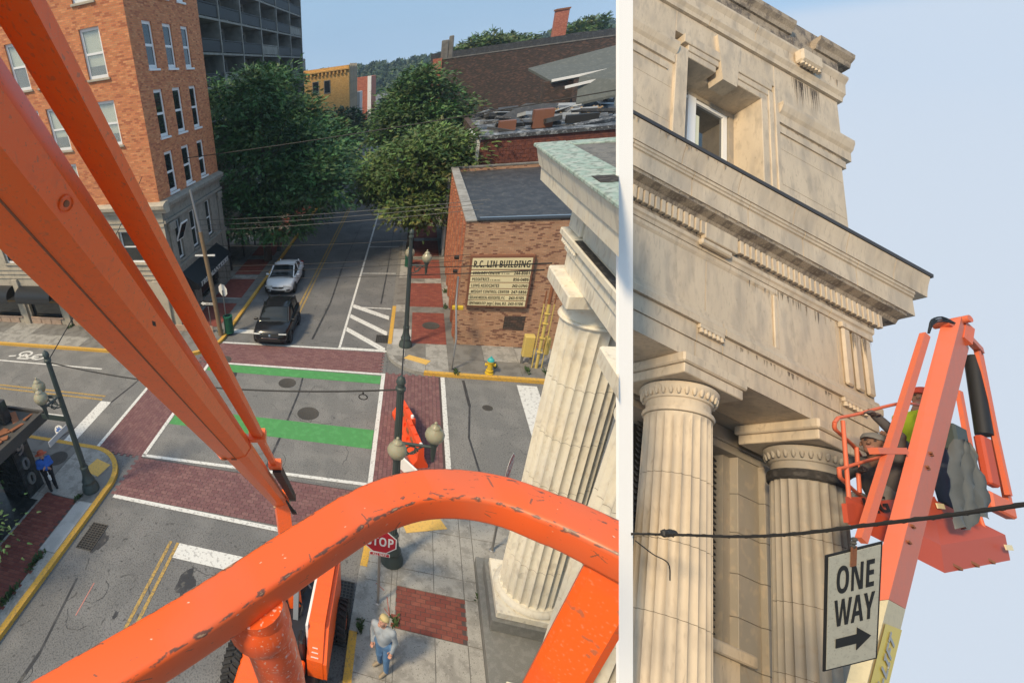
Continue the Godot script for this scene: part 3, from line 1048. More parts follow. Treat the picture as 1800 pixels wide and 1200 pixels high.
	brick_panel(pv, PackedVector2Array([Vector2(-10.74, -3.6), Vector2(-10.74, -8.6), Vector2(-9.5, -8.5), Vector2(-9.5, -6.62), Vector2(-9.25, -6.62), Vector2(-9.25, -3.6)]), 0.21, 0.105, 0.124, M.red_bricks, M.paver_joint, true, 300)
	var st := ns()
	slab(st, rect(-9.47, -8.5, -8.94, -6.66), 0.1, 0.13)
	put("slab", st, M.concrete_pale, pv)
	st = ns()
	slab(st, PackedVector2Array([Vector2(-10.1, -9.75), Vector2(-9.42, -9.6), Vector2(-9.3, -10.2), Vector2(-9.95, -10.38)]), 0.11, 0.137)
	put("tactile_pad", st, M.tactile, pv)
	# south-east corner by the bank
	var se_curb := [Vector2(-0.86, 20), Vector2(-0.84, -6.6), Vector2(-0.78, -8.3), Vector2(-0.72, -9.2)]
	se_curb.append_array(arc(Vector2(1.0, -9.25), 1.72, 180, 268, 9))
	se_curb.append_array([Vector2(30, -11.0)])
	pv = pavement("pavement", se_curb, [Vector2(30, 20)], [-0.9, -0.02, 0.1, 0.92, 1.56, 1.84, 3.4, 6, 12], [-11.2, -9.75, -8.46, -7.96, -6.9, -5.75, -4.6, -3.4, -2, 0, 5, 20], [rect(0.1, -7.96, 1.56, -6.9)], [M.concrete], [YP, M.concrete, YP, YP, YP, YP, YP, M.concrete], CC)
	brick_panel(pv, rect(0.11, -7.95, 1.55, -6.91), 0.21, 0.105, 0.124, M.red_bricks, M.paver_joint, true, 300)
	st = ns()
	slab(st, PackedVector2Array([Vector2(0.12, -9.98), Vector2(1.1, -10.25), Vector2(1.28, -9.93), Vector2(0.28, -9.56)]), 0.11, 0.137)
	put("tactile_pad", st, M.tactile, pv)
	for l in [[0.02, -7.6, 0.10, -7.15], [0.10, -7.15, -0.02, -7.3], [-0.25, -7.9, -0.05, -7.75]]:
		line_sheet("red_survey_mark", Vector2(l[0] - 0.12, l[1]), Vector2(l[2] - 0.12, l[3]), 0.018, 0.1305, flat(Color(0.36, 0.1, 0.08)), pv)
	# north-east corner
	var ne_curb := [Vector2(-0.72, -150), Vector2(-0.74, -24.0), Vector2(-0.76, -19.9)]
	ne_curb.append_array(arc(Vector2(1.05, -19.5), 1.84, 180, 90, 9))
	ne_curb.append_array([Vector2(40, -17.66)])
	var holes := []
	var zz := -20.1
	for k in 9:
		holes.append(rect(-0.02 if k else 0.22, zz - 3.2, 1.65, zz))
		zz -= 3.9
	pv = pavement("pavement", ne_curb, [Vector2(40, -150)], [-0.9, 0.0, 0.8, 1.66, 3.0, 4.2, 6, 12], [-60, -54, -50, -47, -43.6, -43, -39.7, -39.1, -35.8, -35.2, -31.9, -31.3, -28, -27.4, -24.2, -23.3, -20.1, -18.9, -17.4], holes, [M.concrete_dark, M.concrete_dark, M.concrete], [M.concrete_dark, YP, M.concrete, M.concrete, M.concrete, M.concrete, M.concrete, M.concrete, M.concrete, M.concrete, M.concrete, YP], CC)
	for h in holes:
		sheet("brick_panel", h, 0.122, M.red_field, pv)
	st = ns()
	slab(st, rect(-0.57, -21.4, 0.2, -19.85), 0.1, 0.133)
	put("slab", st, M.concrete_pale, pv)
	st = ns()
	slab(st, PackedVector2Array([Vector2(-0.05, -18.72), Vector2(0.82, -18.3), Vector2(1.0, -18.62), Vector2(0.15, -19.02)]), 0.11, 0.137)
	put("tactile_pad", st, M.tactile, pv)
	# north-west corner
	var nw_curb := [Vector2(-8.5, -150), Vector2(-8.5, -20.2)]
	nw_curb.append_array(arc(Vector2(-10.6, -19.75), 2.1, 0, 90, 9))
	nw_curb.append_array([Vector2(-60, -17.6)])
	holes = []
	zz = -20.8
	for k in 9:
		holes.append(rect(-10.9, zz - 3.0, -9.2, zz))
		zz -= 3.8
	pv = pavement("pavement", nw_curb, [Vector2(-60, -150)], [-60, -24, -22, -20, -18, -16, -14, -12, -10.9, -9.2, -8.2], [-60, -55, -52, -47.5, -46, -43.2, -42.4, -39.6, -38.6, -35.8, -34.8, -32, -31, -28.2, -27.4, -24.4, -23.8, -20.8, -18.9, -17.4], holes, [M.concrete_dark, M.concrete_dark, M.concrete], [YP, YP, YP, YP, YP, YP, YP, YP, YP, YP, YP, YP], CC)
	for h in holes:
		sheet("brick_panel", h, 0.122, M.red_field, pv)
	# iron covers
	var mk := Node.new()
	for m in [[-4.52, -16.3, 0.36, "round manhole cover beside the far green band"], [-3.28, -14.4, 0.40, "worn manhole cover in the middle of the crossing"], [-7.85, -17.75, 0.36, "manhole cover at the crosswalk beside the dark SUV"], [2.82, -15.8, 0.17, "small valve cover in the side street by the bank"]]:
		mk.set_meta("next_label", m[3])
		manhole(mk, Vector2(m[0], m[1]), m[2], 0.014 if m[1] < -17.6 else 0.004)
	mk.set_meta("next_label", "oval iron cover in red brick pavement under the sign wall")
	manhole(mk, Vector2(1.05, -21.9), 0.38, 0.124)
	mk.set_meta("next_label", "round cover in the concrete behind the woman")
	manhole(mk, Vector2(-11.45, -10.1), 0.36, 0.132)
	mk.free()
	grate("rusty storm drain grate at the yellow curb by the red brick pavement", Vector2(-8.52, -7.95), Vector2(-8.02, -7.05), 5, 12, 0.002)
	grate("storm drain grate beside the lift's wheel", Vector2(-1.36, -7.85), Vector2(-0.87, -6.9), 6, 11, 0.002)
	grate("dark storm drain grate at the end of the white hatching", Vector2(-1.3, -20.9), Vector2(-0.8, -20.2), 7, 5, 0.010)
	# weeds in the joints
	var wl := ["beside the red brick pavement below the pale slab", "along the middle of the red brick pavement edge", "at the near end of the red brick pavement edge", "at the foot of the left lamp post", "at the near curb beside the man", "at the bank's granite step", "at the brick panel beside the man", "at the corner of the far pavement by the thin post", "in the crack behind the hydrant", "right of the hydrant at the far curb", "at the foot of the yellow pipes", "along the office's side wall", "farther along the office's side wall", "on the far pavement left of the boom", "under the stone shop front", "at the foot of the utility pole"]
	for w in [[-9.28, -6.3, 40], [-9.3, -5.2, 40], [-9.3, -4.4, 30], [-9.5, -8.6, 14], [-0.62, -6.75, 14], [1.86, -8.1, 8], [0.1, -7.0, 8], [1.9, -17.85, 20], [3.3, -18.6, 14], [4.4, -18.3, 18], [5.0, -18.2, 14], [1.75, -24.0, 20], [1.8, -26.0, 20], [-14.2, -19.2, 30], [-18.0, -20.0, 26], [-8.9, -20.2, 16]]:
		var o := thing("weed_tuft", "", "weeds", Vector3(w[0], 0.12, w[1]), 0.0, "weeds in the pavement joints")
		o.set_meta("label", "low green weeds " + wl.pop_front())
		var s := ns()
		for k in w[2] * 3:
			var a := rng.randf() * TAU
			var rr = rng.randf() * (0.10 + w[2] * 0.004)
			var c := Vector3(cos(a) * rr * 0.5, 0, sin(a) * rr * 1.6)
			var d := Vector3(rng.randf_range(-1, 1), rng.randf_range(0.6, 1.6), rng.randf_range(-1, 1)) * 0.07
			var sdv := d.cross(Vector3.UP).normalized() * 0.02
			tri(s, c - sdv, c + sdv, c + d)
			tri(s, c + d * 0.5 - sdv * 1.5, c + d * 0.5 + sdv * 1.5, c + d * 1.3)
		put("leaves", s, M.weed, o)

# ---------------------------------------------------------------- buildings
func south(x: float, z: float) -> Transform3D:
	return Transform3D(Basis(), Vector3(x, 0, z))

func east(x: float, z: float) -> Transform3D:
	return Transform3D(Basis(Vector3(0, 0, -1), Vector3(0, 1, 0), Vector3(1, 0, 0)), Vector3(x, 0, z))

func west(x: float, z: float) -> Transform3D:
	return Transform3D(Basis(Vector3(0, 0, 1), Vector3(0, 1, 0), Vector3(-1, 0, 0)), Vector3(x, 0, z))

func build_brick_building() -> void:
	var o := thing("brick_building", "orange brick corner building with white sash windows over a stone ground floor", "building", Vector3(-11.02, 0, -20.22))
	var S := south(-15.0, 0)
	var E := east(0, 0)
	# local x of the south front runs from 0 at the west end to 15 at the corner
	var sr := []
	for row in [[6.95, 8.75], [9.38, 11.18], [12.05, 13.88], [14.75, 16.6]]:
		for c in [[0.6, 1.5], [2.6, 3.5], [4.9, 5.8], [8.75, 9.6], [10.03, 10.93], [12.7, 13.68]]:
			sr.append([c[0], row[0], c[1], row[1]])
	var er := []
	for row in [[6.92, 8.76], [9.40, 11.37], [12.18, 13.97], [14.95, 16.7]]:
		for c in [[1.25, 2.15], [3.2, 4.15], [5.22, 6.1]]:
			er.append([c[0], row[0], c[1], row[1]])
	var st := ns()
	wall(st, 15.0, 17.4, sr, 0.16, 6.75)
	put("brick_wall", st, M.brick_orange, o, S)
	st = ns()
	wall(st, 7.8, 17.4, er, 0.16, 6.75)
	put("brick_wall", st, M.brick_orange, o, E)
	st = ns()
	bx(st, Vector3(-15, 6.75, -7.8), Vector3(-0.16, 17.4, -7.65))
	bx(st, Vector3(-15, 17.2, -7.65), Vector3(-0.2, 17.35, -0.2))
	put("rear_wall", st, M.brick_dark, o)
	for i in sr.size():
		var bl: Material = M.blind if rng.randf() < 0.8 else null
		sash(o, S, sr[i], M.frame_white, M.glass_clear if bl else M.glass, M.limestone, 0.09, true, 0.10, bl, rng.randf_range(0.45, 0.75))
	for i in er.size():
		sash(o, E, er[i], M.frame_white, M.glass, M.frame_white, 0.07, true, 0.125)
	# stone ground floor
	var ss := []
	for c in [[1.2, 2.6], [4.6, 6.0], [8.6, 10.0], [12.38, 13.66]]:
		ss.append([c[0], 3.82, c[1], 5.45])
	for c in [[0.3, 1.3], [2.0, 4.4], [5.2, 7.4], [8.3, 10.5], [11.2, 13.4]]:
		ss.append([c[0], 0.55, c[1], 2.3])
	st = ns()
	wall(st, 15.0, 6.3, ss, 0.3)
	put("stone_wall", st, M.limestone, o, S)
	var es := []
	for c in [[0.95, 1.75], [2.95, 3.75], [5.15, 5.95]]:
		es.append([c[0], 3.62, c[1], 5.6])
	es.append([1.2, 0.13, 2.2, 2.1])
	es.append([3.0, 0.6, 5.6, 2.0])
	st = ns()
	wall(st, 7.8, 6.3, es, 0.3)
	put("stone_wall", st, M.limestone_grey, o, E)
	for i in ss.size():
		if ss[i][1] > 3:
			sash(o, S, ss[i], M.frame_white, M.glass, M.limestone, 0.15, true, 0.08, M.blind, 0.35)
		else:
			sash(o, S, ss[i], M.black, M.glass, M.pink_stone, 0.2, false, 0.05)
	for i in es.size():
		sash(o, E, es[i], M.frame_white if es[i][1] > 3 else M.black, M.glass, M.limestone_grey if es[i][1] > 0.5 else null, 0.12, es[i][1] > 3, 0.085)
	# opened sash tilting out
	st = ns()
	obox(st, Transform3D(Basis(Vector3(1, 0, 0), 0.42), Vector3(1.35, 5.05, 0.22)), Vector3(0.78, 1.0, 0.05))
	var tilt := put("open_sash", st, M.frame_white, o, E)
	st = ns()
	obox(st, Transform3D(Basis(Vector3(1, 0, 0), 0.42), Vector3(1.35, 5.05, 0.235)), Vector3(0.62, 0.84, 0.055))
	put("pane", st, M.glass, tilt)
	# pilasters and pink base stones of the south front
	for c in [0.0, 1.55, 4.62, 7.6, 10.7, 13.75]:
		var w := 0.42 if c < 13 else 0.8
		st = ns()
		cbx(st, Vector3(c + 0.02, 0.0, 0.002), Vector3(c + w, 2.9, 0.14), 0.02)
		put("pilaster", st, M.limestone, o, S)
		for k in 3:
			st = ns()
			cbx(st, Vector3(c + w + 0.06 + k * 0.72, 0.02, 0.002), Vector3(c + w + 0.75 + k * 0.72, 0.46, 0.05), 0.01)
			put("base_stone", st, M.pink_stone, o, S)
	# courses of the stone front
	for y in [2.95, 3.2, 3.45, 5.62, 5.85]:
		st = ns()
		bx(st, Vector3(0, y, 0.002), Vector3(15.0 - 0.001, y + 0.05, 0.045))
		put("string_course", st, M.limestone, o, S)
	for y in [3.3, 5.75]:
		st = ns()
		bx(st, Vector3(0.0, y, 0.002), Vector3(7.8, y + 0.14, 0.12))
		put("string_course", st, M.limestone_grey, o, E)
	for x in [0.35, 7.0]:
		st = ns()
		cbx(st, Vector3(x, 0.0, 0.003), Vector3(x + 0.55, 5.7, 0.10), 0.02)
		put("pilaster", st, M.limestone_grey, o, E)
		st = ns()
		cbx(st, Vector3(x - 0.06, 5.3, 0.004), Vector3(x + 0.61, 5.7, 0.18), 0.03)
		put("capital", st, M.limestone_grey, o, E)
	# ledge between stone and brick
	for f in [[S, 15.3, M.limestone], [E, 7.54, M.limestone_grey]]:
		st = ns()
		var poly := PackedVector2Array([Vector2(-0.3, 6.28), Vector2(0.10, 6.28), Vector2(0.14, 6.42), Vector2(0.30, 6.5), Vector2(0.32, 6.66), Vector2(0.22, 6.72), Vector2(-0.02, 6.8), Vector2(-0.3, 6.8)])
		extr(st, poly, f[1], Transform3D(Basis(Vector3(0, 0, 1), Vector3(0, 1, 0), Vector3(-1, 0, 0)), Vector3(f[1] if f[1] > 10 else 7.85, 0, 0)))
		put("ledge", st, f[2], o, f[0])
	# awnings
	for c in [[1.9, 4.5], [5.1, 7.5], [8.2, 10.6], [11.1, 13.5]]:
		st = ns(true)
		awning(st, c[0], c[1], 2.55, 0.85, 0.75)
		var aw := put("awning", st, M.awning, o, S)
		if c[0] > 8:
			text_part("lettering", "BAR & GRILLE", 0.2, M.letter_gold, aw, Transform3D(Basis(Vector3(1, 0, 0), -0.15), Vector3((c[0] + c[1]) / 2, 2.02, 0.77)))
	st = ns()
	var ap := PackedVector2Array([Vector2(0.0, 2.05), Vector2(0.0, 2.95), Vector2(0.85, 2.35), Vector2(0.85, 2.05)])
	extr(st, ap, 5.2, Transform3D(Basis(Vector3(0, 0, 1), Vector3(0, 1, 0), Vector3(1, 0, 0)), Vector3(0.9, 0, 0)))
	var awn := put("awning", st, M.awning, o, E)
	text_part("lettering", "FREEMANTZERS", 0.24, M.letter_white, awn, Transform3D(Basis(), Vector3(3.4, 2.2, 0.86)), 0.01, "Droid Serif", true, 4.2)
	st = ns()
	bx(st, Vector3(5.0, 0.9, 0.03), Vector3(5.6, 1.9, 0.06))
	put("poster_case", st, M.black, o, E)

func awning(st: SurfaceTool, x0: float, x1: float, y: float, h: float, d: float) -> void:
	var n := 8
	for i in n:
		var t0 := PI / 2 * i / n
		var t1 := PI / 2 * (i + 1) / n
		var a := Vector2(sin(t0) * d, y - h + cos(t0) * h * 0.7 + 0.2)
		var b := Vector2(sin(t1) * d, y - h + cos(t1) * h * 0.7 + 0.2)
		quad(st, Vector3(x0, a.y, a.x), Vector3(x1, a.y, a.x), Vector3(x1, b.y, b.x), Vector3(x0, b.y, b.x))
		for x in [x0, x1]:
			tri(st, Vector3(x, y - h + 0.2, 0), Vector3(x, a.y, a.x), Vector3(x, b.y, b.x))
	quad(st, Vector3(x0, y - h + 0.2, d), Vector3(x1, y - h + 0.2, d), Vector3(x1, y - h, d), Vector3(x0, y - h, d))

func build_high_rise() -> void:
	var o := thing("high_rise", "dark concrete high rise with rows of recessed balconies behind the trees", "building", Vector3(-16, 0, -39.5))
	var zs := [0.0, -5.6, -11.6, -18.4, -25.3, -32.2, -39.3]
	var st := ns()
	bx(st, Vector3(-14, 0, -39.3), Vector3(-1.7, 30, 0))
	put("core", st, M.highrise, o)
	for i in zs.size():
		st = ns()
		bx(st, Vector3(-1.75, 0, zs[i] - 0.14), Vector3(0.06, 30, zs[i] + 0.14))
		put("fin_wall", st, M.highrise, o)
	for f in 13:
		var y := 1.55 + f * 2.44
		st = ns()
		bx(st, Vector3(-1.75, y - 0.16, -39.3), Vector3(0.03, y, 0))
		put("floor_slab", st, M.highrise, o)
		for i in zs.size() - 1:
			if y < 5:
				continue
			st = ns()
			var z0: float = zs[i] - 0.15
			var z1: float = zs[i + 1] + 0.15
			bx(st, Vector3(-0.06, y + 0.08, z1), Vector3(-0.02, y + 0.86, z0))
			bx(st, Vector3(-0.08, y + 0.9, z1), Vector3(0.0, y + 0.98, z0))
			var rl := put("balcony_rail", st, M.car_trim if (i * 3 + f) % 7 else M.highrise, o)
			for k in 3:
				st = ns()
				var zz: float = lerpf(z0, z1, (k + 0.5) / 3.0)
				bx(st, Vector3(-0.1, y + 0.01, zz - 0.03), Vector3(-0.065, y + 0.9, zz + 0.03))
				put("upright", st, M.highrise, rl)
			st = ns()
			bx(st, Vector3(-1.69, y + 0.02, lerpf(z0, z1, 0.55)), Vector3(-1.66, y + 2.0, lerpf(z0, z1, 0.9)))
			put("balcony_door", st, M.glass, o)
			if rng.randf() < 0.6:
				st = ns()
				var zc := lerpf(z0, z1, rng.randf_range(0.2, 0.7))
				bx(st, Vector3(-0.9, y + 0.01, zc), Vector3(-0.5, y + 0.45, zc + 0.4))
				bx(st, Vector3(-0.95, y + 0.45, zc), Vector3(-0.9, y + 0.95, zc + 0.4))
				put("balcony_chair", st, [M.white, M.metal_sheet, M.rust][rng.randi() % 3], o)

func plain_building(called: String, label: String, mn: Vector3, mx: Vector3, sm: Material, em: Material, rm: Material, parapet := 0.5) -> Node3D:
	var o := thing(called, label, "building", Vector3(mn.x, 0, mx.z))
	var w := mx.x - mn.x
	var d := mx.z - mn.z
	var h := mx.y
	var t := 0.35
	part("south_wall", Vector3(0, 0, -t), Vector3(w, h, 0), sm, o)
	part("north_wall", Vector3(0, 0, -d), Vector3(w, h, -d + t), em, o)
	part("west_wall", Vector3(0, 0, -d + t), Vector3(t, h - 0.004, -t), em, o)
	part("east_wall", Vector3(w - t, 0, -d + t), Vector3(w, h - 0.004, -t), em, o)
	part("roof", Vector3(t, h - parapet - 0.2, -d + t), Vector3(w - t, h - parapet, -t), rm, o)
	return o

func build_far_buildings() -> void:
	var o := plain_building("yellow_building", "sunlit yellow brick building with bracketed cornice far down the street", Vector3(-24, 0, -101.7), Vector3(-11, 12.1, -91), M.brick_yellow, M.brick_yellow, M.tar)
	for k in 16:
		part("cornice_bracket", Vector3(3.0 + k * 0.62, 11.0, 0.003), Vector3(3.25 + k * 0.62, 11.5, 0.25), M.brick_yellow, o)
	part("cornice", Vector3(0, 11.5, 0.002), Vector3(13.05, 11.7, 0.3), M.brick_yellow, o)
	for x in [7.0, 8.9]:
		var st := ns()
		bx(st, Vector3(x, 8.3, 0.002), Vector3(x + 1.1, 10.3, 0.06))
		var w := put("window", st, M.limestone_grey, o)
		part("pane", Vector3(x + 0.12, 8.45, 0.061), Vector3(x + 0.98, 10.2, 0.08), M.glass, w)
	for z in [-1.0, -3.2, -5.4, -7.6, -9.8]:
		part("pilaster", Vector3(13.002, 0, z - 0.6), Vector3(13.2, 12.3, z), M.limestone, o)
	part("roof_hut", Vector3(1.5, 12.0, -5), Vector3(5.0, 14.0, -2), M.limestone_grey, o)
	o = plain_building("red_building", "small red brick building beyond the yellow one", Vector3(-16.5, 0, -124), Vector3(-9.2, 9.8, -112), M.brick_red, M.brick_red, M.tar)
	part("coping", Vector3(6.6, 0, 0.002), Vector3(7.3, 9.9, 0.2), M.white, o)
	o = plain_building("grey_shed", "low grey building in front of the red brick one", Vector3(-13, 0, -108), Vector3(-10.5, 7.6, -103), M.metal_sheet, M.metal_sheet, M.tar)
	part("door", Vector3(0.8, 0, 0.002), Vector3(1.7, 2.2, 0.05), M.car_trim, o)
	# warehouse of dark brick
	o = plain_building("warehouse", "long burnt dark brick warehouse with broken roof", Vector3(1.2, 0, -86), Vector3(40, 11.0, -60), M.brick_dark, M.brick_dark, M.tar_patchy, 0.9)
	part("corner_pier", Vector3(-0.15, 0, -0.8), Vector3(0.7, 11.15, 0.12), M.brick_red, o)
	part("coping", Vector3(0.72, 11.003, -0.4), Vector3(38.8, 11.1, 0.04), M.concrete_dark, o)
	part("rear_parapet", Vector3(0, 11.0, -26), Vector3(38.8, 11.9, -25.6), M.tar, o)
	for k in 40:
		var st := ns()
		var a := rng.randf_range(1.5, 24)
		var z := -rng.randf_range(2, 22)
		var sx := rng.randf_range(0.6, 2.2)
		obox(st, Transform3D(Basis.from_euler(Vector3(rng.randf_range(-0.4, 0.4), rng.randf() * 3, rng.randf_range(-0.4, 0.4))), Vector3(a, 10.3 + rng.randf() * 0.25, z)), Vector3(sx, rng.randf_range(0.05, 0.5), rng.randf_range(0.4, 1.8)))
		put("roof_wreckage", st, [M.tar, M.metal_sheet, M.tar_patchy, M.white, M.tar_patchy, M.sign_brown][rng.randi() % 6], o)
	for k in 5:
		var st := ns(true)
		lathe(st, [Vector2(0.9, 0), Vector2(0.85, 0.25), Vector2(0.5, 0.45), Vector2(0, 0.5)], 12, Transform3D(Basis(), Vector3(9 + k * 3.4, 10.2, -7.0 - k * 0.6)))
		put("skylight_dome", st, M.frame_grey, o)
	var ch := thing("chimney", "stubby twin grey chimney on the near corner of the burnt warehouse", "chimney", Vector3(2.35, 10.6, -61.5))
	part("stack", Vector3(-0.55, 0, -0.4), Vector3(0.1, 2.1, 0.4), M.concrete_dark, ch, 0.05)
	part("stack", Vector3(0.13, 0, -0.4), Vector3(0.55, 2.4, 0.4), M.concrete_dark, ch, 0.05)
	ch = thing("chimney", "tall square red brick chimney above the burnt roof", "chimney", Vector3(17.75, 9, -91))
	part("stack", Vector3(-0.75, 0, -0.75), Vector3(0.75, 6.0, 0.75), M.brick_red, ch, 0.04)
	part("cap", Vector3(-0.85, 6.0, -0.85), Vector3(0.85, 6.2, 0.85), M.rust, ch)
	ch = thing("roof_hut", "small grey shed beside the tall red chimney", "shed", Vector3(19.6, 9, -92))
	part("wall", Vector3(-0.9, 0, -1), Vector3(1.6, 2.9, 1), M.metal_sheet, ch)
	part("roof", Vector3(-1.0, 2.9, -1.1), Vector3(1.7, 3.05, 1.1), M.tar, ch)
	# shingle-sided building behind the sign wall
	o = plain_building("shingled_building", "low building with dark red shingle siding and patched roof", Vector3(3.35, 0, -50), Vector3(24, 6.75, -32.4), M.shingle, M.brick_dark, M.tar_patchy, 0.12)
	part("roof_edge", Vector3(-0.1, 6.75, -0.9), Vector3(20.7, 6.95, 0.12), M.tar_patchy, o)
	part("white_side_boards", Vector3(-0.16, 3.0, -6), Vector3(-0.003, 6.7, -0.05), M.white_paint, o)
	# rows of shingles on the part that faces the camera
	for r in 9:
		var st := ns()
		for c in 34:
			var x := 0.02 + c * 0.3 + (0.15 if r % 2 else 0.0)
			var y := 4.75 + r * 0.22
			obox(st, Transform3D(Basis(Vector3(1, 0, 0), -0.06), Vector3(x + 0.14, y + 0.11, 0.016)), Vector3(0.285, 0.225, 0.012))
		var sh := put("shingle_row", st, M.shingle, o)
		sh.set_meta("kind", "stuff")
	for k in 60:
		var st := ns()
		obox(st, Transform3D(Basis.from_euler(Vector3(rng.randf_range(-0.35, 0.35), rng.randf_range(-0.5, 0.5), rng.randf_range(-0.25, 0.25))), Vector3(rng.randf_range(0.8, 9.5), 6.75 + rng.randf() * 0.35, -rng.randf_range(1.5, 15))), Vector3(rng.randf_range(0.3, 2.2), rng.randf_range(0.03, 0.3), rng.randf_range(0.1, 1.2)))
		put("roof_wreckage", st, [M.tar, M.metal_sheet, M.tar, M.tar_patchy, M.tar_patchy, M.metal_sheet][rng.randi() % 6], o)
	for q in [[1.3, -3.4, 0.9, 0.5, 0.6], [3.1, -3.3, 1.0, 0.95, 0.7], [5.0, -4.2, 1.6, 0.4, 0.5]]:
		part("roof_vent_box", Vector3(q[0], 6.7, q[1] - q[4]), Vector3(q[0] + q[2], 6.75 + q[3], q[1]), M.sign_brown if q[0] < 4 else M.car_trim, o)
	# fallen-in house with slate-green roofs
	o = thing("ruined_house", "half collapsed house with grey green shingle roof and red gable", "house", Vector3(8.2, 6.5, -44))
	var st := ns()
	for p in [[Vector3(-0.4, 3.1, -4.5), Vector3(8.5, 4.4, -4.5), Vector3(9, 2.9, -0.6), Vector3(0.6, 2.2, -0.8)], [Vector3(2.2, 2.3, -0.5), Vector3(8.6, 3.5, -0.5), Vector3(6.0, 1.5, 2.6), Vector3(2.0, 0.7, 0.8)], [Vector3(4.1, 2.2, 0.8), Vector3(8.6, 3.8, 2.0), Vector3(6.4, 1.6, 5.0), Vector3(3.2, 0.25, 4.6)]]:
		quad(st, p[0], p[1], p[2], p[3])
		var dn := Vector3(0, -0.16, 0)
		quad(st, p[3] + dn, p[2] + dn, p[1] + dn, p[0] + dn)
		for k in 4:
			quad(st, p[k], p[(k + 1) % 4], p[(k + 1) % 4] + dn, p[k] + dn)
	put("roof", st, M.asphalt_shingle, o)
	st = ns()
	for l in [[Vector3(0.6, 2.22, -0.75), Vector3(9, 2.95, -0.55)], [Vector3(1.3, 1.75, 0.2), Vector3(5.0, 2.25, 0.1)], [Vector3(3.25, 0.3, 4.7), Vector3(8.7, 3.85, 2.1)], [Vector3(-2.2, 0.5, 2.0), Vector3(0.4, 0.75, 1.2)]]:
		beam(st, l[0], l[1], 0.16, 0.16)
	put("white_trim", st, M.white, o)
	st = ns()
	tri(st, Vector3(3.5, 0.0, 4.3), Vector3(9, 3.5, 2.2), Vector3(9, 0.0, 4.3))
	put("gable_wall", st, M.brick_red, o)
	st = ns()
	bx(st, Vector3(0.2, 0, -2.0), Vector3(2.0, 2.2, -0.9))
	put("broken_wall", st, M.brick_dark, o)
	for k in 5:
		st = ns()
		beam(st, Vector3(5.6 + k * 0.55, 0.3, 4.45), Vector3(6.2 + k * 0.5, 1.6, 4.2), 0.09, 0.09)
		put("bare_timber", st, M.wood, o)
	st = ns()
	for k in 40:
		obox(st, Transform3D(Basis.from_euler(Vector3(rng.randf() * 6, rng.randf() * 6, rng.randf() * 6)), Vector3(rng.randf_range(0.6, 3.0), rng.randf() * 0.4 + 0.1, rng.randf_range(1.8, 3.6))), Vector3(0.5, 0.1, 0.12))
	var rub := put("rubble", st, M.wood, o)
	rub.set_meta("kind", "stuff")
	st = ns()
	quad(st, Vector3(-3.2, 0.3, 2.6), Vector3(-1.2, 1.1, 1.5), Vector3(0.8, 0.9, 1.6), Vector3(0.2, 0.15, 3.0))
	quad(st, Vector3(-3.2, 0.15, 2.6), Vector3(0.2, 0.0, 3.0), Vector3(0.8, 0.7, 1.6), Vector3(-1.2, 0.95, 1.5))
	put("fallen_roof", st, M.tar, o)
	# far wooded hills
	for hsp in [["wooded_hill", Vector3(-60, -8, -330), 150.0, 16.0, 60.0], ["wooded_hill", Vector3(60, -8, -380), 170.0, 19.0, 60.0], ["wooded_hill", Vector3(190, -8, -420), 200.0, 27.0, 80.0]]:
		var hl := structure(hsp[0])
		st = ns(true)
		var nn := 24
		for i in nn:
			for j in 10:
				var f := func(a: int, b: int) -> Vector3:
					var u := float(a) / nn * 2 - 1
					var v := float(b) / 10 * 2 - 1
					return hsp[1] + Vector3(u * hsp[2], hsp[3] * maxf(0.0, (1 - u * u)) * maxf(0.0, 1 - v * v), v * hsp[4])
				quad(st, f.call(i, j + 1), f.call(i + 1, j + 1), f.call(i + 1, j), f.call(i, j))
		put("slope", st, M.weed, hl)
		# wood on it, too far off to count
		var mm := MultiMesh.new()
		mm.transform_format = MultiMesh.TRANSFORM_3D
		mm.use_colors = true
		mm.mesh = clump_mesh()
		var xfs := []
		for k in 900:
			var u := rng.randf_range(-0.97, 0.97)
			var v := rng.randf_range(-0.2, 0.9)
			var p: Vector3 = hsp[1] + Vector3(u * hsp[2], hsp[3] * (1 - u * u) * (1 - v * v), v * hsp[4])
			if edge.distance_to(p) > -4:
				continue
			xfs.append(Transform3D(Basis.from_euler(Vector3(0, rng.randf() * TAU, 0)).scaled(Vector3(1, rng.randf_range(0.8, 1.3), 1) * rng.randf_range(3.0, 5.5)), p + Vector3(0, 2.5, 0)))
		mm.instance_count = xfs.size()
		for k in xfs.size():
			mm.set_instance_transform(k, xfs[k])
			mm.set_instance_color(k, Color(0.035, 0.065, 0.022) * rng.randf_range(0.7, 1.3))
		var mi := MultiMeshInstance3D.new()
		mi.name = "trees"
		mi.multimesh = mm
		mi.material_override = M.leaf
		mi.set_meta("kind", "stuff")
		hl.add_child(mi, true)

# a ball of small leaf faces for far trees
var _clump: ArrayMesh
func clump_mesh() -> ArrayMesh:
	if _clump:
		return _clump
	var st := ns()
	var rg := RandomNumberGenerator.new()
	rg.seed = 3
	for k in 260:
		var d := Vector3(rg.randfn(), rg.randfn(), rg.randfn()).normalized()
		var c := d * (0.6 + 0.4 * rg.randf()) * (0.8 + 0.25 * sin(d.x * 5.0 + d.y * 4.0 + d.z * 3.0))
		c.y *= 0.95
		var a := Vector3(rg.randfn(), rg.randfn(), rg.randfn()).normalized() * 0.2
		var b := d.cross(a).normalized() * 0.2
		st.set_color(Color.WHITE)
		tri(st, c - a - b, c + a - b * 0.4, c + b)
		tri(st, c - a, c + a * 0.3 + b, c + d * 0.16)
	st.generate_normals()
	_clump = st.commit()
	return _clump

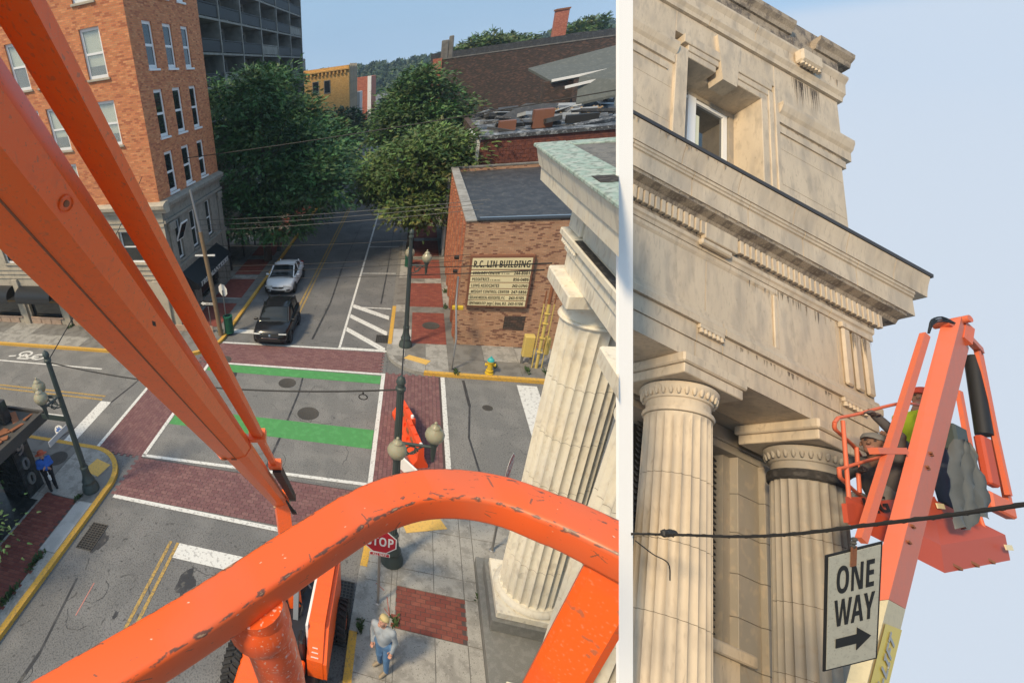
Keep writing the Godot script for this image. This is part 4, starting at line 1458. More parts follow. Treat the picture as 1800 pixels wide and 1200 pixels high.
func build_lin_building() -> void:
	var o := thing("brick_office_building", "low flat-roofed brown brick building carrying the white directory sign", "building", Vector3(1.95, 0, -20.2))
	var h := 5.45
	var d := 11.4
	part("south_wall", Vector3(0, 0, -0.3), Vector3(9.5, h, 0), M.brick_brown, o)
	part("west_wall", Vector3(0.0, 0, -d), Vector3(0.3, h - 0.003, -0.302), M.brick_side, o)
	part("north_wall", Vector3(0.302, 0, -d), Vector3(9.5, h - 0.004, -d + 0.3), M.brick_brown, o)
	part("roof", Vector3(0.3, h - 0.4, -d + 0.3), Vector3(9.5, h - 0.18, -0.3), M.tar, o)
	part("coping", Vector3(-0.06, h, -d), Vector3(0.34, h + 0.07, 0.05), M.concrete, o, 0.02)
	part("coping", Vector3(0.342, h - 0.002, -0.31), Vector3(9.5, h + 0.05, 0.04), M.car_trim, o)
	part("coping", Vector3(0.342, h - 0.002, -d - 0.02), Vector3(9.5, h + 0.06, -d + 0.32), M.concrete_dark, o)
	part("rain_puddle", Vector3(0.55, h - 0.179, -1.25), Vector3(9.4, h - 0.174, -0.32), M.water, o)
	for k in 7:
		part("pilaster_strip", Vector3(-0.07, 0.2, -1.0 - k * 1.5), Vector3(-0.002, h - 0.25, -0.55 - k * 1.5), M.brick_side, o)
	part("darker_brick_patch", Vector3(1.75, 0.9, 0.002), Vector3(2.5, 1.55, 0.006), M.brick_dark, o)
	for y in [4.1, 3.5]:
		part("floodlight", Vector3(-0.25, y - 0.5, -1.1), Vector3(-0.02, y - 0.36, -0.95), M.black, o, 0.03)
	# red shop front beyond on the same side
	var r := thing("red_shop", "red fronted shop with white canopy beyond the brick office building", "building", Vector3(1.9, 0, -31.7))
	part("body", Vector3(0.05, 0, -9), Vector3(1.4, 5.2, 0), M.brick_dark, r)
	part("fascia", Vector3(-0.1, 2.9, -8), Vector3(0.04, 4.4, -0.2), M.sign_red, r)
	part("canopy", Vector3(-1.1, 2.6, -5), Vector3(0.04, 2.8, -0.2), M.white, r)
	part("shop_window", Vector3(-0.02, 0.6, -7), Vector3(0.045, 2.4, -0.6), M.glass, r)
	for z in [-9.8, -11.2]:
		part("downpipe", Vector3(-0.1, 0.1, z + 9.6), Vector3(0.03, 5.0, z + 9.7), M.frame_grey, r)
	# directory sign
	var s := thing("directory_sign", "white directory sign board with black lettering on brown brick wall", "sign", Vector3(2.25, 2.03, -20.19))
	part("box", Vector3(-0.05, -0.05, 0), Vector3(2.13, 2.12, 0.16), M.sign_brown, s, 0.01)
	var rows := [[0.02, 0.24, "OPHTHAMOLOGY  Jorge C. Bruno, M.D.", "243-5106"], [0.27, 0.24, "GOLANI MEDICAL ASSOCIATES, P.C.", "243-5105"], [0.52, 0.25, "WEIGHT CONTROL CENTER", "247-5856"], [0.78, 0.25, "LUNG ASSOCIATES", "242-LUNG"], [1.04, 0.25, "PEDIATRICS", "856-0486"], [1.30, 0.25, "UROLOGY CENTER", "244-8081"], [1.57, 0.48, "R.C. LIN BUILDING", ""]]
	for i in rows.size():
		var q: Array = rows[i]
		var st := ns()
		cbx(st, Vector3(0.02, q[0], 0.16), Vector3(2.06, q[0] + q[1] - 0.025, 0.172), 0.004)
		var pn := put("panel", st, M.sign_cream, s)
		var cy: float = q[0] + q[1] / 2 - 0.012
		if i == 6:
			text_part("lettering", q[2], 0.27, M.letter_black, pn, Transform3D(Basis(), Vector3(1.04, cy - 0.02, 0.174)), 0.006, "Droid Sans", true, 1.92)
		else:
			var lw: float = [1.33, 1.25, 1.36, 0.98, 0.6, 0.94][i]
			text_part("lettering", q[2], 0.125, M.letter_black, pn, Transform3D(Basis(), Vector3(0.08 + lw / 2, cy, 0.174)), 0.006, "Droid Sans", true, lw)
			text_part("number", q[3], 0.125, M.letter_black, pn, Transform3D(Basis(), Vector3(1.77 - (0.0 if i > 1 else 0.05), cy, 0.174)), 0.006, "Droid Sans", true, 0.52)
			if i == 5:
				text_part("small_lettering", "R. C. LIN", 0.05, M.letter_black, pn, Transform3D(Basis(), Vector3(1.22, cy - 0.02, 0.174)), 0.006, "Droid Sans", true, 0.26)
			if i == 4:
				text_part("small_lettering", "A. B. LIM, M.D.", 0.05, M.letter_black, pn, Transform3D(Basis(), Vector3(0.9, cy - 0.03, 0.174)), 0.006, "Droid Sans", true, 0.36)

func build_corner_shop() -> void:
	var o := thing("corner_shop", "dark granite corner shop with canopy and the number 900 on its pylon", "building", Vector3(-11.12, 0.12, -8.24))
	# pylon faced with granite slabs
	part("pylon_core", Vector3(-1.05, 0, -0.68), Vector3(-0.02, 2.72, -0.02), M.granite_dark, o)
	for k in 3:
		for c in 2:
			part("granite_slab", Vector3(-0.018, 0.0 + k * 0.9, -0.68 + c * 0.335), Vector3(0.012, 0.89 + k * 0.9, -0.352 + c * 0.335), M.granite_dark, o, 0.004)
			part("granite_slab", Vector3(-1.04 + c * 0.515, 0.0 + k * 0.9, -0.018), Vector3(-0.53 + c * 0.515, 0.89 + k * 0.9, 0.012), M.granite_dark, o, 0.004)
	var e := Basis(Vector3(0, 0, -1), Vector3(0, 1, 0), Vector3(1, 0, 0))
	for k in 3:
		text_part("numeral", ["9", "0", "0"][k], 0.42, M.letter_grey, o, Transform3D(e, Vector3(0.04, 1.84 - k * 0.62, -0.30)), 0.05)
	# canopy
	part("canopy", Vector3(-9, 2.6, -0.95), Vector3(0.7, 2.78, 6.5), M.iron, o, 0.02)
	part("canopy_edge", Vector3(0.702, 2.5, -0.95), Vector3(0.78, 2.86, 6.5), M.iron, o)
	part("canopy_edge", Vector3(-9, 2.5, -1.03), Vector3(0.78, 2.86, -0.952), M.iron, o)
	var st := ns()
	for k in 40:
		obox(st, Transform3D(Basis.from_euler(Vector3(rng.randf_range(-0.3, 0.3), rng.randf() * 3, rng.randf_range(-0.3, 0.3))), Vector3(rng.randf_range(-2.5, 0.5), 2.8, rng.randf_range(-0.8, 2.0))), Vector3(rng.randf_range(0.2, 0.7), 0.04, rng.randf_range(0.05, 0.3)))
	var jb := put("litter", st, M.rust, o)
	jb.set_meta("kind", "stuff")
	for k in 3:
		part("roof_panel", Vector3(-1.0 - k * 1.1, 2.8, -0.5), Vector3(-0.02 - k * 1.1, 3.55, -0.2), M.granite_dark, o, 0.01)
	part("wall", Vector3(-9, 3.552, -0.45), Vector3(-1.3, 5.2, 6), M.limestone, o)
	part("shop_wall", Vector3(-9, 0, 0.6), Vector3(-1.5, 2.6, 0.8), M.granite_dark, o)
	part("shop_wall", Vector3(-1.5, 0, 1.5), Vector3(-1.3, 2.6, 6.0), M.glass, o)
	part("floor", Vector3(-9, -0.02, -0.0), Vector3(0.3, 0.012, 6.5), M.granite_dark, o)
	for k in 3:
		part("limestone_block", Vector3(-1.298, 3.6 + k * 0.4, -0.46), Vector3(-1.26, 3.98 + k * 0.4, 0.3), M.limestone, o, 0.01)

# ---------------------------------------------------------------- the bank, seen from beside its cornice
func drum(y0: float, y1: float, r0: float, r1: float, m: Material, parent: Node, xf: Transform3D, fade_top := false) -> void:
	var st := ns(true)
	var ys := [y0, y1]
	var fd := [1.0, 1.0]
	if fade_top:
		ys = [y0, lerpf(y0, y1, 0.75), lerpf(y0, y1, 0.9), lerpf(y0, y1, 0.97), y1]
		fd = [1.0, 1.0, 0.75, 0.2, 0.0]
	var nf := 24
	var ns_ := 6
	for k in nf:
		st.set_smooth_group(k + 1)
		for s in ns_:
			for j in ys.size() - 1:
				var q := []
				for e in [[s, j + 1], [s + 1, j + 1], [s + 1, j], [s, j]]:
					var u: float = float(e[0]) / ns_
					var yy: float = ys[e[1]]
					var r := lerpf(r0, r1, (yy - y0) / (y1 - y0))
					var t := TAU * (k + u) / nf
					var w := clampf((u - 0.06) / 0.88, 0.0, 1.0)
					var rr: float = r * (1.0 - 0.088 * sqrt(maxf(0.0, sin(PI * w))) * fd[e[1]])
					q.append(xf * Vector3(cos(t) * rr, yy, sin(t) * rr))
				quad(st, q[0], q[1], q[2], q[3])
	put("drum", st, m, parent)

func column(o: Node3D, at: Vector3, rb: float, rt: float, y0: float, y1: float, nd: int, m: Material, egg := false) -> void:
	var xf := Transform3D(Basis(Vector3.UP, 0.05), at)
	var st := ns(true)
	lathe(st, [Vector2(rb * 0.90, y0), Vector2(rt * 0.90, y1)], 24, xf)
	put("column_core", st, M.joint, o)
	for k in nd:
		var a := lerpf(y0, y1, float(k) / nd) + 0.003
		var b := lerpf(y0, y1, float(k + 1) / nd) - 0.003
		drum(a, b, lerpf(rb, rt, float(k) / nd), lerpf(rb, rt, float(k + 1) / nd), m, o, xf, k == nd - 1)
	# necking and echinus
	st = ns(true)
	lathe(st, [Vector2(rt * 0.9, y1), Vector2(rt * 1.05, y1 + 0.01), Vector2(rt * 1.08, y1 + 0.04), Vector2(rt * 1.05, y1 + 0.07), Vector2(rt * 0.97, y1 + 0.075), Vector2(rt * 0.96, y1 + 0.2), Vector2(rt * 1.02, y1 + 0.21), Vector2(rt * 1.03, y1 + 0.25), Vector2(rt * 1.16, y1 + 0.33), Vector2(rt * 1.2, y1 + 0.38), Vector2(rt * 1.17, y1 + 0.40)], 40, xf)
	put("capital", st, m, o)
	if egg:
		for k in 30:
			var t := TAU * k / 30.0
			var s2 := ns(true)
			var c := xf * Vector3(cos(t) * rt * 1.09, y1 + 0.30, sin(t) * rt * 1.09)
			lathe(s2, [Vector2(0, -0.07), Vector2(0.014, -0.055), Vector2(0.026, -0.005), Vector2(0.027, 0.05), Vector2(0.0, 0.065)], 8, Transform3D(xf.basis * Basis(Vector3.UP, -t), c))
			put("egg_moulding", s2, m, o)

func blocks(o: Node3D, called: String, a: Vector3, b: Vector3, n: int, axis: int, m: Material, e := 0.006) -> void:
	for k in n:
		var p := a
		var q := b
		p[axis] = lerpf(a[axis], b[axis], float(k) / n) + 0.0025
		q[axis] = lerpf(a[axis], b[axis], float(k + 1) / n) - 0.0025
		part(called, p, q, m, o, e)

func build_bank() -> void:
	var o := thing("bank_building", "pale marble bank with fluted columns and green copper cornice edge", "bank", Vector3(2.7, 0.12, -7.9))
	var m: Material = M.marble
	# granite steps and plinths
	part("granite_step", Vector3(-0.86, 0, -1.1), Vector3(6, 0.28, 8), M.granite, o, 0.012)
	for z in [-0.02, 2.66, 5.34]:
		part("plinth", Vector3(-0.74, 0.282, z - 0.78), Vector3(0.74, 0.62, z + 0.74), M.granite, o, 0.012)
		part("plinth", Vector3(-0.66, 0.622, z - 0.68), Vector3(0.66, 0.80, z + 0.66), m, o, 0.012)
		var st := ns(true)
		lathe(st, [Vector2(0.5, 0.80), Vector2(0.62, 0.80), Vector2(0.66, 0.85), Vector2(0.65, 0.90), Vector2(0.60, 0.94), Vector2(0.585, 0.95), Vector2(0.575, 0.97), Vector2(0.5, 0.98)], 40, Transform3D(Basis(), Vector3(0, 0, z)))
		put("column_base", st, m, o)
		column(o, Vector3(0, 0, z), 0.555, 0.49, 0.975, 7.18, 6, m)
		part("abacus", Vector3(-0.63, 7.58, z - 0.63), Vector3(0.63, 7.80, z + 0.63), m, o, 0.02)
		st = ns()
		bx(st, Vector3(-0.55, 7.801, z - 0.5), Vector3(-0.2, 7.806, z + 0.2))
	# wall behind the columns
	blocks(o, "wall_block", Vector3(1.3, 0.6, -0.9), Vector3(1.6, 8.0, 0.4), 8, 1, m)
	part("wall", Vector3(1.35, 0.3, 0.402), Vector3(1.6, 8.0, 8), m, o)
	part("north_wall", Vector3(1.602, 0.3, -0.9), Vector3(8, 8.0, -0.6), m, o)
	# architrave, taenia, frieze
	blocks(o, "architrave_block", Vector3(-0.46, 7.802, -0.50), Vector3(0.46, 8.10, 8), 4, 2, m)
	blocks(o, "architrave_block", Vector3(-0.50, 8.102, -0.53), Vector3(0.46, 8.32, 8), 4, 2, m)
	part("north_architrave", Vector3(0.462, 7.802, -0.50), Vector3(8, 8.32, -0.2), m, o, 0.006)
	part("taenia", Vector3(-0.58, 8.322, -0.62), Vector3(8, 8.42, 8), m, o, 0.012)
	for k in 9:
		var st := ns(true)
		lathe(st, [Vector2(0.0, -0.10), Vector2(0.026, -0.10), Vector2(0.018, 0)], 8, Transform3D(Basis(), Vector3(-0.53, 8.321, -0.55 + k * 0.085)))
		put("gutta", st, m, o)
	part("taenia_flashing", Vector3(-0.56, 8.421, 0.12), Vector3(-0.47, 8.428, 8), M.soot, o)
	part("triglyph", Vector3(-0.50, 8.43, -0.54), Vector3(-0.2, 9.05, 0.02), m, o, 0.02)
	blocks(o, "frieze_block", Vector3(-0.45, 8.421, 0.022), Vector3(0.4, 9.04, 8), 5, 2, m)
	part("frieze", Vector3(-0.199, 8.421, -0.49), Vector3(8, 9.04, 0.02), m, o)
	# cornice, west face and north return
	var prof := PackedVector2Array([Vector2(0.0, 8.92), Vector2(0.50, 8.92), Vector2(0.62, 9.0), Vector2(0.88, 9.06), Vector2(0.90, 9.26), Vector2(0.93, 9.28), Vector2(0.97, 9.42), Vector2(1.0, 9.54), Vector2(0.0, 9.55)])
	for k in 4:
		var st := ns()
		var z0 := -1.0 + k * 2.4
		# west run: outline x = -(v.x), drawn out along z
		extr(st, prof, 2.394, Transform3D(Basis(Vector3(-1, 0, 0), Vector3(0, 1, 0), Vector3(0, 0, 1)), Vector3(0.0, 0, z0)))
		put("cornice_block", st, m, o)
	var st2 := ns()
	part("cornice_block", Vector3(0.003, 8.92, -1.0), Vector3(8, 9.54, -0.2), m, o)
	part("copper_edge", Vector3(-1.04, 9.551, -1.05), Vector3(-0.62, 9.60, 8), M.verdigris, o, 0.012)
	part("copper_edge", Vector3(-0.618, 9.551, -1.05), Vector3(8, 9.595, -0.72), M.verdigris, o, 0.012)
	for k in 9:
		part("roof_slab", Vector3(-0.616, 9.552, -0.718 + k * 0.8), Vector3(8, 9.575, 0.075 + k * 0.8), M.roof_slate, o, 0.004)
	part("dark_hole", Vector3(-0.95, 9.601, 1.62), Vector3(-0.75, 9.606, 1.95), M.soot, o)
	# finial on its pedestal
	var f := thing("stone_finial", "rounded stone finial on a moulded pedestal above the bank cornice", "ornament", Vector3(2.95, 9.69, -8.2))
	part("pedestal", Vector3(-0.38, 0, -0.38), Vector3(0.45, 0.16, 0.45), M.marble_grey_shade, f, 0.04)
	part("pedestal", Vector3(-0.30, 0.16, -0.30), Vector3(0.38, 0.34, 0.38), M.marble_grey_shade, f, 0.03)
	part("pedestal_cap", Vector3(-0.42, 0.34, -0.36), Vector3(0.42, 0.40, 0.42), M.marble_grey_shade, f, 0.02)
	var s3 := ns(true)
	lathe(s3, [Vector2(0.2, 0.40), Vector2(0.34, 0.46), Vector2(0.36, 0.56), Vector2(0.30, 0.66), Vector2(0.24, 0.70), Vector2(0.30, 0.74), Vector2(0.42, 0.95), Vector2(0.40, 1.2), Vector2(0.1, 1.4), Vector2(0, 1.4)], 24, Transform3D(Basis(), Vector3(0.05, 0, 0.05)))
	put("urn", s3, M.marble_grey_shade, f)

# ---------------------------------------------------------------- the bank again, from below
func hrun(st: SurfaceTool, prof: Array, h0: float, h1: float) -> void:
	# prof: points (outward, up); drawn along the facade from h0 to h1
	var p := PackedVector2Array()
	for q in prof:
		p.append(Vector2(q[0], q[1]))
	extr(st, p, h1 - h0, Transform3D(Basis(Vector3(0, 0, 1), Vector3(0, 1, 0), Vector3(1, 0, 0)), Vector3(h0, 0, 0)))

func runs(o: Node3D, called: String, prof: Array, h0: float, h1: float, cuts: Array, m: Material) -> void:
	var xs := [h0]
	for c in cuts:
		if c > h0 and c < h1:
			xs.append(c)
	xs.append(h1)
	xs.sort()
	for i in xs.size() - 1:
		var st := ns()
		hrun(st, prof, xs[i] + (0.006 if i else 0.0), xs[i + 1] - (0.006 if i < xs.size() - 2 else 0.0))
		put(called, st, m, o)

func build_second_bank() -> void:
	var o := rthing("bank_facade", "tan marble bank front seen from below with columns, dentils and an upper window", "bank")
	var m: Material = M.marble_tan
	var L := -6.4
	# backing that the joints open onto
	part("core", Vector3(L, -1.3, -0.75), Vector3(-0.02, 1.6, -0.06), M.joint, o)
	# architrave: two fasciae
	runs(o, "architrave_block", [[-0.72, -1.35], [-0.005, -1.35], [-0.005, -1.06], [-0.72, -1.06]], L, 0.04, [-3.02, -1.1], m)
	runs(o, "architrave_block", [[-0.7, -1.055], [0.012, -1.055], [0.012, -0.80], [-0.7, -0.80]], L, 0.055, [-3.02, -2.6, -0.62], m)
	runs(o, "taenia", [[-0.1, -0.795], [0.05, -0.795], [0.055, -0.70], [0.03, -0.66], [0.02, -0.60], [-0.1, -0.60]], L, 0.09, [-2.6], m)
	for g in [-3.02, -0.60]:
		part("regula", Vector3(g, -0.86, 0.013), Vector3(g + 0.40, -0.797, 0.055), m, o, 0.006)
		for k in 6:
			var st := ns(true)
			lathe(st, [Vector2(0.0, -0.07), Vector2(0.03, -0.07), Vector2(0.02, 0)], 10, Transform3D(Basis(), Vector3(g + 0.035 + k * 0.066, -0.861, 0.038)))
			put("gutta", st, m, o)
	# frieze with sunk panel and triglyph
	runs(o, "frieze_block", [[-0.3, -0.598], [-0.02, -0.598], [-0.02, 0.47], [-0.3, 0.47]], L, -1.62, [-2.85, -4.4], m)
	runs(o, "frieze_block", [[-0.3, -0.598], [0.0, -0.598], [0.0, 0.47], [-0.3, 0.47]], -1.615, 0.05, [-0.55], m)
	runs(o, "panel_moulding", [[-0.019, -0.598], [0.005, -0.598], [0.005, -0.53], [-0.019, -0.5]], L, -1.62, [], m)
	runs(o, "panel_moulding", [[-0.019, 0.36], [0.005, 0.40], [0.005, 0.469], [-0.019, 0.469]], L, -1.62, [], m)
	part("panel_moulding", Vector3(-1.69, -0.529, -0.019), Vector3(-1.621, 0.36, 0.005), m, o, 0.008)
	for k in 3:
		part("triglyph_bar", Vector3(-0.50 + k * 0.19, -0.55, 0.001), Vector3(-0.37 + k * 0.19, 0.38, 0.05), m, o, 0.025)
	part("triglyph_cap", Vector3(-0.52, 0.381, 0.001), Vector3(0.055, 0.468, 0.055), m, o, 0.006)
	# bed moulding, dentils
	runs(o, "bed_moulding", [[-0.3, 0.472], [0.015, 0.472], [0.03, 0.52], [0.05, 0.54], [0.055, 0.60], [-0.3, 0.60]], L, 0.10, [-2.98, -0.7], m)
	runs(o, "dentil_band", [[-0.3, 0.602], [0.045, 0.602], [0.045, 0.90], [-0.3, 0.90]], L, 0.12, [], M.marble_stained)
	var x := L + 0.05
	while x < 0.15:
		if not (x > -3.10 and x < -2.52):
			part("dentil", Vector3(x, 0.66, 0.046), Vector3(x + 0.068, 0.885, 0.105), m, o, 0.005)
		x += 0.098
	part("dentil_block", Vector3(-3.05, 0.60, 0.046), Vector3(-2.48, 0.886, 0.115), m, o, 0.01)
	part("dentil_drop", Vector3(-3.08, 0.50, 0.03), Vector3(-2.55, 0.598, 0.10), m, o, 0.02)
	# cornice: soffit, corona, cyma and lead edge
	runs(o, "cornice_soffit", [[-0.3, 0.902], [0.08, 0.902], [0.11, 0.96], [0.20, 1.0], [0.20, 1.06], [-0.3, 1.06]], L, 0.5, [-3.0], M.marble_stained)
	runs(o, "corona_block", [[-0.3, 1.062], [0.215, 1.062], [0.215, 1.38], [0.235, 1.39], [0.235, 1.43], [0.25, 1.44], [0.25, 1.49], [-0.3, 1.49]], L, 0.64, [-4.5, -3.45, -2.45, -1.45, -0.45], m)
	runs(o, "cyma_block", [[-0.3, 1.492], [0.262, 1.492], [0.27, 1.58], [0.29, 1.70], [0.315, 1.80], [0.32, 1.84], [-0.3, 1.84]], L, 0.86, [-4.7, -3.7, -2.7, -1.7, -0.7, 0.2], m)
	runs(o, "lead_edge", [[-0.3, 1.842], [0.335, 1.842], [0.34, 1.90], [0.30, 1.92], [-0.3, 1.93]], L, 0.90, [], M.flashing)
	# side return of the cornice block
	part("return_wall", Vector3(-0.3, -1.34, -3.0), Vector3(0.04, 0.9, -0.752), m, o)
	# upper storey
	var c := -0.05
	var wy0 := 1.94
	var yt := 4.52
	var wl := -3.30
	var wr := -1.72
	for r in [[wy0, 2.75], [2.756, 3.55], [3.556, 4.2]]:
		part("upper_wall_block", Vector3(L, r[0], c - 0.5), Vector3(-3.56, r[1], c), m, o, 0.004)
		part("upper_wall_block", Vector3(-1.40, r[0], c - 0.5), Vector3(0.02, r[1], c), m, o, 0.004)
	part("upper_wall_block", Vector3(L, 4.21, c - 0.5), Vector3(-3.56, 5.62, c), m, o, 0.004)
	part("upper_wall_block", Vector3(-1.40, 4.21, c - 0.5), Vector3(0.08, 5.62, c), m, o, 0.004)
	part("upper_wall_block", Vector3(-3.555, 5.06, c - 0.5), Vector3(-1.405, 5.62, c), m, o, 0.004)
	part("joint_backing", Vector3(-1.39, 1.95, c - 0.4), Vector3(-0.01, 5.6, c - 0.03), M.joint, o)
	# string course either side of the window
	for s in [[L, -3.57], [-1.38, 0.2]]:
		runs(o, "string_course", [[c - 0.1, 4.15], [c + 0.03, 4.15], [c + 0.035, 4.35], [c + 0.07, 4.40], [c + 0.10, 4.52], [c + 0.10, 4.6], [c - 0.1, 4.6]], s[0], s[1], [], m)
		runs(o, "string_course", [[c - 0.1, 3.92], [c + 0.02, 3.92], [c + 0.02, 4.08], [c - 0.1, 4.08]], s[0], s[1] - 0.12, [], m)
	# window surround
	for w in [[0.0, 0.025, 0.0], [0.07, 0.05, 0.0], [0.16, 0.075, 0.0]]:
		var e: float = w[0]
		part("window_jamb", Vector3(-3.56 + (0.16 - e) * 0.0 - 0.02 * e, wy0, c - 0.3), Vector3(wl - 0.17 + (0.17 - e), yt + 0.17 - e * 0.5, c + w[1] - e * 0.2), m, o, 0.008)
	part("window_jamb", Vector3(wr, wy0, c - 0.45), Vector3(wr + 0.14, yt + 0.16, c + 0.012), m, o, 0.008)
	part("window_jamb", Vector3(wr + 0.142, wy0, c - 0.45), Vector3(wr + 0.25, yt + 0.30, c + 0.026), m, o, 0.008)
	part("window_jamb", Vector3(wr + 0.252, wy0, c - 0.45), Vector3(wr + 0.335, yt + 0.42, c + 0.042), m, o, 0.008)
	for s in [[wl - 0.01, -2.70], [-2.24, wr + 0.1]]:
		part("window_head", Vector3(s[0], yt, c - 0.45), Vector3(s[1], yt + 0.15, c + 0.012), m, o, 0.008)
		part("window_head", Vector3(s[0], yt + 0.152, c - 0.45), Vector3(s[1] + 0.04, yt + 0.30, c + 0.026), m, o, 0.008)
		part("window_head", Vector3(s[0] - 0.1, yt + 0.302, c - 0.45), Vector3(s[1] + 0.1, yt + 0.52, c + 0.042), m, o, 0.008)
	part("window_head", Vector3(-2.72, yt, c - 0.45), Vector3(-2.22, yt + 0.5, c - 0.172), m, o, 0.008)
	var st := ns()
	extr(st, PackedVector2Array([Vector2(-2.60, yt - 0.14), Vector2(-2.30, yt - 0.14), Vector2(-2.20, yt + 0.98), Vector2(-2.72, yt + 0.98)]), 0.215, Transform3D(Basis(), Vector3(0, 0, c - 0.17)))
	put("keystone", st, m, o)
	# deep reveal and the sash
	part("upper_core", Vector3(L, 1.93, c - 1.8), Vector3(0.0, 7.2, c - 0.72), M.room, o)
	part("window_soffit", Vector3(wl - 0.2, yt - 0.003, c - 0.74), Vector3(wr + 0.1, yt + 0.14, c - 0.455), M.marble_grey_shade, o)
	part("reveal", Vector3(wr - 0.10, wy0, c - 0.7), Vector3(wr - 0.002, yt - 0.002, c - 0.40), M.marble_grey_shade, o)
	part("reveal", Vector3(wl + 0.0, yt - 0.10, c - 0.7), Vector3(wr - 0.102, yt - 0.002, c - 0.40), M.marble_grey_shade, o)
	st = ns()
	bx(st, Vector3(wl, wy0, c - 0.60), Vector3(wl + 0.9, yt - 0.35, c - 0.56))
	var zf := c - 0.42
	var sw := ns()
	bx(sw, Vector3(-1.92, wy0, zf - 0.06), Vector3(-1.84, yt - 0.1, zf))
	bx(sw, Vector3(-2.72, wy0, zf - 0.06), Vector3(-2.55, yt - 0.1, zf + 0.02))
	bx(sw, Vector3(-3.4, wy0, zf - 0.06), Vector3(-3.3, yt - 0.1, zf))
	bx(sw, Vector3(-3.3, yt - 0.18, zf - 0.06), Vector3(-1.92, yt - 0.1, zf - 0.001))
	var wn := put("window", sw, M.frame_white, o)
	part("pane", Vector3(-2.55, wy0, zf - 0.05), Vector3(-1.92, yt - 0.18, zf - 0.03), M.glass, wn)
	part("pane", Vector3(-3.3, wy0, zf - 0.05), Vector3(-2.72, yt - 0.18, zf - 0.03), M.glass, wn)
	part("curtain", Vector3(-2.549, wy0, zf - 0.029), Vector3(-2.42, yt - 0.45, zf - 0.02), M.blind, wn)
	# crowning cornice and parapet
	runs(o, "crown_moulding", [[c - 0.3, 5.625], [c + 0.04, 5.625], [c + 0.05, 5.72], [c + 0.09, 5.78], [c + 0.09, 5.84], [c - 0.3, 5.84]], L, 0.14, [-2.9], m)
	runs(o, "crown_moulding", [[c - 0.3, 5.842], [c + 0.06, 5.842], [c + 0.07, 6.1], [c + 0.12, 6.2], [c + 0.12, 6.26], [c - 0.3, 6.26]], L, 0.2, [-1.9], m)
	part("modillion", Vector3(-1.02, 5.86, c + 0.061), Vector3(-0.55, 6.18, c + 0.2), m, o, 0.03)
	for k in 6:
		st = ns(true)
		lathe(st, [Vector2(0.0, -0.07), Vector2(0.034, -0.07), Vector2(0.024, 0)], 10, Transform3D(Basis(), Vector3(-0.97 + k * 0.075, 5.859, c + 0.15)))
		put("gutta", st, m, o)
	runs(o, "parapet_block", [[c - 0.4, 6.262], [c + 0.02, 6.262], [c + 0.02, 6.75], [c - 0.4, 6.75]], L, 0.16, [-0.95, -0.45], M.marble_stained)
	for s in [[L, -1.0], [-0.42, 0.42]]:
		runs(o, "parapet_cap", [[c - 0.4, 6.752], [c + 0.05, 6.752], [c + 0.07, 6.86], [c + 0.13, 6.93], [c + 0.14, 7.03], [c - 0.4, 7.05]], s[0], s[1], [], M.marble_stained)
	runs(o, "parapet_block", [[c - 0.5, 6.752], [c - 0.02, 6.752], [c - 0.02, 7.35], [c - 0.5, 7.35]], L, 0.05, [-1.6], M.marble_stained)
	# dark drip marks left by rain under the ledges
	for q in [[-1.05, -0.35, 5.60, 0.75, c + 0.0015, 34], [-1.2, 0.0, 6.24, 0.35, c + 0.0725, 30], [-4.4, -1.0, 6.74, 0.42, c + 0.0215, 60], [-5.2, -2.9, 1.83, 0.10, 0.322, 30], [-5.2, 0.5, 1.05, 0.03, 0.2165, 40], [-1.3, 0.05, 4.14, 0.16, c + 0.0015, 20], [-0.48, 0.02, 0.36, 0.4, 0.0525, 12], [-2.5, -0.1, 0.46, 0.22, 0.0015, 40], [-2.4, 0.0, -0.82, 0.12, 0.0135, 30]]:
		var sd := ns()
		for k in q[5]:
			var hx := rng.randf_range(q[0], q[1])
			var ln: float = q[3] * rng.randf_range(0.2, 1.0)
			var w := rng.randf_range(0.006, 0.022)
			var p0 := Vector3(hx - w, q[2], q[4])
			var p1 := Vector3(hx + w, q[2], q[4])
			var pm := Vector3(hx + rng.randf_range(-0.5, 0.5) * w, q[2] - ln, q[4])
			quad(sd, p0, p1, p1.lerp(pm, 0.5) + Vector3(w * 0.3, 0, 0), p0.lerp(pm, 0.5))
			tri(sd, p0.lerp(pm, 0.5), p1.lerp(pm, 0.5) + Vector3(w * 0.3, 0, 0), pm)
		var dm := put("drip_marks", sd, M.marble_stained, o)
		dm.set_meta("kind", "stuff")
	# columns and capitals
	for a in [[-2.80, true], [-0.66, true]]:
		column(o, Vector3(a[0], 0, -0.36), 0.375, 0.335, -6.2, -2.06, 5, M.marble_grey_shade if a[0] > -1 else m, true)
		part("abacus", Vector3(a[0] - 0.46, -1.64, -0.82), Vector3(a[0] + 0.46, -1.50, 0.06), m, o, 0.01)
		part("abacus", Vector3(a[0] - 0.50, -1.498, -0.85), Vector3(a[0] + 0.50, -1.352, 0.09), m, o, 0.02)
	st = ns(true)
	lathe(st, [Vector2(0.345, -2.12), Vector2(0.366, -2.10), Vector2(0.368, -2.03), Vector2(0.36, -1.98)], 40, Transform3D(Basis(), Vector3(-0.66, 0, -0.36)))
	put("soot_band", st, M.soot, o)
	# porch ceiling and back wall, porch shade put into the stone colour; louvred opening
	part("porch_ceiling", Vector3(L, -1.36, -2.2), Vector3(0.6, -1.2, -0.722), M.marble_grey_shade, o)
	part("ceiling_beam", Vector3(L, -1.6, -1.12), Vector3(0.6, -1.362, -0.95), M.marble_grey_shade, o, 0.01)
	var cb := -1.0
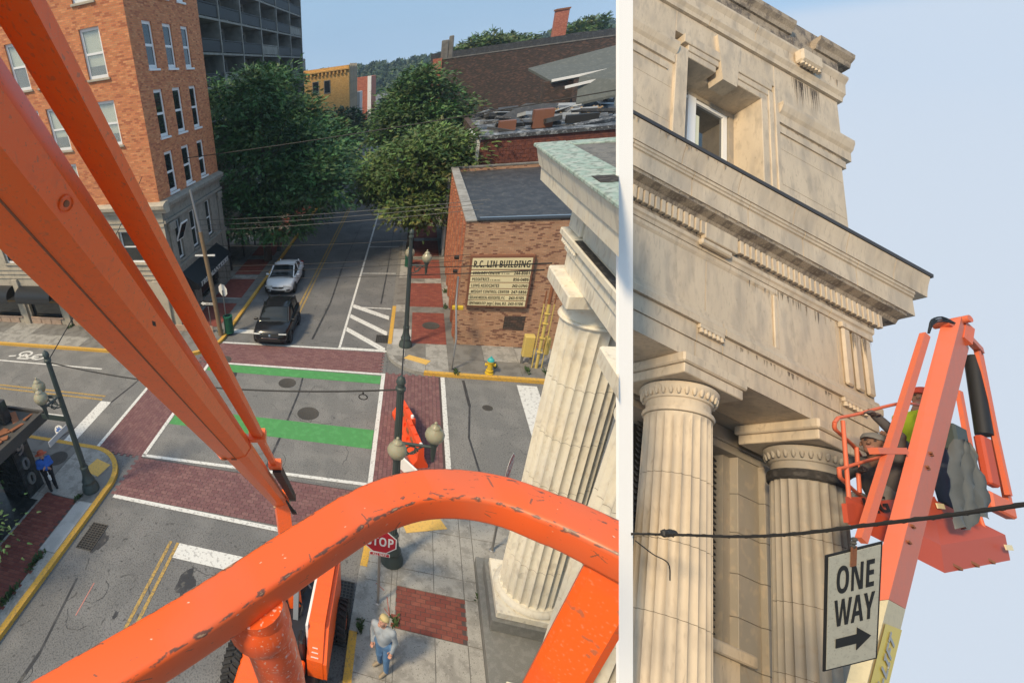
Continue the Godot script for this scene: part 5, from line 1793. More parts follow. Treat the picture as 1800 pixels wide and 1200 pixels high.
	for k in 9:
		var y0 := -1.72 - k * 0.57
		part("back_wall_block", Vector3(-0.86, y0 - 0.565, cb - 0.4), Vector3(-0.48, y0, cb), M.marble_grey_shade, o, 0.006)
		part("pilaster_block", Vector3(-0.475, y0 - 0.565, cb - 0.3), Vector3(-0.10, y0, cb + 0.07), M.marble_grey_shade, o, 0.006)
	part("lintel", Vector3(L, -1.72, cb - 0.4), Vector3(0.4, -1.55, cb + 0.02), M.marble_grey_shade, o, 0.006)
	part("opening_jamb", Vector3(-0.98, -4.4, cb - 0.4), Vector3(-0.865, -1.725, cb - 0.10), M.marble_grey_shade, o)
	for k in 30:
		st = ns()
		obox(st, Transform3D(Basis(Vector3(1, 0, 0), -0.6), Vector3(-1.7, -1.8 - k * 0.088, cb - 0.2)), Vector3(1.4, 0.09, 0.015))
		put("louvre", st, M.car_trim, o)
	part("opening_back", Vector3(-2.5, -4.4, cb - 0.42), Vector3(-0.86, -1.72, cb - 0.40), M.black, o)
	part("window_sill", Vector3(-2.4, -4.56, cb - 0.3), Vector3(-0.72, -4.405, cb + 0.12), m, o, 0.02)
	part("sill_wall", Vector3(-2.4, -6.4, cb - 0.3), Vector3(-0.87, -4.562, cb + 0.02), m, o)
	part("back_wall", Vector3(L, -6.4, cb - 0.7), Vector3(0.5, -1.2, cb - 0.45), M.marble_grey_shade, o)
	part("side_wall", Vector3(-0.098, -6.4, cb - 0.3), Vector3(0.3, -1.725, cb + 0.02), M.marble_grey_shade, o)

func second_ground() -> void:
	# unseen street below the second view, added to block light from under it
	var g := structure("pavement")
	g.transform = Transform3D(RB, RO)
	part("slab", Vector3(-40, -7.6, -8), Vector3(60, -7.4, 60), M.concrete, g)

func build_divider() -> void:  # white strip put in to divide the two views, shaped as a post
	var o := thing("white_divider", "tall plain white dividing strip put between the street view and the bank view", "post")
	var d := 5.0
	o.transform = Transform3D(CAM, EYE + CAM * Vector3(0.82613 * d, 0, -d - 0.03))
	part("shaft", Vector3(-0.01535 * d, -5.5, 0.0), Vector3(0.01535 * d, 5.5, 0.03), M.divider_white, o, 0.001)

# ---------------------------------------------------------------- trees
var _frond: ArrayMesh
func frond_mesh() -> ArrayMesh:
	if _frond:
		return _frond
	var st := ns()
	st.set_color(Color.WHITE)
	for i in 6:
		var t := (i + 0.6) / 6.0
		var c := Vector3(0, -0.12 * t * t, t)
		for s in [-1.0, 1.0]:
			var a := c + Vector3(s * 0.03, 0, 0)
			var b := c + Vector3(s * 0.34 * (1.1 - 0.6 * t), -0.06, 0.10)
			var w := Vector3(0, 0.015, 0.10)
			tri(st, a - w, b, a + w)
			tri(st, a + w, b, b + Vector3(-s * 0.12, 0.02, 0.12))
	st.generate_normals()
	_frond = st.commit()
	return _frond

func tree(label: String, at: Vector3, blobs: Array, clusters: int, per: int, size: float, tint: Color, trunk_r: float, group := "street trees along the main street") -> Node3D:
	var o := thing("street_tree", label, "tree", at, 0.0, group)
	var rg := RandomNumberGenerator.new()
	rg.seed = int(absf(at.x * 131 + at.z * 17)) + 5
	var st := ns(true)
	var top: Vector3 = blobs[0][0]
	var h0 := top.y * 0.45
	tube(st, [Vector3.ZERO, Vector3(0.03, h0 * 0.5, 0.02), Vector3(-0.02, h0, 0)], [trunk_r * 1.25, trunk_r, trunk_r * 0.85], 9)
	put("trunk", st, M.bark, o)
	for b in blobs:
		st = ns(true)
		var e: Vector3 = b[0]
		var m1 := Vector3(0, h0, 0).lerp(e, 0.5) + Vector3(0, 0.3, 0)
		tube(st, [Vector3(0, h0 - 0.2, 0), m1, e], [trunk_r * 0.6, trunk_r * 0.38, trunk_r * 0.12], 6)
		for k in 5:
			var d := Vector3(rg.randfn(), rg.randfn() * 0.6 + 0.3, rg.randfn()).normalized() * (b[1] as Vector3)
			tube(st, [m1.lerp(e, rg.randf()), e + d * 0.5, e + d * 0.9], [trunk_r * 0.2, trunk_r * 0.12, trunk_r * 0.04], 5)
		put("limb", st, M.bark, o)
	var total := 0.0
	for b in blobs:
		total += b[1].x * b[1].y
	var xfs := []
	var cols := []
	for b in blobs:
		var n := int(clusters * b[1].x * b[1].y / total)
		for k in n:
			var d := Vector3(rg.randfn(), rg.randfn(), rg.randfn()).normalized()
			var rr: float = pow(rg.randf_range(0.15, 1.0), 0.5)
			var cc: Vector3 = b[0] + d * rr * (b[1] as Vector3)
			var cr := rg.randf_range(0.5, 1.0)
			var shade := rg.randf_range(0.65, 1.45)
			var warm := 1.35 if rg.randf() < 0.25 else 1.0
			for q in per:
				var dd := Vector3(rg.randfn() * 0.75, rg.randfn() * 0.32, rg.randfn() * 0.75) * cr * 0.8
				var p := cc + dd
				if edge.distance_to(at + p) > -0.6:
					continue
				var fwd := (dd + d * 0.4 + Vector3(rg.randfn(), rg.randfn() * 0.5 - 0.25, rg.randfn()) * 0.5).normalized()
				var bs := Basis.looking_at(-fwd, Vector3.UP if absf(fwd.y) < 0.95 else Vector3.RIGHT).rotated(fwd, rg.randf_range(-0.7, 0.7))
				xfs.append(Transform3D(bs.scaled(Vector3.ONE * size * rg.randf_range(0.7, 1.3)), p))
				cols.append(Color(tint.r * warm * shade * rg.randf_range(0.8, 1.25), tint.g * shade * rg.randf_range(0.85, 1.15), tint.b * shade * rg.randf_range(0.8, 1.2)))
	var mm := MultiMesh.new()
	mm.transform_format = MultiMesh.TRANSFORM_3D
	mm.use_colors = true
	mm.mesh = frond_mesh()
	mm.instance_count = xfs.size()
	for k in xfs.size():
		mm.set_instance_transform(k, xfs[k])
		mm.set_instance_color(k, cols[k])
	var mi := MultiMeshInstance3D.new()
	mi.name = "crown"
	mi.set_meta("kind", "stuff")
	mi.multimesh = mm
	mi.material_override = M.leaf
	o.add_child(mi, true)
	return o

func build_trees() -> void:
	var V := func(x, y, z): return Vector3(x, y, z)
	var g1 := Color(0.050, 0.128, 0.040)
	var g2 := Color(0.066, 0.142, 0.042)
	var g3 := Color(0.092, 0.155, 0.042)
	tree("large dark green tree in front of the high rise", Vector3(-9.35, 0.12, -31.2), [[Vector3(0.4, 6.6, -0.5), Vector3(3.2, 4.0, 3.0)], [Vector3(-2.4, 8.6, -1.5), Vector3(2.2, 3.0, 2.4)], [Vector3(3.1, 5.0, 0.2), Vector3(2.6, 2.2, 2.2)], [Vector3(0.3, 10.2, -0.6), Vector3(2.6, 2.0, 2.4)], [Vector3(-1.4, 3.4, 0.6), Vector3(2.4, 1.6, 1.8)], [Vector3(1.4, 3.0, 1.0), Vector3(2.0, 1.3, 1.6)], [Vector3(3.0, 7.0, -0.8), Vector3(1.6, 1.5, 1.6)]], 520, 46, 0.25, g1, 0.24)
	tree("second tree along the left pavement, crown toward the street", Vector3(-9.33, 0.12, -38.9), [[Vector3(0.0, 6.6, 0), Vector3(3.2, 3.2, 3.0)], [Vector3(2.9, 5.2, 0.4), Vector3(2.5, 2.4, 2.6)], [Vector3(-2.0, 9.6, -0.6), Vector3(2.6, 2.6, 2.4)], [Vector3(0.9, 8.6, 0), Vector3(1.8, 1.4, 2.2)], [Vector3(2.4, 3.4, 0.6), Vector3(1.8, 1.3, 2.0)]], 420, 42, 0.27, g1, 0.22)
	tree("third tree along the left pavement, behind the others", Vector3(-9.2, 0.12, -47.5), [[Vector3(0.2, 5.6, 0), Vector3(3.2, 2.8, 3.0)], [Vector3(2.4, 5.2, 0), Vector3(2.0, 1.9, 2.4)]], 260, 34, 0.31, g1, 0.2)
	tree("thin dark tree at the far end of the left pavement", Vector3(-9.0, 0.12, -62), [[Vector3(0.4, 5.0, 0), Vector3(2.6, 2.4, 2.6)], [Vector3(2.6, 5.6, 0), Vector3(1.6, 1.6, 2.0)]], 110, 26, 0.38, Color(0.035, 0.075, 0.03), 0.2)
	tree("leafy tree overhanging the right pavement beside the brick office", Vector3(-0.1, 0.12, -33.5), [[Vector3(0.2, 5.0, 0), Vector3(2.7, 2.3, 2.5)], [Vector3(-2.2, 4.6, -0.2), Vector3(1.9, 1.7, 2.0)], [Vector3(2.3, 5.6, 0), Vector3(1.9, 1.4, 2.0)], [Vector3(0.3, 3.0, 1.4), Vector3(1.9, 1.3, 1.6)], [Vector3(0.9, 6.6, -0.4), Vector3(2.2, 1.1, 2.0)]], 400, 46, 0.24, g3, 0.2)
	tree("tall tree on the right pavement behind the leafy one", Vector3(-0.2, 0.12, -47.5), [[Vector3(0.2, 7.2, 0), Vector3(3.4, 3.0, 3.2)], [Vector3(-2.2, 6.0, 0), Vector3(2.0, 2.0, 2.6)], [Vector3(2.6, 6.6, 0), Vector3(2.2, 1.8, 2.4)], [Vector3(0.2, 9.4, 0), Vector3(1.9, 1.3, 2.0)]], 360, 42, 0.29, g2, 0.22)
	tree("dark tree at the far end of the right pavement", Vector3(-1.4, 0.12, -72), [[Vector3(0.4, 6.0, 0), Vector3(3.0, 3.0, 3.2)], [Vector3(-2.0, 5.6, 0), Vector3(1.8, 2.0, 2.4)]], 200, 28, 0.4, g1, 0.22)
	for q in [[10.5, -105.0, 11.3, "bright green tree rising behind the middle of the burnt warehouse"], [6.5, -108.0, 10.2, "smaller green tree at the left end behind the burnt warehouse"], [15.0, -112.0, 10.6, "green tree left of the tall red chimney"], [25.5, -112.0, 11.8, "bright green tree right of the tall red chimney"]]:
		tree(q[3], Vector3(q[0], 0, q[1]), [[Vector3(0, q[2], 0), Vector3(4.2, 2.9, 3.5)], [Vector3(2.5, q[2] - 1.0, 0), Vector3(3.0, 2.0, 3.0)]], 150, 24, 0.65, Color(0.085, 0.15, 0.04), 0.3, "trees behind the warehouse")
	# leaves reaching in at the left edge
	tree("young tree whose leaves reach over the red brick pavement at the left edge", Vector3(-10.3, 0.12, -5.2), [[Vector3(0.55, 2.05, 0.0), Vector3(0.40, 0.36, 0.4)]], 16, 30, 0.10, g2, 0.05)
	tree("slim sapling behind the 900 pylon", Vector3(-12.1, 0.12, -7.0), [[Vector3(0.2, 2.1, -0.2), Vector3(0.36, 0.3, 0.36)]], 12, 22, 0.10, g2, 0.03)
	var o := thing("shop_plant", "small plant growing against the pink stone base", "plant", Vector3(-17.2, 0.12, -19.95))
	var st := ns()
	for k in 120:
		var c := Vector3(rng.randfn() * 0.12, rng.randf() * 0.9, rng.randfn() * 0.1)
		var d := Vector3(rng.randfn(), rng.randfn(), rng.randfn()).normalized() * 0.1
		tri(st, c, c + d, c + d.cross(Vector3.UP) * 0.7 + d * 0.5)
	put("leaves", st, M.weed, o)

# ---------------------------------------------------------------- street furniture
func lamp_post(label: String, at: Vector3, h: float, arms: Array) -> Node3D:
	var o := thing("lamp_post", label, "lamp post", at, 0.0, "green street lamps with globes")
	var st := ns(true)
	lathe(st, [Vector2(0.27, 0), Vector2(0.27, 0.12), Vector2(0.25, 0.15), Vector2(0.25, 0.22), Vector2(0.21, 0.27), Vector2(0.19, 0.36), Vector2(0.21, 0.42), Vector2(0.17, 0.5), Vector2(0.13, 0.66), Vector2(0.12, 0.9), Vector2(0.135, 0.93), Vector2(0.13, 0.97), Vector2(0.105, 1.0), Vector2(0, 1.0)], 20)
	put("base", st, M.lamp_green, o)
	st = ns()
	var nf := 12
	for k in nf:
		var t0 := TAU * k / nf
		var t1 := TAU * (k + 0.5) / nf
		var t2 := TAU * (k + 1) / nf
		for e in [[t0, 1.0, t1, 0.88], [t1, 0.88, t2, 1.0]]:
			var a := Vector3(cos(e[0]) * e[1], 0, sin(e[0]) * e[1])
			var b := Vector3(cos(e[2]) * e[3], 0, sin(e[2]) * e[3])
			quad(st, a * 0.07 + Vector3(0, h - 0.3, 0), b * 0.07 + Vector3(0, h - 0.3, 0), b * 0.095 + Vector3(0, 1.0, 0), a * 0.095 + Vector3(0, 1.0, 0))
	put("pole", st, M.lamp_green, o)
	st = ns(true)
	lathe(st, [Vector2(0.08, h - 0.34), Vector2(0.1, h - 0.32), Vector2(0.1, h - 0.26), Vector2(0.075, h - 0.24), Vector2(0.075, h - 0.16), Vector2(0.095, h - 0.14), Vector2(0.09, h - 0.1), Vector2(0.07, h - 0.03), Vector2(0.03, h), Vector2(0.025, h + 0.02), Vector2(0, h + 0.03)], 14)
	put("finial", st, M.lamp_green, o)
	for a in arms:
		var e: Vector3 = a
		var dir := Vector3(e.x, 0, e.z).normalized()
		st = ns(true)
		var y := e.y - 0.32
		tube(st, [Vector3(0, y, 0), Vector3(e.x, y, e.z)], 0.035, 8)
		var sc := []
		for k in 13:
			var t := k / 12.0
			var an := t * TAU * 1.1
			sc.append(dir * (0.28 + cos(an) * 0.13 * (1 - t * 0.4)) + Vector3(0, y - 0.17 + sin(an) * 0.13 * (1 - t * 0.4), 0))
		tube(st, sc, 0.018, 6)
		tube(st, [dir * 0.06 + Vector3(0, y - 0.35, 0), dir * 0.2 + Vector3(0, y - 0.3, 0), dir * 0.5 + Vector3(0, y - 0.02, 0)], 0.02, 6)
		var arm := put("arm", st, M.lamp_green, o)
		st = ns(true)
		lathe(st, [Vector2(0.0, -0.72), Vector2(0.03, -0.7), Vector2(0.035, -0.6), Vector2(0.045, -0.58), Vector2(0.06, -0.3), Vector2(0.085, -0.24), Vector2(0.1, -0.17), Vector2(0.08, -0.15)], 14, Transform3D(Basis(), e))
		put("globe_holder", st, M.lamp_green, arm)
		st = ns(true)
		lathe(st, [Vector2(0.08, -0.17), Vector2(0.14, -0.14), Vector2(0.185, -0.04), Vector2(0.19, 0.03), Vector2(0.16, 0.12), Vector2(0.1, 0.17), Vector2(0.09, 0.19), Vector2(0.1, 0.2), Vector2(0.085, 0.235), Vector2(0.04, 0.26), Vector2(0.025, 0.30), Vector2(0.03, 0.32), Vector2(0.0, 0.35)], 20, Transform3D(Basis(), e))
		put("globe", st, M.globe, arm)
	return o

func octagon(r: float) -> PackedVector2Array:
	var p := PackedVector2Array()
	for k in 8:
		var t := TAU * (k + 0.5) / 8
		p.append(Vector2(cos(t), sin(t)) * r)
	return p

func stop_sign(label: String, at: Vector3, turn: float, h: float, r: float, all_way: bool, lean := 0.0) -> Node3D:
	var o := thing("stop_sign", label, "sign", at, turn, "stop signs at the crossing")
	o.rotation.x = lean
	var st := ns(true)
	tube(st, [Vector3(0, 0, 0), Vector3(0, h, 0)], 0.028, 8)
	put("post", st, M.steel, o)
	st = ns(true)
	lathe(st, [Vector2(0.07, 0), Vector2(0.07, 0.015), Vector2(0.04, 0.03), Vector2(0.035, 0.1), Vector2(0, 0.1)], 12)
	put("post_foot", st, M.steel, o)
	st = ns()
	extr(st, octagon(r), 0.004, Transform3D(Basis(), Vector3(0, h, 0.03)))
	var pl := put("plate", st, M.sign_white, o)
	st = ns()
	extr(st, octagon(r * 0.93), 0.003, Transform3D(Basis(), Vector3(0, h, 0.034)))
	put("red_face", st, M.sign_red, pl)
	text_part("lettering", "STOP", r * 0.72, M.sign_white, pl, Transform3D(Basis(), Vector3(0, h, 0.0375)), 0.003, "Droid Sans", true, r * 1.5)
	if all_way:
		st = ns()
		cbx(st, Vector3(-r * 0.58, h - r * 1.24, 0.03), Vector3(r * 0.58, h - r * 0.96, 0.035), 0.002)
		var p2 := put("small_plate", st, M.sign_white, o)
		st = ns()
		bx(st, Vector3(-r * 0.54, h - r * 1.21, 0.0352), Vector3(r * 0.54, h - r * 0.99, 0.0375))
		put("red_face", st, M.sign_red, p2)
		text_part("lettering", "ALL WAY", r * 0.16, M.sign_white, p2, Transform3D(Basis(), Vector3(0, h - r * 1.1, 0.038)), 0.003, "Droid Sans", true, r * 0.8)
	return o

func build_street_things() -> void:
	lamp_post("green lamp post with two globes beside the orange barriers", Vector3(-0.05, 0.12, -8.62), 5.45, [Vector3(0.71, 4.1, 0.02), Vector3(0.0, 4.1, 0.64)])
	lamp_post("green lamp post with two globes in front of the brick office", Vector3(-0.02, 0.12, -19.8), 5.2, [Vector3(0.62, 4.05, 0.05), Vector3(-0.02, 4.05, -0.6)])
	var l := lamp_post("leaning green lamp post with two globes beside the woman", Vector3(-9.3, 0.12, -9.04), 5.15, [Vector3(-0.5, 4.0, 0.15), Vector3(-0.05, 4.0, 0.62)])
	# name blades and blue sign on the left lamp
	var sg := thing("street_name_sign", "two street name blades on the lamp post beside the woman", "sign", Vector3(-9.3, 2.95, -9.04))
	part("blade", Vector3(-0.95, -0.1, -0.015), Vector3(-0.12, 0.08, 0.015), M.lamp_green, sg)
	part("blade", Vector3(-0.015, -0.28, 0.12), Vector3(0.015, -0.1, 0.95), M.metal_sheet, sg)
	var bs := thing("blue_round_sign", "blue and white round sign below the street name blades", "sign", Vector3(-9.72, 2.5, -9.0))
	var st := ns(true)
	lathe(st, [Vector2(0, 0), Vector2(0.17, 0), Vector2(0.17, 0.012), Vector2(0, 0.012)], 24, Transform3D(Basis(Vector3(1, 0, 0), PI / 2 - 0.3), Vector3.ZERO))
	put("disc", st, M.sign_white, bs)
	for k in 7:
		st = ns()
		var b := Basis(Vector3(1, 0, 0), -0.3) * Basis(Vector3(0, 0, 1), TAU * k / 7.0)
		bx(st, Vector3(-0.025, 0.02, 0.006), Vector3(0.025, 0.12, 0.016))
		put("blue_petal", st, M.blue, bs, Transform3D(b, Vector3.ZERO))
	stop_sign("red stop sign with small all way plate facing the lift", Vector3(-0.29, 0.12, -7.4), 0.02, 2.1, 0.36, true)
	stop_sign("stop sign seen nearly edge-on beside the marble column", Vector3(2.28, 0.12, -9.5), 1.18, 2.75, 0.34, true)
	stop_sign("stop sign seen from behind beside the wooden utility pole", Vector3(-8.55, 0.12, -20.35), PI - 0.5, 2.25, 0.33, false)
	# one way arrow on a thin post
	var o := thing("one_way_sign", "small white arrow sign on a thin post in front of the black awning", "sign", Vector3(-9.55, 0.12, -20.6))
	st = ns(true)
	tube(st, [Vector3.ZERO, Vector3(0, 1.5, 0)], 0.022, 8)
	put("post", st, M.steel, o)
	part("plate", Vector3(-0.42, 1.28, 0.025), Vector3(0.42, 1.56, 0.032), M.black, o)
	st = ns()
	extr(st, PackedVector2Array([Vector2(-0.38, 1.42), Vector2(-0.22, 1.53), Vector2(-0.22, 1.48), Vector2(0.38, 1.48), Vector2(0.38, 1.36), Vector2(-0.22, 1.36), Vector2(-0.22, 1.31)]), 0.004, Transform3D(Basis(), Vector3(0, 0, 0.033)))
	put("arrow", st, M.sign_white, o)
	text_part("lettering", "ONE WAY", 0.07, M.letter_black, o, Transform3D(Basis(), Vector3(0.1, 1.42, 0.038)), 0.002, "Droid Sans", true, 0.4)
	# utility pole
	o = thing("utility_pole", "weathered leaning wooden utility pole by the green bin", "pole", Vector3(-8.75, 0.12, -19.9))
	st = ns(true)
	tube(st, [Vector3.ZERO, Vector3(-0.12, 2.6, 0.0), Vector3(-0.3, 5.3, 0.0)], [0.12, 0.11, 0.095], 10)
	put("shaft", st, M.wood_pole, o)
	st = ns(true)
	tube(st, [Vector3(-0.3, 5.25, 0.0), Vector3(-0.5, 7.2, 0.0)], [0.07, 0.05], 8)
	put("steel_top", st, M.steel, o)
	part("cross_arm", Vector3(-0.75, 4.15, -0.05), Vector3(0.25, 4.22, 0.02), M.white_paint, o)
	# bins
	for q in [[-8.42, -20.25, "green wire litter bin at the foot of the utility pole"], [-0.1, -30.0, "green litter bin on the right pavement under the trees"]]:
		o = thing("litter_bin", q[2], "bin", Vector3(q[0], 0.12, q[1]), 0.0, "green litter bins")
		for k in 18:
			st = ns()
			bx(st, Vector3(0.205, 0.04, -0.03), Vector3(0.22, 0.88, 0.03))
			put("slat", st, M.bin_green, o, Transform3D(Basis(Vector3.UP, TAU * k / 18), Vector3.ZERO))
		st = ns(true)
		lathe(st, [Vector2(0.19, 0.02), Vector2(0.24, 0.02), Vector2(0.24, 0.08), Vector2(0.2, 0.08)], 20)
		lathe(st, [Vector2(0.2, 0.84), Vector2(0.245, 0.84), Vector2(0.245, 0.93), Vector2(0.16, 0.95), Vector2(0.15, 0.9)], 20)
		put("hoop", st, M.bin_green, o)
		st = ns(true)
		lathe(st, [Vector2(0.19, 0.04), Vector2(0.19, 0.82), Vector2(0, 0.8)], 16)
		put("liner", st, M.black, o)
	# hydrant
	o = thing("fire_hydrant", "yellow fire hydrant with turquoise cap on the far pavement", "hydrant", Vector3(3.07, 0.12, -17.95))
	st = ns(true)
	lathe(st, [Vector2(0.15, 0), Vector2(0.15, 0.05), Vector2(0.1, 0.06), Vector2(0.095, 0.12), Vector2(0.13, 0.13), Vector2(0.13, 0.17), Vector2(0.095, 0.18), Vector2(0.09, 0.5), Vector2(0.125, 0.51), Vector2(0.125, 0.56), Vector2(0.1, 0.57)], 16)
	put("barrel", st, M.hydrant, o)
	st = ns(true)
	lathe(st, [Vector2(0.125, 0.565), Vector2(0.12, 0.62), Vector2(0.08, 0.68), Vector2(0.03, 0.70), Vector2(0.03, 0.76), Vector2(0, 0.76)], 16)
	put("bonnet", st, M.teal, o)
	for t in [0.0, PI, PI / 2]:
		st = ns(true)
		lathe(st, [Vector2(0.05, 0.07), Vector2(0.05, 0.14), Vector2(0.065, 0.14), Vector2(0.06, 0.18), Vector2(0.02, 0.19), Vector2(0, 0.19)], 12, Transform3D(Basis(Vector3.UP, t) * Basis(Vector3(0, 0, 1), -PI / 2), Vector3(0, 0.4, 0)))
		put("outlet", st, M.hydrant, o)
	# thin post with yellow signal
	o = thing("signal_post", "thin grey post with small yellow head at the corner of the brick office", "post", Vector3(1.75, 0.12, -18.05))
	st = ns(true)
	tube(st, [Vector3(0, 0, 0), Vector3(0.05, 1.4, 0), Vector3(0.02, 2.4, -1.2), Vector3(0.02, 3.4, -1.4)], 0.035, 8)
	put("post", st, M.steel, o)
	part("yellow_head", Vector3(-0.1, 2.1, -1.25), Vector3(0.3, 2.25, -1.1), M.hydrant, o, 0.02)
	# yellow conduits on the brick wall
	o = thing("conduit_pipes", "tall yellow and rusty service pipes beside the brick wall", "pipes", Vector3(4.75, 0.12, -18.6))
	for q in [[0.0, 0.055, 3.6], [0.17, 0.02, 3.3], [-0.15, 0.022, 3.2]]:
		st = ns(true)
		tube(st, [Vector3(q[0], 0.0, 0), Vector3(q[0], 2.7, 0)], q[1], 10)
		put("pipe", st, M.pipe_yellow, o)
		st = ns(true)
		tube(st, [Vector3(q[0], 2.7, 0), Vector3(q[0], q[2], 0)], q[1] * 1.05, 10)
		put("rusty_pipe", st, M.rust, o)
	for y in [0.7, 1.3, 1.9, 2.3]:
		part("strap", Vector3(-0.085, y, -0.085), Vector3(0.085, y + 0.03, 0.085), M.pipe_yellow, o)
	o = thing("utility_box", "yellow metal box fixed beside the service pipes", "box", Vector3(4.45, 0.12, -18.9))
	part("case", Vector3(-0.2, 0.35, -0.15), Vector3(0.15, 1.25, 0.15), M.pipe_yellow, o, 0.03)
	part("case", Vector3(0.5, 0.5, -0.15), Vector3(0.66, 1.2, 0.15), M.pipe_yellow, o, 0.03)
	part("leg", Vector3(-0.2, 0.0, -0.05), Vector3(-0.12, 0.35, 0.05), M.steel, o)
	part("leg", Vector3(0.08, 0.0, -0.05), Vector3(0.16, 0.35, 0.05), M.steel, o)
	# orange barriers
	for q in [[0.12, -14.25, 0.35, "orange plastic barrier farther from the lamp post"], [0.42, -12.9, 0.28, "orange plastic barrier nearer the lamp post, with white cap"]]:
		o = thing("plastic_barrier", q[3], "barrier", Vector3(q[0], 0.012, q[1]), q[2], "orange water-filled barriers")
		st = ns()
		var pf := PackedVector2Array([Vector2(-0.28, 0), Vector2(0.28, 0), Vector2(0.28, 0.14), Vector2(0.12, 0.4), Vector2(0.09, 0.95), Vector2(-0.09, 0.95), Vector2(-0.12, 0.4), Vector2(-0.28, 0.14)])
		extr(st, pf, 1.5, Transform3D(Basis(), Vector3(0, 0, -0.75)))
		o.scale = Vector3(0.82, 0.86, 0.92)
		put("body", st, M.orange_plastic, o)
		for z in [-0.5, 0.0, 0.5]:
			part("slot", Vector3(-0.131, 0.55, z - 0.12), Vector3(0.131, 0.72, z + 0.12), M.rust, o, 0.02)
			part("top_lug", Vector3(-0.07, 0.95, z - 0.1), Vector3(0.07, 1.02, z + 0.1), M.orange_plastic, o, 0.02)
		st = ns(true)
		lathe(st, [Vector2(0.06, 0.95), Vector2(0.06, 1.05), Vector2(0.03, 1.08), Vector2(0, 1.08)], 12, Transform3D(Basis(), Vector3(0, 0, 0.66)))
		put("filler_cap", st, M.white, o)
		for z in [-0.35, 0.35]:
			part("rib", Vector3(-0.2, 0.02, z - 0.03), Vector3(-0.1, 0.5, z + 0.03), M.orange_plastic, o)
	o = thing("white_board", "white board leaning against the barriers behind the lamp post", "board", Vector3(0.25, 0.012, -11.9), 0.7)
	part("panel", Vector3(-0.04, 0.0, -0.4), Vector3(0.02, 0.5, 0.4), M.white, o, 0.01)
	part("foot", Vector3(-0.15, 0.0, -0.05), Vector3(0.15, 0.05, 0.05), M.white, o)
	# street lamp far left pavement and a shelter roof in the shade
	o = thing("slim_post", "slim dark post at the left pavement edge under the trees", "post", Vector3(-9.1, 0.12, -33.3))
	st = ns(true)
	tube(st, [Vector3.ZERO, Vector3(0, 3.2, 0)], 0.06, 8)
	lathe(st, [Vector2(0.18, 0), Vector2(0.15, 0.2), Vector2(0.08, 0.35), Vector2(0.06, 0.6)], 12)
	put("shaft", st, M.lamp_green, o)
	o = thing("bus_shelter", "dark flat-roofed shelter in the shade behind the brick building", "shelter", Vector3(-12.6, 0.12, -31))
	part("roof", Vector3(-1.4, 2.6, -4), Vector3(1.4, 2.8, 2), M.roof_slate, o)
	for z in [-3.8, -1.0, 1.8]:
		part("post", Vector3(1.2, 0, z), Vector3(1.3, 2.6, z + 0.1), M.car_trim, o)
	part("back_panel", Vector3(-1.3, 0.2, -3.9), Vector3(-1.25, 2.4, 1.9), M.glass, o)

# ---------------------------------------------------------------- cars
# stations: [z, half width low, y low, half width belt, y belt, half width roof, y roof]
func loft(st: SurfaceTool, sections: Array) -> void:
	for i in sections.size() - 1:
		var a: Array = sections[i]
		var b: Array = sections[i + 1]
		for k in a.size() - 1:
			quad(st, a[k], a[k + 1], b[k + 1], b[k])
	for e in [0, sections.size() - 1]:
		var s: Array = sections[e]
		for k in range(1, s.size() - 1):
			tri(st, s[0], s[k], s[k + 1])

func ring(z: float, pts: Array) -> Array:
	var o := []
	for p in pts:
		o.append(Vector3(p[0], p[1], z))
	for i in range(pts.size() - 1, -1, -1):
		if absf(pts[i][0]) > 1e-4:
			o.append(Vector3(-pts[i][0], pts[i][1], z))
	o.append(o[0])
	return o

func interp(tab: Array, z: float) -> Array:
	for i in tab.size() - 1:
		if z >= tab[i][0] and z <= tab[i + 1][0]:
			var t: float = (z - tab[i][0]) / (tab[i + 1][0] - tab[i][0])
			t = t * t * (3 - 2 * t) * 0.5 + t * 0.5
			var o := []
			for k in range(1, tab[i].size()):
				o.append(lerpf(tab[i][k], tab[i + 1][k], t))
			return o
	return tab[0 if z < tab[0][0] else tab.size() - 1].slice(1)

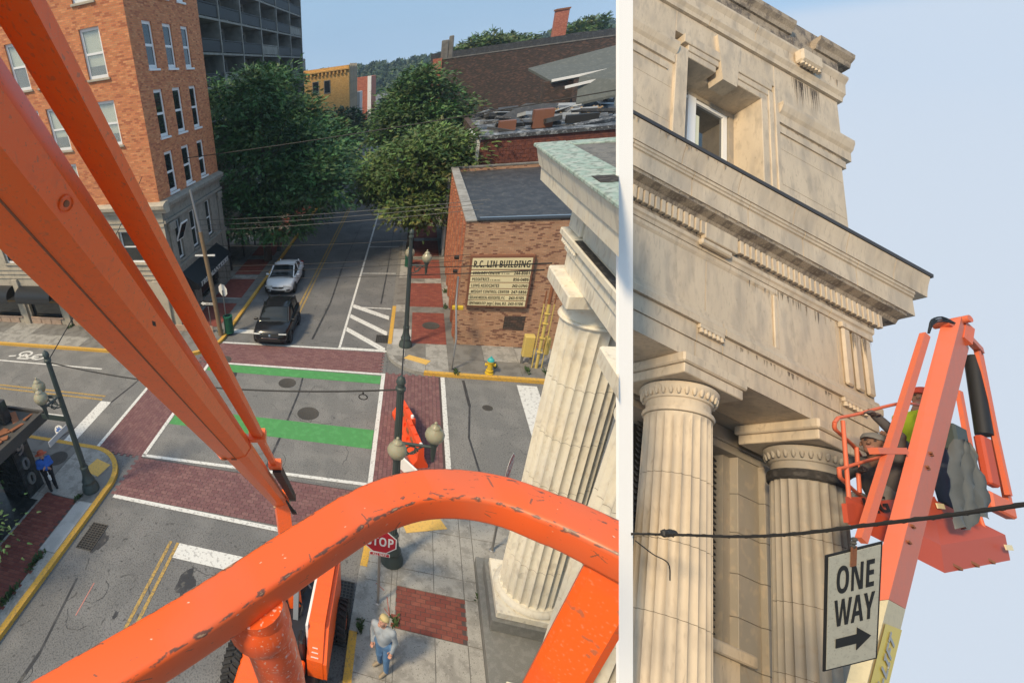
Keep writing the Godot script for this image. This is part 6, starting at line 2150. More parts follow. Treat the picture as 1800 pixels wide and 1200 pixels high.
func car(label: String, at: Vector3, turn: float, paint: Material, suv: bool, driver := false) -> Node3D:
	# nose at +z, length about 4.3
	var o := thing("parked_car" if not suv else "sport_utility_car", label, "car", at, turn)
	var L := 4.25 if suv else 4.7
	var hl := L / 2
	var W := 0.88
	# [z, half width, sill y, belt y, crown y]
	var tab := [[-hl, 0.74, 0.42, 0.80, 0.86], [-hl + 0.12, 0.83, 0.33, 0.95, 1.02], [-hl + 0.6, W, 0.24, 1.0, 1.04], [-0.2, W, 0.22, 0.98, 1.0], [hl - 1.35, W, 0.22, 0.97, 1.03], [hl - 0.75, 0.86, 0.23, 0.90, 1.0], [hl - 0.3, 0.79, 0.27, 0.80, 0.92], [hl - 0.12, 0.68, 0.31, 0.68, 0.76], [hl - 0.03, 0.54, 0.36, 0.60, 0.64], [hl, 0.42, 0.42, 0.55, 0.57]]
	if not suv:
		tab = [[-hl, 0.70, 0.42, 0.78, 0.84], [-hl + 0.15, 0.80, 0.32, 0.88, 0.93], [-hl + 0.7, 0.86, 0.22, 0.90, 0.94], [-0.2, 0.87, 0.2, 0.88, 0.9], [hl - 1.4, 0.87, 0.2, 0.86, 0.92], [hl - 0.8, 0.85, 0.21, 0.80, 0.88], [hl - 0.35, 0.77, 0.24, 0.68, 0.78], [hl - 0.14, 0.64, 0.28, 0.58, 0.65], [hl - 0.04, 0.50, 0.31, 0.52, 0.55], [hl, 0.38, 0.36, 0.47, 0.49]]
	var st := ns(true)
	var secs := []
	for i in 34:
		var z := lerpf(-hl, hl, i / 33.0)
		var v := interp(tab, z)
		secs.append(ring(z, [[v[0] * 0.9, v[1]], [v[0] * 0.985, v[1] + 0.1], [v[0], lerpf(v[1], v[2], 0.45)], [v[0] * 0.985, lerpf(v[1], v[2], 0.75)], [v[0] * 0.955, v[2]], [v[0] * 0.86, lerpf(v[2], v[3], 0.6)], [v[0] * 0.5, v[3]], [0.0, v[3] + 0.01]]))
	loft(st, secs)
	var body := put("body", st, paint, o)
	# cabin in glass with roof and pillars in paint
	var ct := [[-hl + 0.35, 0.66, 0.98, 0.60, 1.30], [-hl + 0.6, 0.74, 0.99, 0.62, 1.52], [-0.5, 0.78, 0.98, 0.65, 1.60], [0.15, 0.78, 0.98, 0.63, 1.54], [0.45, 0.78, 0.98, 0.65, 1.34], [0.8, 0.77, 0.98, 0.70, 1.10], [1.0, 0.72, 0.98, 0.68, 1.02]]
	if not suv:
		ct = [[-hl + 0.15, 0.56, 0.88, 0.52, 0.93], [-hl + 0.75, 0.68, 0.9, 0.56, 1.20], [-0.6, 0.76, 0.88, 0.62, 1.38], [0.1, 0.76, 0.88, 0.62, 1.36], [0.45, 0.76, 0.88, 0.63, 1.22], [0.85, 0.75, 0.88, 0.66, 1.04], [1.2, 0.72, 0.88, 0.66, 0.90]]
	st = ns(true)
	secs = []
	var roof := []
	for i in 26:
		var z := lerpf(ct[0][0], ct[ct.size() - 1][0], i / 25.0)
		var v := interp(ct, z)
		secs.append(ring(z, [[v[0], v[1] - 0.05], [v[0] * 0.99, v[1] + 0.03], [lerpf(v[0], v[2], 0.85), lerpf(v[1], v[3], 0.85)], [v[2] * 0.92, v[3]], [v[2] * 0.5, v[3] + 0.02], [0.0, v[3] + 0.03]]))
		roof.append([z, v])
	loft(st, secs)
	put("cabin_glass", st, M.car_glass, o)
	st = ns(true)
	var zr0: float = -hl + (0.55 if suv else 0.7)
	var zr1 := 0.18 if suv else 0.12
	for i in 12:
		var za := lerpf(zr0, zr1, i / 12.0)
		var zb := lerpf(zr0, zr1, (i + 1) / 12.0)
		var va := interp(ct, za)
		var vb := interp(ct, zb)
		var pa := []
		var pb := []
		for f in [[-1.02, -0.10], [-0.93, 0.008], [-0.5, 0.03], [0, 0.04], [0.5, 0.03], [0.93, 0.008], [1.02, -0.10]]:
			pa.append(Vector3(va[2] * f[0], va[3] + f[1], za))
			pb.append(Vector3(vb[2] * f[0], vb[3] + f[1], zb))
		for k in 6:
			quad(st, pa[k], pa[k + 1], pb[k + 1], pb[k])
	put("roof", st, paint, o)
	for s in [-1.0, 1.0]:
		st = ns()
		# windscreen pillar, centre pillar, rear pillar
		var ps := [[[zr1, 1.0], [0.93 if suv else 1.1, 0.06]], [[-0.45, 0.98], [-0.45, 0.0]], [[zr0 + 0.05, 0.95], [zr0 - (0.1 if suv else 0.4), 0.0]]]
		for p in ps:
			var q := []
			for e in p:
				var v := interp(ct, e[0])
				q.append(Vector3(s * lerpf(v[0] * 1.005, v[2] * 1.0, e[1]), lerpf(v[1], v[3], e[1]), e[0]))
			st = ns()
			beam(st, q[0], q[1], 0.06, 0.09 if p != ps[2] else 0.2)
			put("pillar", st, paint, o)
		part("mirror", Vector3(s * 0.83, 0.97 if suv else 0.88, 0.62), Vector3(s * 1.02, 1.10 if suv else 1.0, 0.76), paint, o, 0.03)
		for z in [0.15, -0.75]:
			part("door_handle", Vector3(s * 0.865, 0.80, z - 0.1), Vector3(s * 0.895, 0.83, z + 0.1), M.chrome if suv else paint, o, 0.01)
		st = ns()
		bx(st, Vector3(s * 0.872, 0.30, -1.0), Vector3(s * 0.892, 0.40, 1.0))
		put("sill_trim", st, M.car_trim, o)
		# lamps
		st = ns()
		if suv:
			obox(st, Transform3D(Basis.from_euler(Vector3(-0.5, s * 0.5, s * -0.18)), Vector3(s * 0.60, 0.74, hl - 0.13)), Vector3(0.36, 0.065, 0.10))
		else:
			obox(st, Transform3D(Basis.from_euler(Vector3(-0.6, s * 0.55, s * -0.2)), Vector3(s * 0.55, 0.64, hl - 0.16)), Vector3(0.46, 0.09, 0.10))
		put("headlight", st, M.lens, o)
		st = ns()
		obox(st, Transform3D(Basis(), Vector3(s * 0.62, 0.85, -hl + 0.06)), Vector3(0.3, 0.16, 0.1))
		put("tail_light", st, M.lens_red, o)
		st = ns()
		obox(st, Transform3D(Basis(Vector3.UP, s * 0.5), Vector3(s * 0.60, 0.42, hl - 0.07)), Vector3(0.2, 0.08, 0.06))
		put("fog_light", st, M.car_trim, o)
		# wheels and arches
		for z in [hl - 0.88, -hl + 0.92]:
			st = ns(true)
			lathe(st, [Vector2(0.36, 0.0), Vector2(0.37, 0.03), Vector2(0.36, 0.06)], 24, Transform3D(Basis(Vector3(0, 0, 1), -s * PI / 2), Vector3(s * 0.845, 0.34, z)))
			put("wheel_arch", st, M.car_trim, o)
			st = ns(true)
			var wx := Transform3D(Basis(Vector3(0, 0, 1), -s * PI / 2), Vector3(s * 0.70, 0.325, z))
			lathe(st, [Vector2(0.2, 0.19), Vector2(0.27, 0.205), Vector2(0.315, 0.19), Vector2(0.325, 0.15), Vector2(0.325, 0.03), Vector2(0.3, 0.0), Vector2(0.0, 0.0)], 24, wx)
			var wh := put("wheel", st, M.rubber, o)
			st = ns(true)
			lathe(st, [Vector2(0.215, 0.19), Vector2(0.2, 0.20), Vector2(0.19, 0.15), Vector2(0.0, 0.14)], 20, wx)
			put("rim", st, M.car_trim, wh)
			st = ns()
			for k in 5:
				var t := TAU * k / 5.0
				obox(st, wx * Transform3D(Basis(Vector3.UP, -t), Vector3(cos(t) * 0.1, 0.185, sin(t) * 0.1)), Vector3(0.2, 0.02, 0.05))
			put("spokes", st, M.chrome, wh)
	# front: grille, bumper opening, plate, badge
	st = ns()
	if suv:
		obox(st, Transform3D(Basis(Vector3(1, 0, 0), -0.3), Vector3(0, 0.69, hl - 0.07)), Vector3(0.92, 0.13, 0.1))
		obox(st, Transform3D(Basis(), Vector3(0, 0.45, hl - 0.01)), Vector3(1.0, 0.14, 0.06))
	else:
		obox(st, Transform3D(Basis(Vector3(1, 0, 0), -0.4), Vector3(0, 0.57, hl - 0.05)), Vector3(0.66, 0.10, 0.1))
		obox(st, Transform3D(Basis(), Vector3(0, 0.37, hl + 0.0)), Vector3(0.8, 0.09, 0.05))
	put("grille", st, M.car_trim, o)
	st = ns()
	obox(st, Transform3D(Basis(), Vector3(0, 0.56 if suv else 0.53, hl + 0.015)), Vector3(0.8 if suv else 0.5, 0.03, 0.03))
	put("bumper_bar", st, M.chrome, o)
	st = ns(true)
	lathe(st, [Vector2(0.0, 0.0), Vector2(0.06, 0.0), Vector2(0.05, 0.015), Vector2(0, 0.018)], 14, Transform3D(Basis(Vector3(1, 0, 0), PI / 2 - 0.3), Vector3(0, 0.70 if suv else 0.58, hl - 0.015)))
	put("badge", st, M.chrome, o)
	for s in [-1.0, 1.0]:
		st = ns()
		beam(st, Vector3(s * 0.05, 1.05 if suv else 0.95, 1.18), Vector3(s * 0.55 - 0.2, 1.10 if suv else 1.0, 1.05), 0.02, 0.015)
		put("wiper", st, M.car_trim, o)
	if suv:
		for s in [-1.0, 1.0]:
			st = ns()
			beam(st, Vector3(s * 0.56, 1.60, -1.4), Vector3(s * 0.56, 1.60, 0.0), 0.035, 0.03)
			put("roof_rail", st, M.chrome, o)
		part("aerial", Vector3(-0.03, 1.6, -1.3), Vector3(0.03, 1.70, -1.15), M.car_trim, o, 0.02)
	part("underbody", Vector3(-0.75, 0.16, -hl + 0.3), Vector3(0.75, 0.3, hl - 0.3), M.black, o)
	return o

func build_cars() -> void:
	var c1 := car("dark grey sport utility car waiting at the crosswalk", Vector3(-6.02, 0, -20.8), 0.02, M.car_grey, true)
	c1.scale = Vector3(1, 0.94, 0.8)
	c1 = car("white four-door car standing behind the dark SUV", Vector3(-7.12, 0, -27.05), 0.0, M.car_white, false)
	c1.scale = Vector3(1, 0.94, 0.8)

# ---------------------------------------------------------------- the lift that carries the camera
func rail_texture() -> ImageTexture:
	var w := 1024
	var h := 256
	var n1 := FastNoiseLite.new()
	n1.seed = 91
	n1.frequency = 0.075
	n1.fractal_octaves = 4
	var n2 := FastNoiseLite.new()
	n2.seed = 92
	n2.frequency = 0.006
	n2.fractal_octaves = 3
	var r := PackedFloat32Array()
	var g := PackedFloat32Array()
	var b := PackedFloat32Array()
	r.resize(w * h)
	g.resize(w * h)
	b.resize(w * h)
	var paint := Color(0.86, 0.125, 0.022)
	var faded := Color(0.60, 0.14, 0.06)
	var worn := Color(0.17, 0.075, 0.05)
	var bare := Color(0.50, 0.36, 0.22)
	for y in h:
		var v := float(y) / h
		for x in w:
			var u := float(x) / w
			var a := n1.get_noise_2d(x * 0.55, y * 1.6)
			var q := n2.get_noise_2d(x, y * 0.5)
			var c := paint.lerp(faded, clampf(q * 0.8 + 0.08 + (0.25 if u > 0.62 and v < 0.4 else 0.0), 0.0, 0.55))
			# scuffed along the two long top edges, most on the bend
			var e := 0.0
			for ev in [0.125, 0.375]:
				var d: float = absf(v - ev)
				e = maxf(e, 1.0 - d / (0.016 + 0.010 * q) * 0.75)
			if u > 0.55:
				e = maxf(e, 0.42 - absf(v - (0.16 if u > 0.66 else 0.34)) * 6.0)
			var k := e * 0.8 + a * 1.0
			if k > 0.74:
				c = worn.lerp(bare, 0.7 if k > 1.12 else 0.0)
			elif k > 0.63:
				c = c.lerp(worn, 0.5)
			var i := y * w + x
			r[i] = c.r
			g[i] = c.g
			b[i] = c.b
	# stray scratches and paint drops
	var rg := RandomNumberGenerator.new()
	rg.seed = 12
	for k in 60:
		var x0 := rg.randf_range(0, w)
		var y0 := rg.randf_range(0.10, 0.62) * h
		var dx := rg.randf_range(-1, 1)
		var dy := rg.randf_range(-1, 1)
		var ln := rg.randi_range(4, 26)
		var drop := rg.randf() < 0.35
		for s in (2 if drop else ln):
			for t in 2:
				var xx := int(x0 + dx * s + t)
				var yy := int(y0 + dy * s)
				if xx >= 0 and xx < w and yy >= 0 and yy < h:
					var c := Color(0.75, 0.6, 0.5) if drop else Color(0.26, 0.09, 0.05)
					r[yy * w + xx] = c.r
					g[yy * w + xx] = c.g
					b[yy * w + xx] = c.b
	return to_tex(w, h, r, g, b)

func curve_points(pts: Array, n: int) -> Array:
	var cv := Curve3D.new()
	for i in pts.size():
		var t: Vector3 = (pts[mini(i + 1, pts.size() - 1)] - pts[maxi(i - 1, 0)]) / 6.0
		cv.add_point(pts[i], -t, t)
	var o := []
	var len := cv.get_baked_length()
	for i in n + 1:
		o.append(cv.sample_baked(len * i / n, true))
	return o

func rail_sweep(st: SurfaceTool, path: Array, hw: float, hh: float, rc: float) -> void:
	var m := path.size()
	var sec := []
	# starts at the outer side, v 0.125 is the first top corner
	for k in 4:
		for s in 5:
			var t := deg_to_rad(k * 90.0 + s * 22.5)
			var cx := (hw - rc) * (1.0 if k in [0, 3] else -1.0)
			var cy := (hh - rc) * (1.0 if k in [0, 1] else -1.0)
			sec.append([Vector2(cx + cos(t) * rc, cy + sin(t) * rc), 0.125 + k * 0.25 + (s - 2) * 0.012])
	var rings := []
	for i in m:
		var d: Vector3 = (path[mini(i + 1, m - 1)] - path[maxi(i - 1, 0)]).normalized()
		var sd := d.cross(Vector3.UP).normalized() * -1.0
		var ring_ := []
		for q in sec:
			ring_.append(path[i] + sd * q[0].x + Vector3.UP * q[0].y)
		rings.append(ring_)
	var ns_ := sec.size()
	for i in m - 1:
		var u0 := float(i) / (m - 1)
		var u1 := float(i + 1) / (m - 1)
		for k in ns_:
			var k2 := (k + 1) % ns_
			var v0: float = sec[k][1]
			var v1: float = sec[k2][1] if k2 > 0 else sec[0][1] + 1.0
			for e in [[i, k, u0, v0], [i, k2, u0, v1], [i + 1, k2, u1, v1], [i, k, u0, v0], [i + 1, k2, u1, v1], [i + 1, k, u1, v0]]:
				st.set_uv(Vector2(e[2], e[3]))
				st.add_vertex(rings[e[0]][e[1]])
	st.set_smooth_group(4294967295)
	for e in [0, m - 1]:
		for k in range(1, ns_ - 1):
			for j in [0, k, k + 1]:
				st.set_uv(Vector2(0, 0))
				st.add_vertex(rings[e][j])

func tyre(o: Node3D, c: Vector3, r: float, w: float) -> void:
	var st := ns(true)
	var xf := Transform3D(Basis(Vector3(0, 0, 1), PI / 2), c)
	lathe(st, [Vector2(r * 0.5, -w * 0.45), Vector2(r * 0.85, -w * 0.5), Vector2(r * 0.95, -w * 0.42), Vector2(r * 0.96, w * 0.42), Vector2(r * 0.85, w * 0.5), Vector2(r * 0.5, w * 0.45)], 28, xf)
	var wh := put("wheel", st, M.rubber, o)
	for k in 22:
		for s in [-1.0, 1.0]:
			st = ns()
			var t: float = TAU * (k + (0.5 if s > 0 else 0.0)) / 22
			obox(st, xf * Transform3D(Basis(Vector3.UP, -t), Vector3(cos(t) * r * 0.97, s * w * 0.26, sin(t) * r * 0.97)) * Transform3D(Basis(Vector3(1, 0, 0), s * 0.45), Vector3.ZERO), Vector3(0.07, w * 0.5, 0.055))
			put("tread_lug", st, M.rubber, wh)
	st = ns(true)
	lathe(st, [Vector2(r * 0.5, -w * 0.4), Vector2(r * 0.3, -w * 0.2), Vector2(0, -w * 0.2)], 16, xf)
	lathe(st, [Vector2(r * 0.5, w * 0.4), Vector2(r * 0.3, w * 0.2), Vector2(0, w * 0.2)], 16, xf)
	put("rim", st, M.orange_faded, wh)

func build_lift() -> void:
	var o := thing("boom_lift", "orange boom lift whose boom and platform rail fill the foreground", "boom lift", Vector3(-2.0, 0, -5.8))
	var base := Vector3(2.0, 0, 5.8)   # parts below are written in street coordinates
	var W := Transform3D(Basis(), base)
	# boom
	var c := Vector3(-1.547, 7.905, -3.351)
	var dv := Vector3(-0.118, -0.789, -0.603).normalized()
	var e1 := Vector3(0.981, 0, -0.192)
	var e2 := Vector3(-0.151, 0.614, -0.774)
	var B := Basis(e1, e2, -dv)
	var poly := PackedVector2Array([Vector2(-0.084, -0.09), Vector2(0.053, -0.087), Vector2(0.148, -0.059), Vector2(0.193, 0.016), Vector2(0.172, 0.113), Vector2(0.09, 0.2), Vector2(-0.166, 0.0)])
	var st := ns()
	extr(st, poly, 4.6, Transform3D(B, c))
	var bm := put("boom", st, M.orange, o, W)
	# welded seam, pin and inspection hole of the boom
	st = ns()
	beam(st, c + e1 * 0.055 + e2 * -0.0885 - dv * 0.05, c + e1 * 0.055 + e2 * -0.0885 - dv * 4.5, 0.006, 0.005)
	put("weld_seam", st, M.rust, bm)
	var fd := (Vector2(0.193, 0.016) - Vector2(0.148, -0.059)).normalized()
	var fn := e1 * fd.y - e2 * fd.x
	var fx := e1 * fd.x + e2 * fd.y
	var pin := c + e1 * 0.172 + e2 * -0.018 - dv * 3.64
	st = ns(true)
	lathe(st, [Vector2(0.026, -0.01), Vector2(0.026, 0.006), Vector2(0.022, 0.009), Vector2(0.02, 0.004), Vector2(0.011, 0.004)], 24, Transform3D(Basis(fx, fn, fx.cross(fn)), pin))
	put("pin_ring", st, M.orange, bm)
	st = ns(true)
	lathe(st, [Vector2(0.0105, -0.01), Vector2(0.0105, 0.006), Vector2(0, 0.007)], 16, Transform3D(Basis(fx, fn, fx.cross(fn)), pin))
	put("pin", st, M.rust, bm)
	var hole := c + e1 * 0.172 + e2 * -0.018 - dv * 2.84 + fn * 0.0012
	st = ns()
	var hx := fx * 0.010
	var hy := -dv * 0.03
	quad(st, hole - hx, hole + hy, hole + hx, hole - hy)
	put("diamond_hole", st, M.black, bm)
	# inner section running down to the cream knuckle
	var small := PackedVector2Array()
	for p in poly:
		small.append((p - Vector2(0.03, 0.03)) * 0.9 + Vector2(0.04, 0.038))
	st = ns()
	extr(st, small, 5.2, Transform3D(B, c + dv * 5.2))
	put("inner_boom", st, M.orange, o, W)
	st = ns()
	extr(st, poly, 0.05, Transform3D(Basis(e1 * 1.06, e2 * 1.06, -dv), c + dv * 0.05 - e1 * 0.002))
	put("boom_collar", st, M.orange, o, W)
	st = ns()
	obox(st, Transform3D(B, c + dv * 5.3 + e1 * 0.07 + e2 * 0.05), Vector3(0.30, 0.26, 0.35))
	put("knuckle", st, M.cream, o, W)
	for s in [-0.08, 0.02]:
		st = ns()
		obox(st, Transform3D(B, c - dv * 0.02 + e1 * (0.02 + s) + e2 * -0.098), Vector3(0.05, 0.012, 0.02))
		put("wear_pad", st, M.rust, bm)
	# tension bar beside the boom
	var thin := PackedVector2Array([Vector2(0.208, 0.128), Vector2(0.315, 0.108), Vector2(0.326, 0.152), Vector2(0.25, 0.195)])
	st = ns()
	extr(st, thin, 4.6, Transform3D(B, c - dv * 0.02))
	put("levelling_bar", st, M.orange, o, W)
	st = ns()
	extr(st, PackedVector2Array([Vector2(0.18, 0.09), Vector2(0.34, 0.09), Vector2(0.34, 0.2), Vector2(0.18, 0.2)]), 0.14, Transform3D(B, c + dv * 0.1))
	put("bracket", st, M.orange, o, W)
	st = ns()
	extr(st, PackedVector2Array([Vector2(0.23, 0.12), Vector2(0.30, 0.12), Vector2(0.30, 0.17), Vector2(0.23, 0.17)]), 1.6, Transform3D(B, c + dv * 1.7))
	put("inner_bar", st, M.orange, o, W)
	st = ns()
	extr(st, PackedVector2Array([Vector2(0.2, 0.09), Vector2(0.36, 0.09), Vector2(0.36, 0.2), Vector2(0.2, 0.2)]), 0.2, Transform3D(B, c + dv * 1.75))
	put("bracket", st, M.orange, o, W)
	# cable track
	st = ns()
	for k in 26:
		obox(st, Transform3D(B, c + dv * (1.8 + k * 0.135) + e1 * 0.29 + e2 * 0.11), Vector3(0.11, 0.12, 0.11))
	put("cable_track", st, M.black, o, W)
	st = ns(true)
	for k in 3:
		tube(st, curve_points([c + dv * 4.6 + e1 * 0.2, c + dv * 4.9 + e1 * (0.3 + k * 0.03) + e2 * -0.2, c + dv * 5.4 + e1 * 0.3 + e2 * -0.1], 10), 0.014, 6)
	put("hoses", st, M.black, o, W)
	# platform rail in front of the camera
	var path := curve_points([Vector3(-0.30, 10.58, -0.066), Vector3(-0.216, 10.58, -0.16), Vector3(-0.160, 10.58, -0.224), Vector3(-0.079, 10.58, -0.324), Vector3(-0.032, 10.58, -0.379), Vector3(0.013, 10.58, -0.414), Vector3(0.059, 10.58, -0.429), Vector3(0.103, 10.58, -0.428), Vector3(0.141, 10.58, -0.414), Vector3(0.171, 10.58, -0.400), Vector3(0.30, 10.58, -0.32)], 60)
	for i in path.size():
		path[i].y += 0.006
	st = ns(true)
	rail_sweep(st, path, 0.0225, 0.0175, 0.006)
	var rm := StandardMaterial3D.new()
	rm.albedo_texture = rail_texture()
	rm.roughness = 0.42
	rm.clearcoat_enabled = true
	rm.clearcoat = 0.15
	var pr := put("platform_rail", st, rm, o, W)
	st = ns(true)
	tube(st, curve_points([Vector3(-0.118, 10.572, -0.262), Vector3(-0.112, 10.53, -0.262), Vector3(-0.106, 10.44, -0.270), Vector3(-0.106, 9.6, -0.29)], 24), 0.025, 20)
	put("rail_post", st, M.orange_speckled, o, W)
	st = ns(true)
	lathe(st, [Vector2(0.027, -0.035), Vector2(0.031, -0.025), Vector2(0.03, -0.010), Vector2(0.024, 0.0)], 20, Transform3D(Basis(), Vector3(-0.118, 10.565, -0.262)))
	put("weld", st, M.orange_speckled, pr)
	st = ns()
	var rp := Transform3D(Basis(), Vector3.ZERO)
	cbx(st, Vector3(-0.023, -0.9, -0.014), Vector3(0.023, 0.016, 0.014), 0.006)
	put("rail_post", st, M.orange, o, W * Transform3D(Basis(Vector3.UP, -0.45) * Basis(Vector3(0, 0, 1), -0.10) * Basis(Vector3(1, 0, 0), -0.28), Vector3(0.195, 10.556, -0.385)))
	# chassis
	for w in [Vector3(-1.05, 0.45, -6.55), Vector3(-1.05, 0.45, -4.65), Vector3(-2.95, 0.45, -5.05), Vector3(-2.95, 0.45, -6.75)]:
		tyre(o, base + w, 0.45, 0.36)
	st = ns()
	cbx(st, Vector3(-2.7, 0.35, -7.0), Vector3(-1.25, 0.75, -4.4), 0.05)
	put("chassis", st, M.black, o, W)
	st = ns()
	cbx(st, Vector3(-2.78, 0.4, -5.3), Vector3(-2.2, 0.9, -4.5), 0.04)
	put("axle_box", st, M.orange, o, W)
	st = ns()
	cbx(st, Vector3(-2.15, 0.9, -7.05), Vector3(-1.52, 1.55, -5.25), 0.03)
	put("engine_bay", st, M.hood_black, o, W)
	for k in 14:
		st = ns(true)
		var a := Vector3(rng.randf_range(-2.1, -1.6), 1.6, rng.randf_range(-6.8, -5.4))
		tube(st, curve_points([a, a + Vector3(rng.randfn() * 0.1, 0.15, rng.randfn() * 0.15), a + Vector3(rng.randfn() * 0.2, 0.05, rng.randfn() * 0.3)], 6), 0.022, 5)
		put("hose", st, M.black if k % 3 else M.steel, o, W)
	st = ns()
	extr(st, PackedVector2Array([Vector2(-7.1, 0.75), Vector2(-5.12, 0.75), Vector2(-5.12, 1.3), Vector2(-5.5, 1.92), Vector2(-7.1, 1.92)]), 0.30, Transform3D(Basis(Vector3(0, 0, 1), Vector3(0, 1, 0), Vector3(1, 0, 0)), Vector3(-1.45, 0, 0)))
	var cowl := put("cowling", st, M.orange, o, W)
	st = ns()
	extr(st, PackedVector2Array([Vector2(-7.1, 0.75), Vector2(-5.13, 0.75), Vector2(-5.13, 1.25), Vector2(-5.5, 1.8), Vector2(-7.1, 1.8)]), 0.07, Transform3D(Basis(Vector3(0, 0, 1), Vector3(0, 1, 0), Vector3(1, 0, 0)), Vector3(-1.148, 0, 0)))
	put("cowling_side", st, M.orange, o, W)
	st = ns()
	bx(st, Vector3(-1.50, 1.2, -7.0), Vector3(-1.455, 1.9, -5.4))
	put("cowling_edge", st, M.white, o, W)
	for k in 3:
		st = ns()
		obox(st, Transform3D(Basis(Vector3(1, 0, 0), 1.02), Vector3(-1.30, 1.52 - k * 0.075, -5.25 + k * 0.046)), Vector3(0.10 + k * 0.02, 0.05, 0.006))
		put("white_decal", st, M.white, cowl)
	st = ns()
	cbx(st, Vector3(-2.1, 0.78, -5.2), Vector3(-1.5, 1.1, -4.75), 0.03)
	put("rear_cowling", st, M.orange, o, W)
	st = ns()
	beam(st, Vector3(-1.85, 1.3, -6.0), Vector3(-2.12, 4.0, -6.55), 0.26, 0.3)
	put("riser", st, M.orange, o, W)
	st = ns()
	beam(st, Vector3(-1.75, 1.0, -5.4), Vector3(-1.8, 2.2, -6.1), 0.1, 0.1)
	put("riser_cylinder", st, M.steel, o, W)

# ---------------------------------------------------------------- wires
func wire(label: String, a: Vector3, b: Vector3, sag: float, r: float, m: Material, grp := "overhead wires across the street") -> void:
	var o := thing("overhead_wire", label, "wire", a, 0.0, grp)
	var pts := []
	for k in 17:
		var t := k / 16.0
		pts.append((b - a) * t - Vector3(0, sag * 4 * t * (1 - t), 0))
	var st := ns(true)
	tube(st, pts, r, 6)
	put("cable", st, m, o)

func build_wires() -> void:
	var lab := ["thick twin wire high across the trees", "topmost of the three close wires in front of the trees", "middle of the three close wires in front of the trees", "lowest of the three close wires in front of the trees", "wire crossing just above the white car's roof", "wire crossing the white car's windscreen", "single wire between the upper and lower bundles", "lowest wire, passing over the white car's bonnet"]
	var ends := [[Vector3(-10.95, 8.2, -23.4), Vector3(8.0, 9.7, -20.05)], [Vector3(-10.95, 5.0, -23.7), Vector3(2.6, 6.3, -20.0)], [Vector3(-10.95, 4.75, -23.6), Vector3(2.4, 6.15, -20.0)], [Vector3(-10.95, 4.5, -23.5), Vector3(2.3, 5.95, -20.0)], [Vector3(-10.95, 2.7, -22.9), Vector3(2.2, 4.2, -20.05)], [Vector3(-10.95, 2.42, -22.8), Vector3(2.05, 3.95, -20.05)], [Vector3(-10.95, 3.75, -23.3), Vector3(-0.1, 4.85, -19.9)], [Vector3(-10.95, 2.15, -22.7), Vector3(2.1, 3.42, -20.05)]]
	for i in ends.size():
		wire(lab[i], ends[i][0], ends[i][1], 0.12, 0.02 if i == 0 else 0.011, M.wire if i == 0 or i > 3 else M.wire_grey)
	wire("dark wire passing above the sign board to the bank corner", Vector3(-0.1, 3.72, -19.9), Vector3(2.2, 7.80, -8.95), 0.02, 0.014, M.wire)
	wire("dark wire passing across the sign board to the bank corner", Vector3(-0.1, 3.4, -19.9), Vector3(2.1, 7.70, -8.9), 0.02, 0.014, M.wire)
	wire("hanging cable from the lamp by the barriers toward the boom", Vector3(-0.1, 5.25, -8.62), Vector3(-9.2, 4.9, -9.04), 0.35, 0.018, M.wire, "cables between the lamp posts")
	wire("cable from the left lamp toward the brick building", Vector3(-9.3, 4.95, -9.04), Vector3(-11.5, 8.0, -19.9), 0.2, 0.015, M.wire, "cables between the lamp posts")
	wire("short black cable rising from the lamp by the barriers", Vector3(-0.04, 5.55, -8.62), Vector3(-0.03, 4.95, -19.78), 0.0, 0.014, M.wire, "cables between the lamp posts")
	var o := thing("cable_loop", "loop of spare black cable hanging from the wire over the crossing", "cable", Vector3(-0.78, 5.08, -8.63))
	var st := ns(true)
	var pts := []
	for k in 20:
		var t := TAU * k / 19.0
		pts.append(Vector3(cos(t) * 0.085, sin(t) * 0.085 - 0.09, sin(t) * 0.03))
	tube(st, pts, 0.012, 6)
	put("loop", st, M.wire, o)
	st = ns(true)
	lathe(st, [Vector2(0, -0.03), Vector2(0.02, -0.02), Vector2(0.02, 0.02), Vector2(0, 0.03)], 8)
	put("clip", st, M.wire, o)

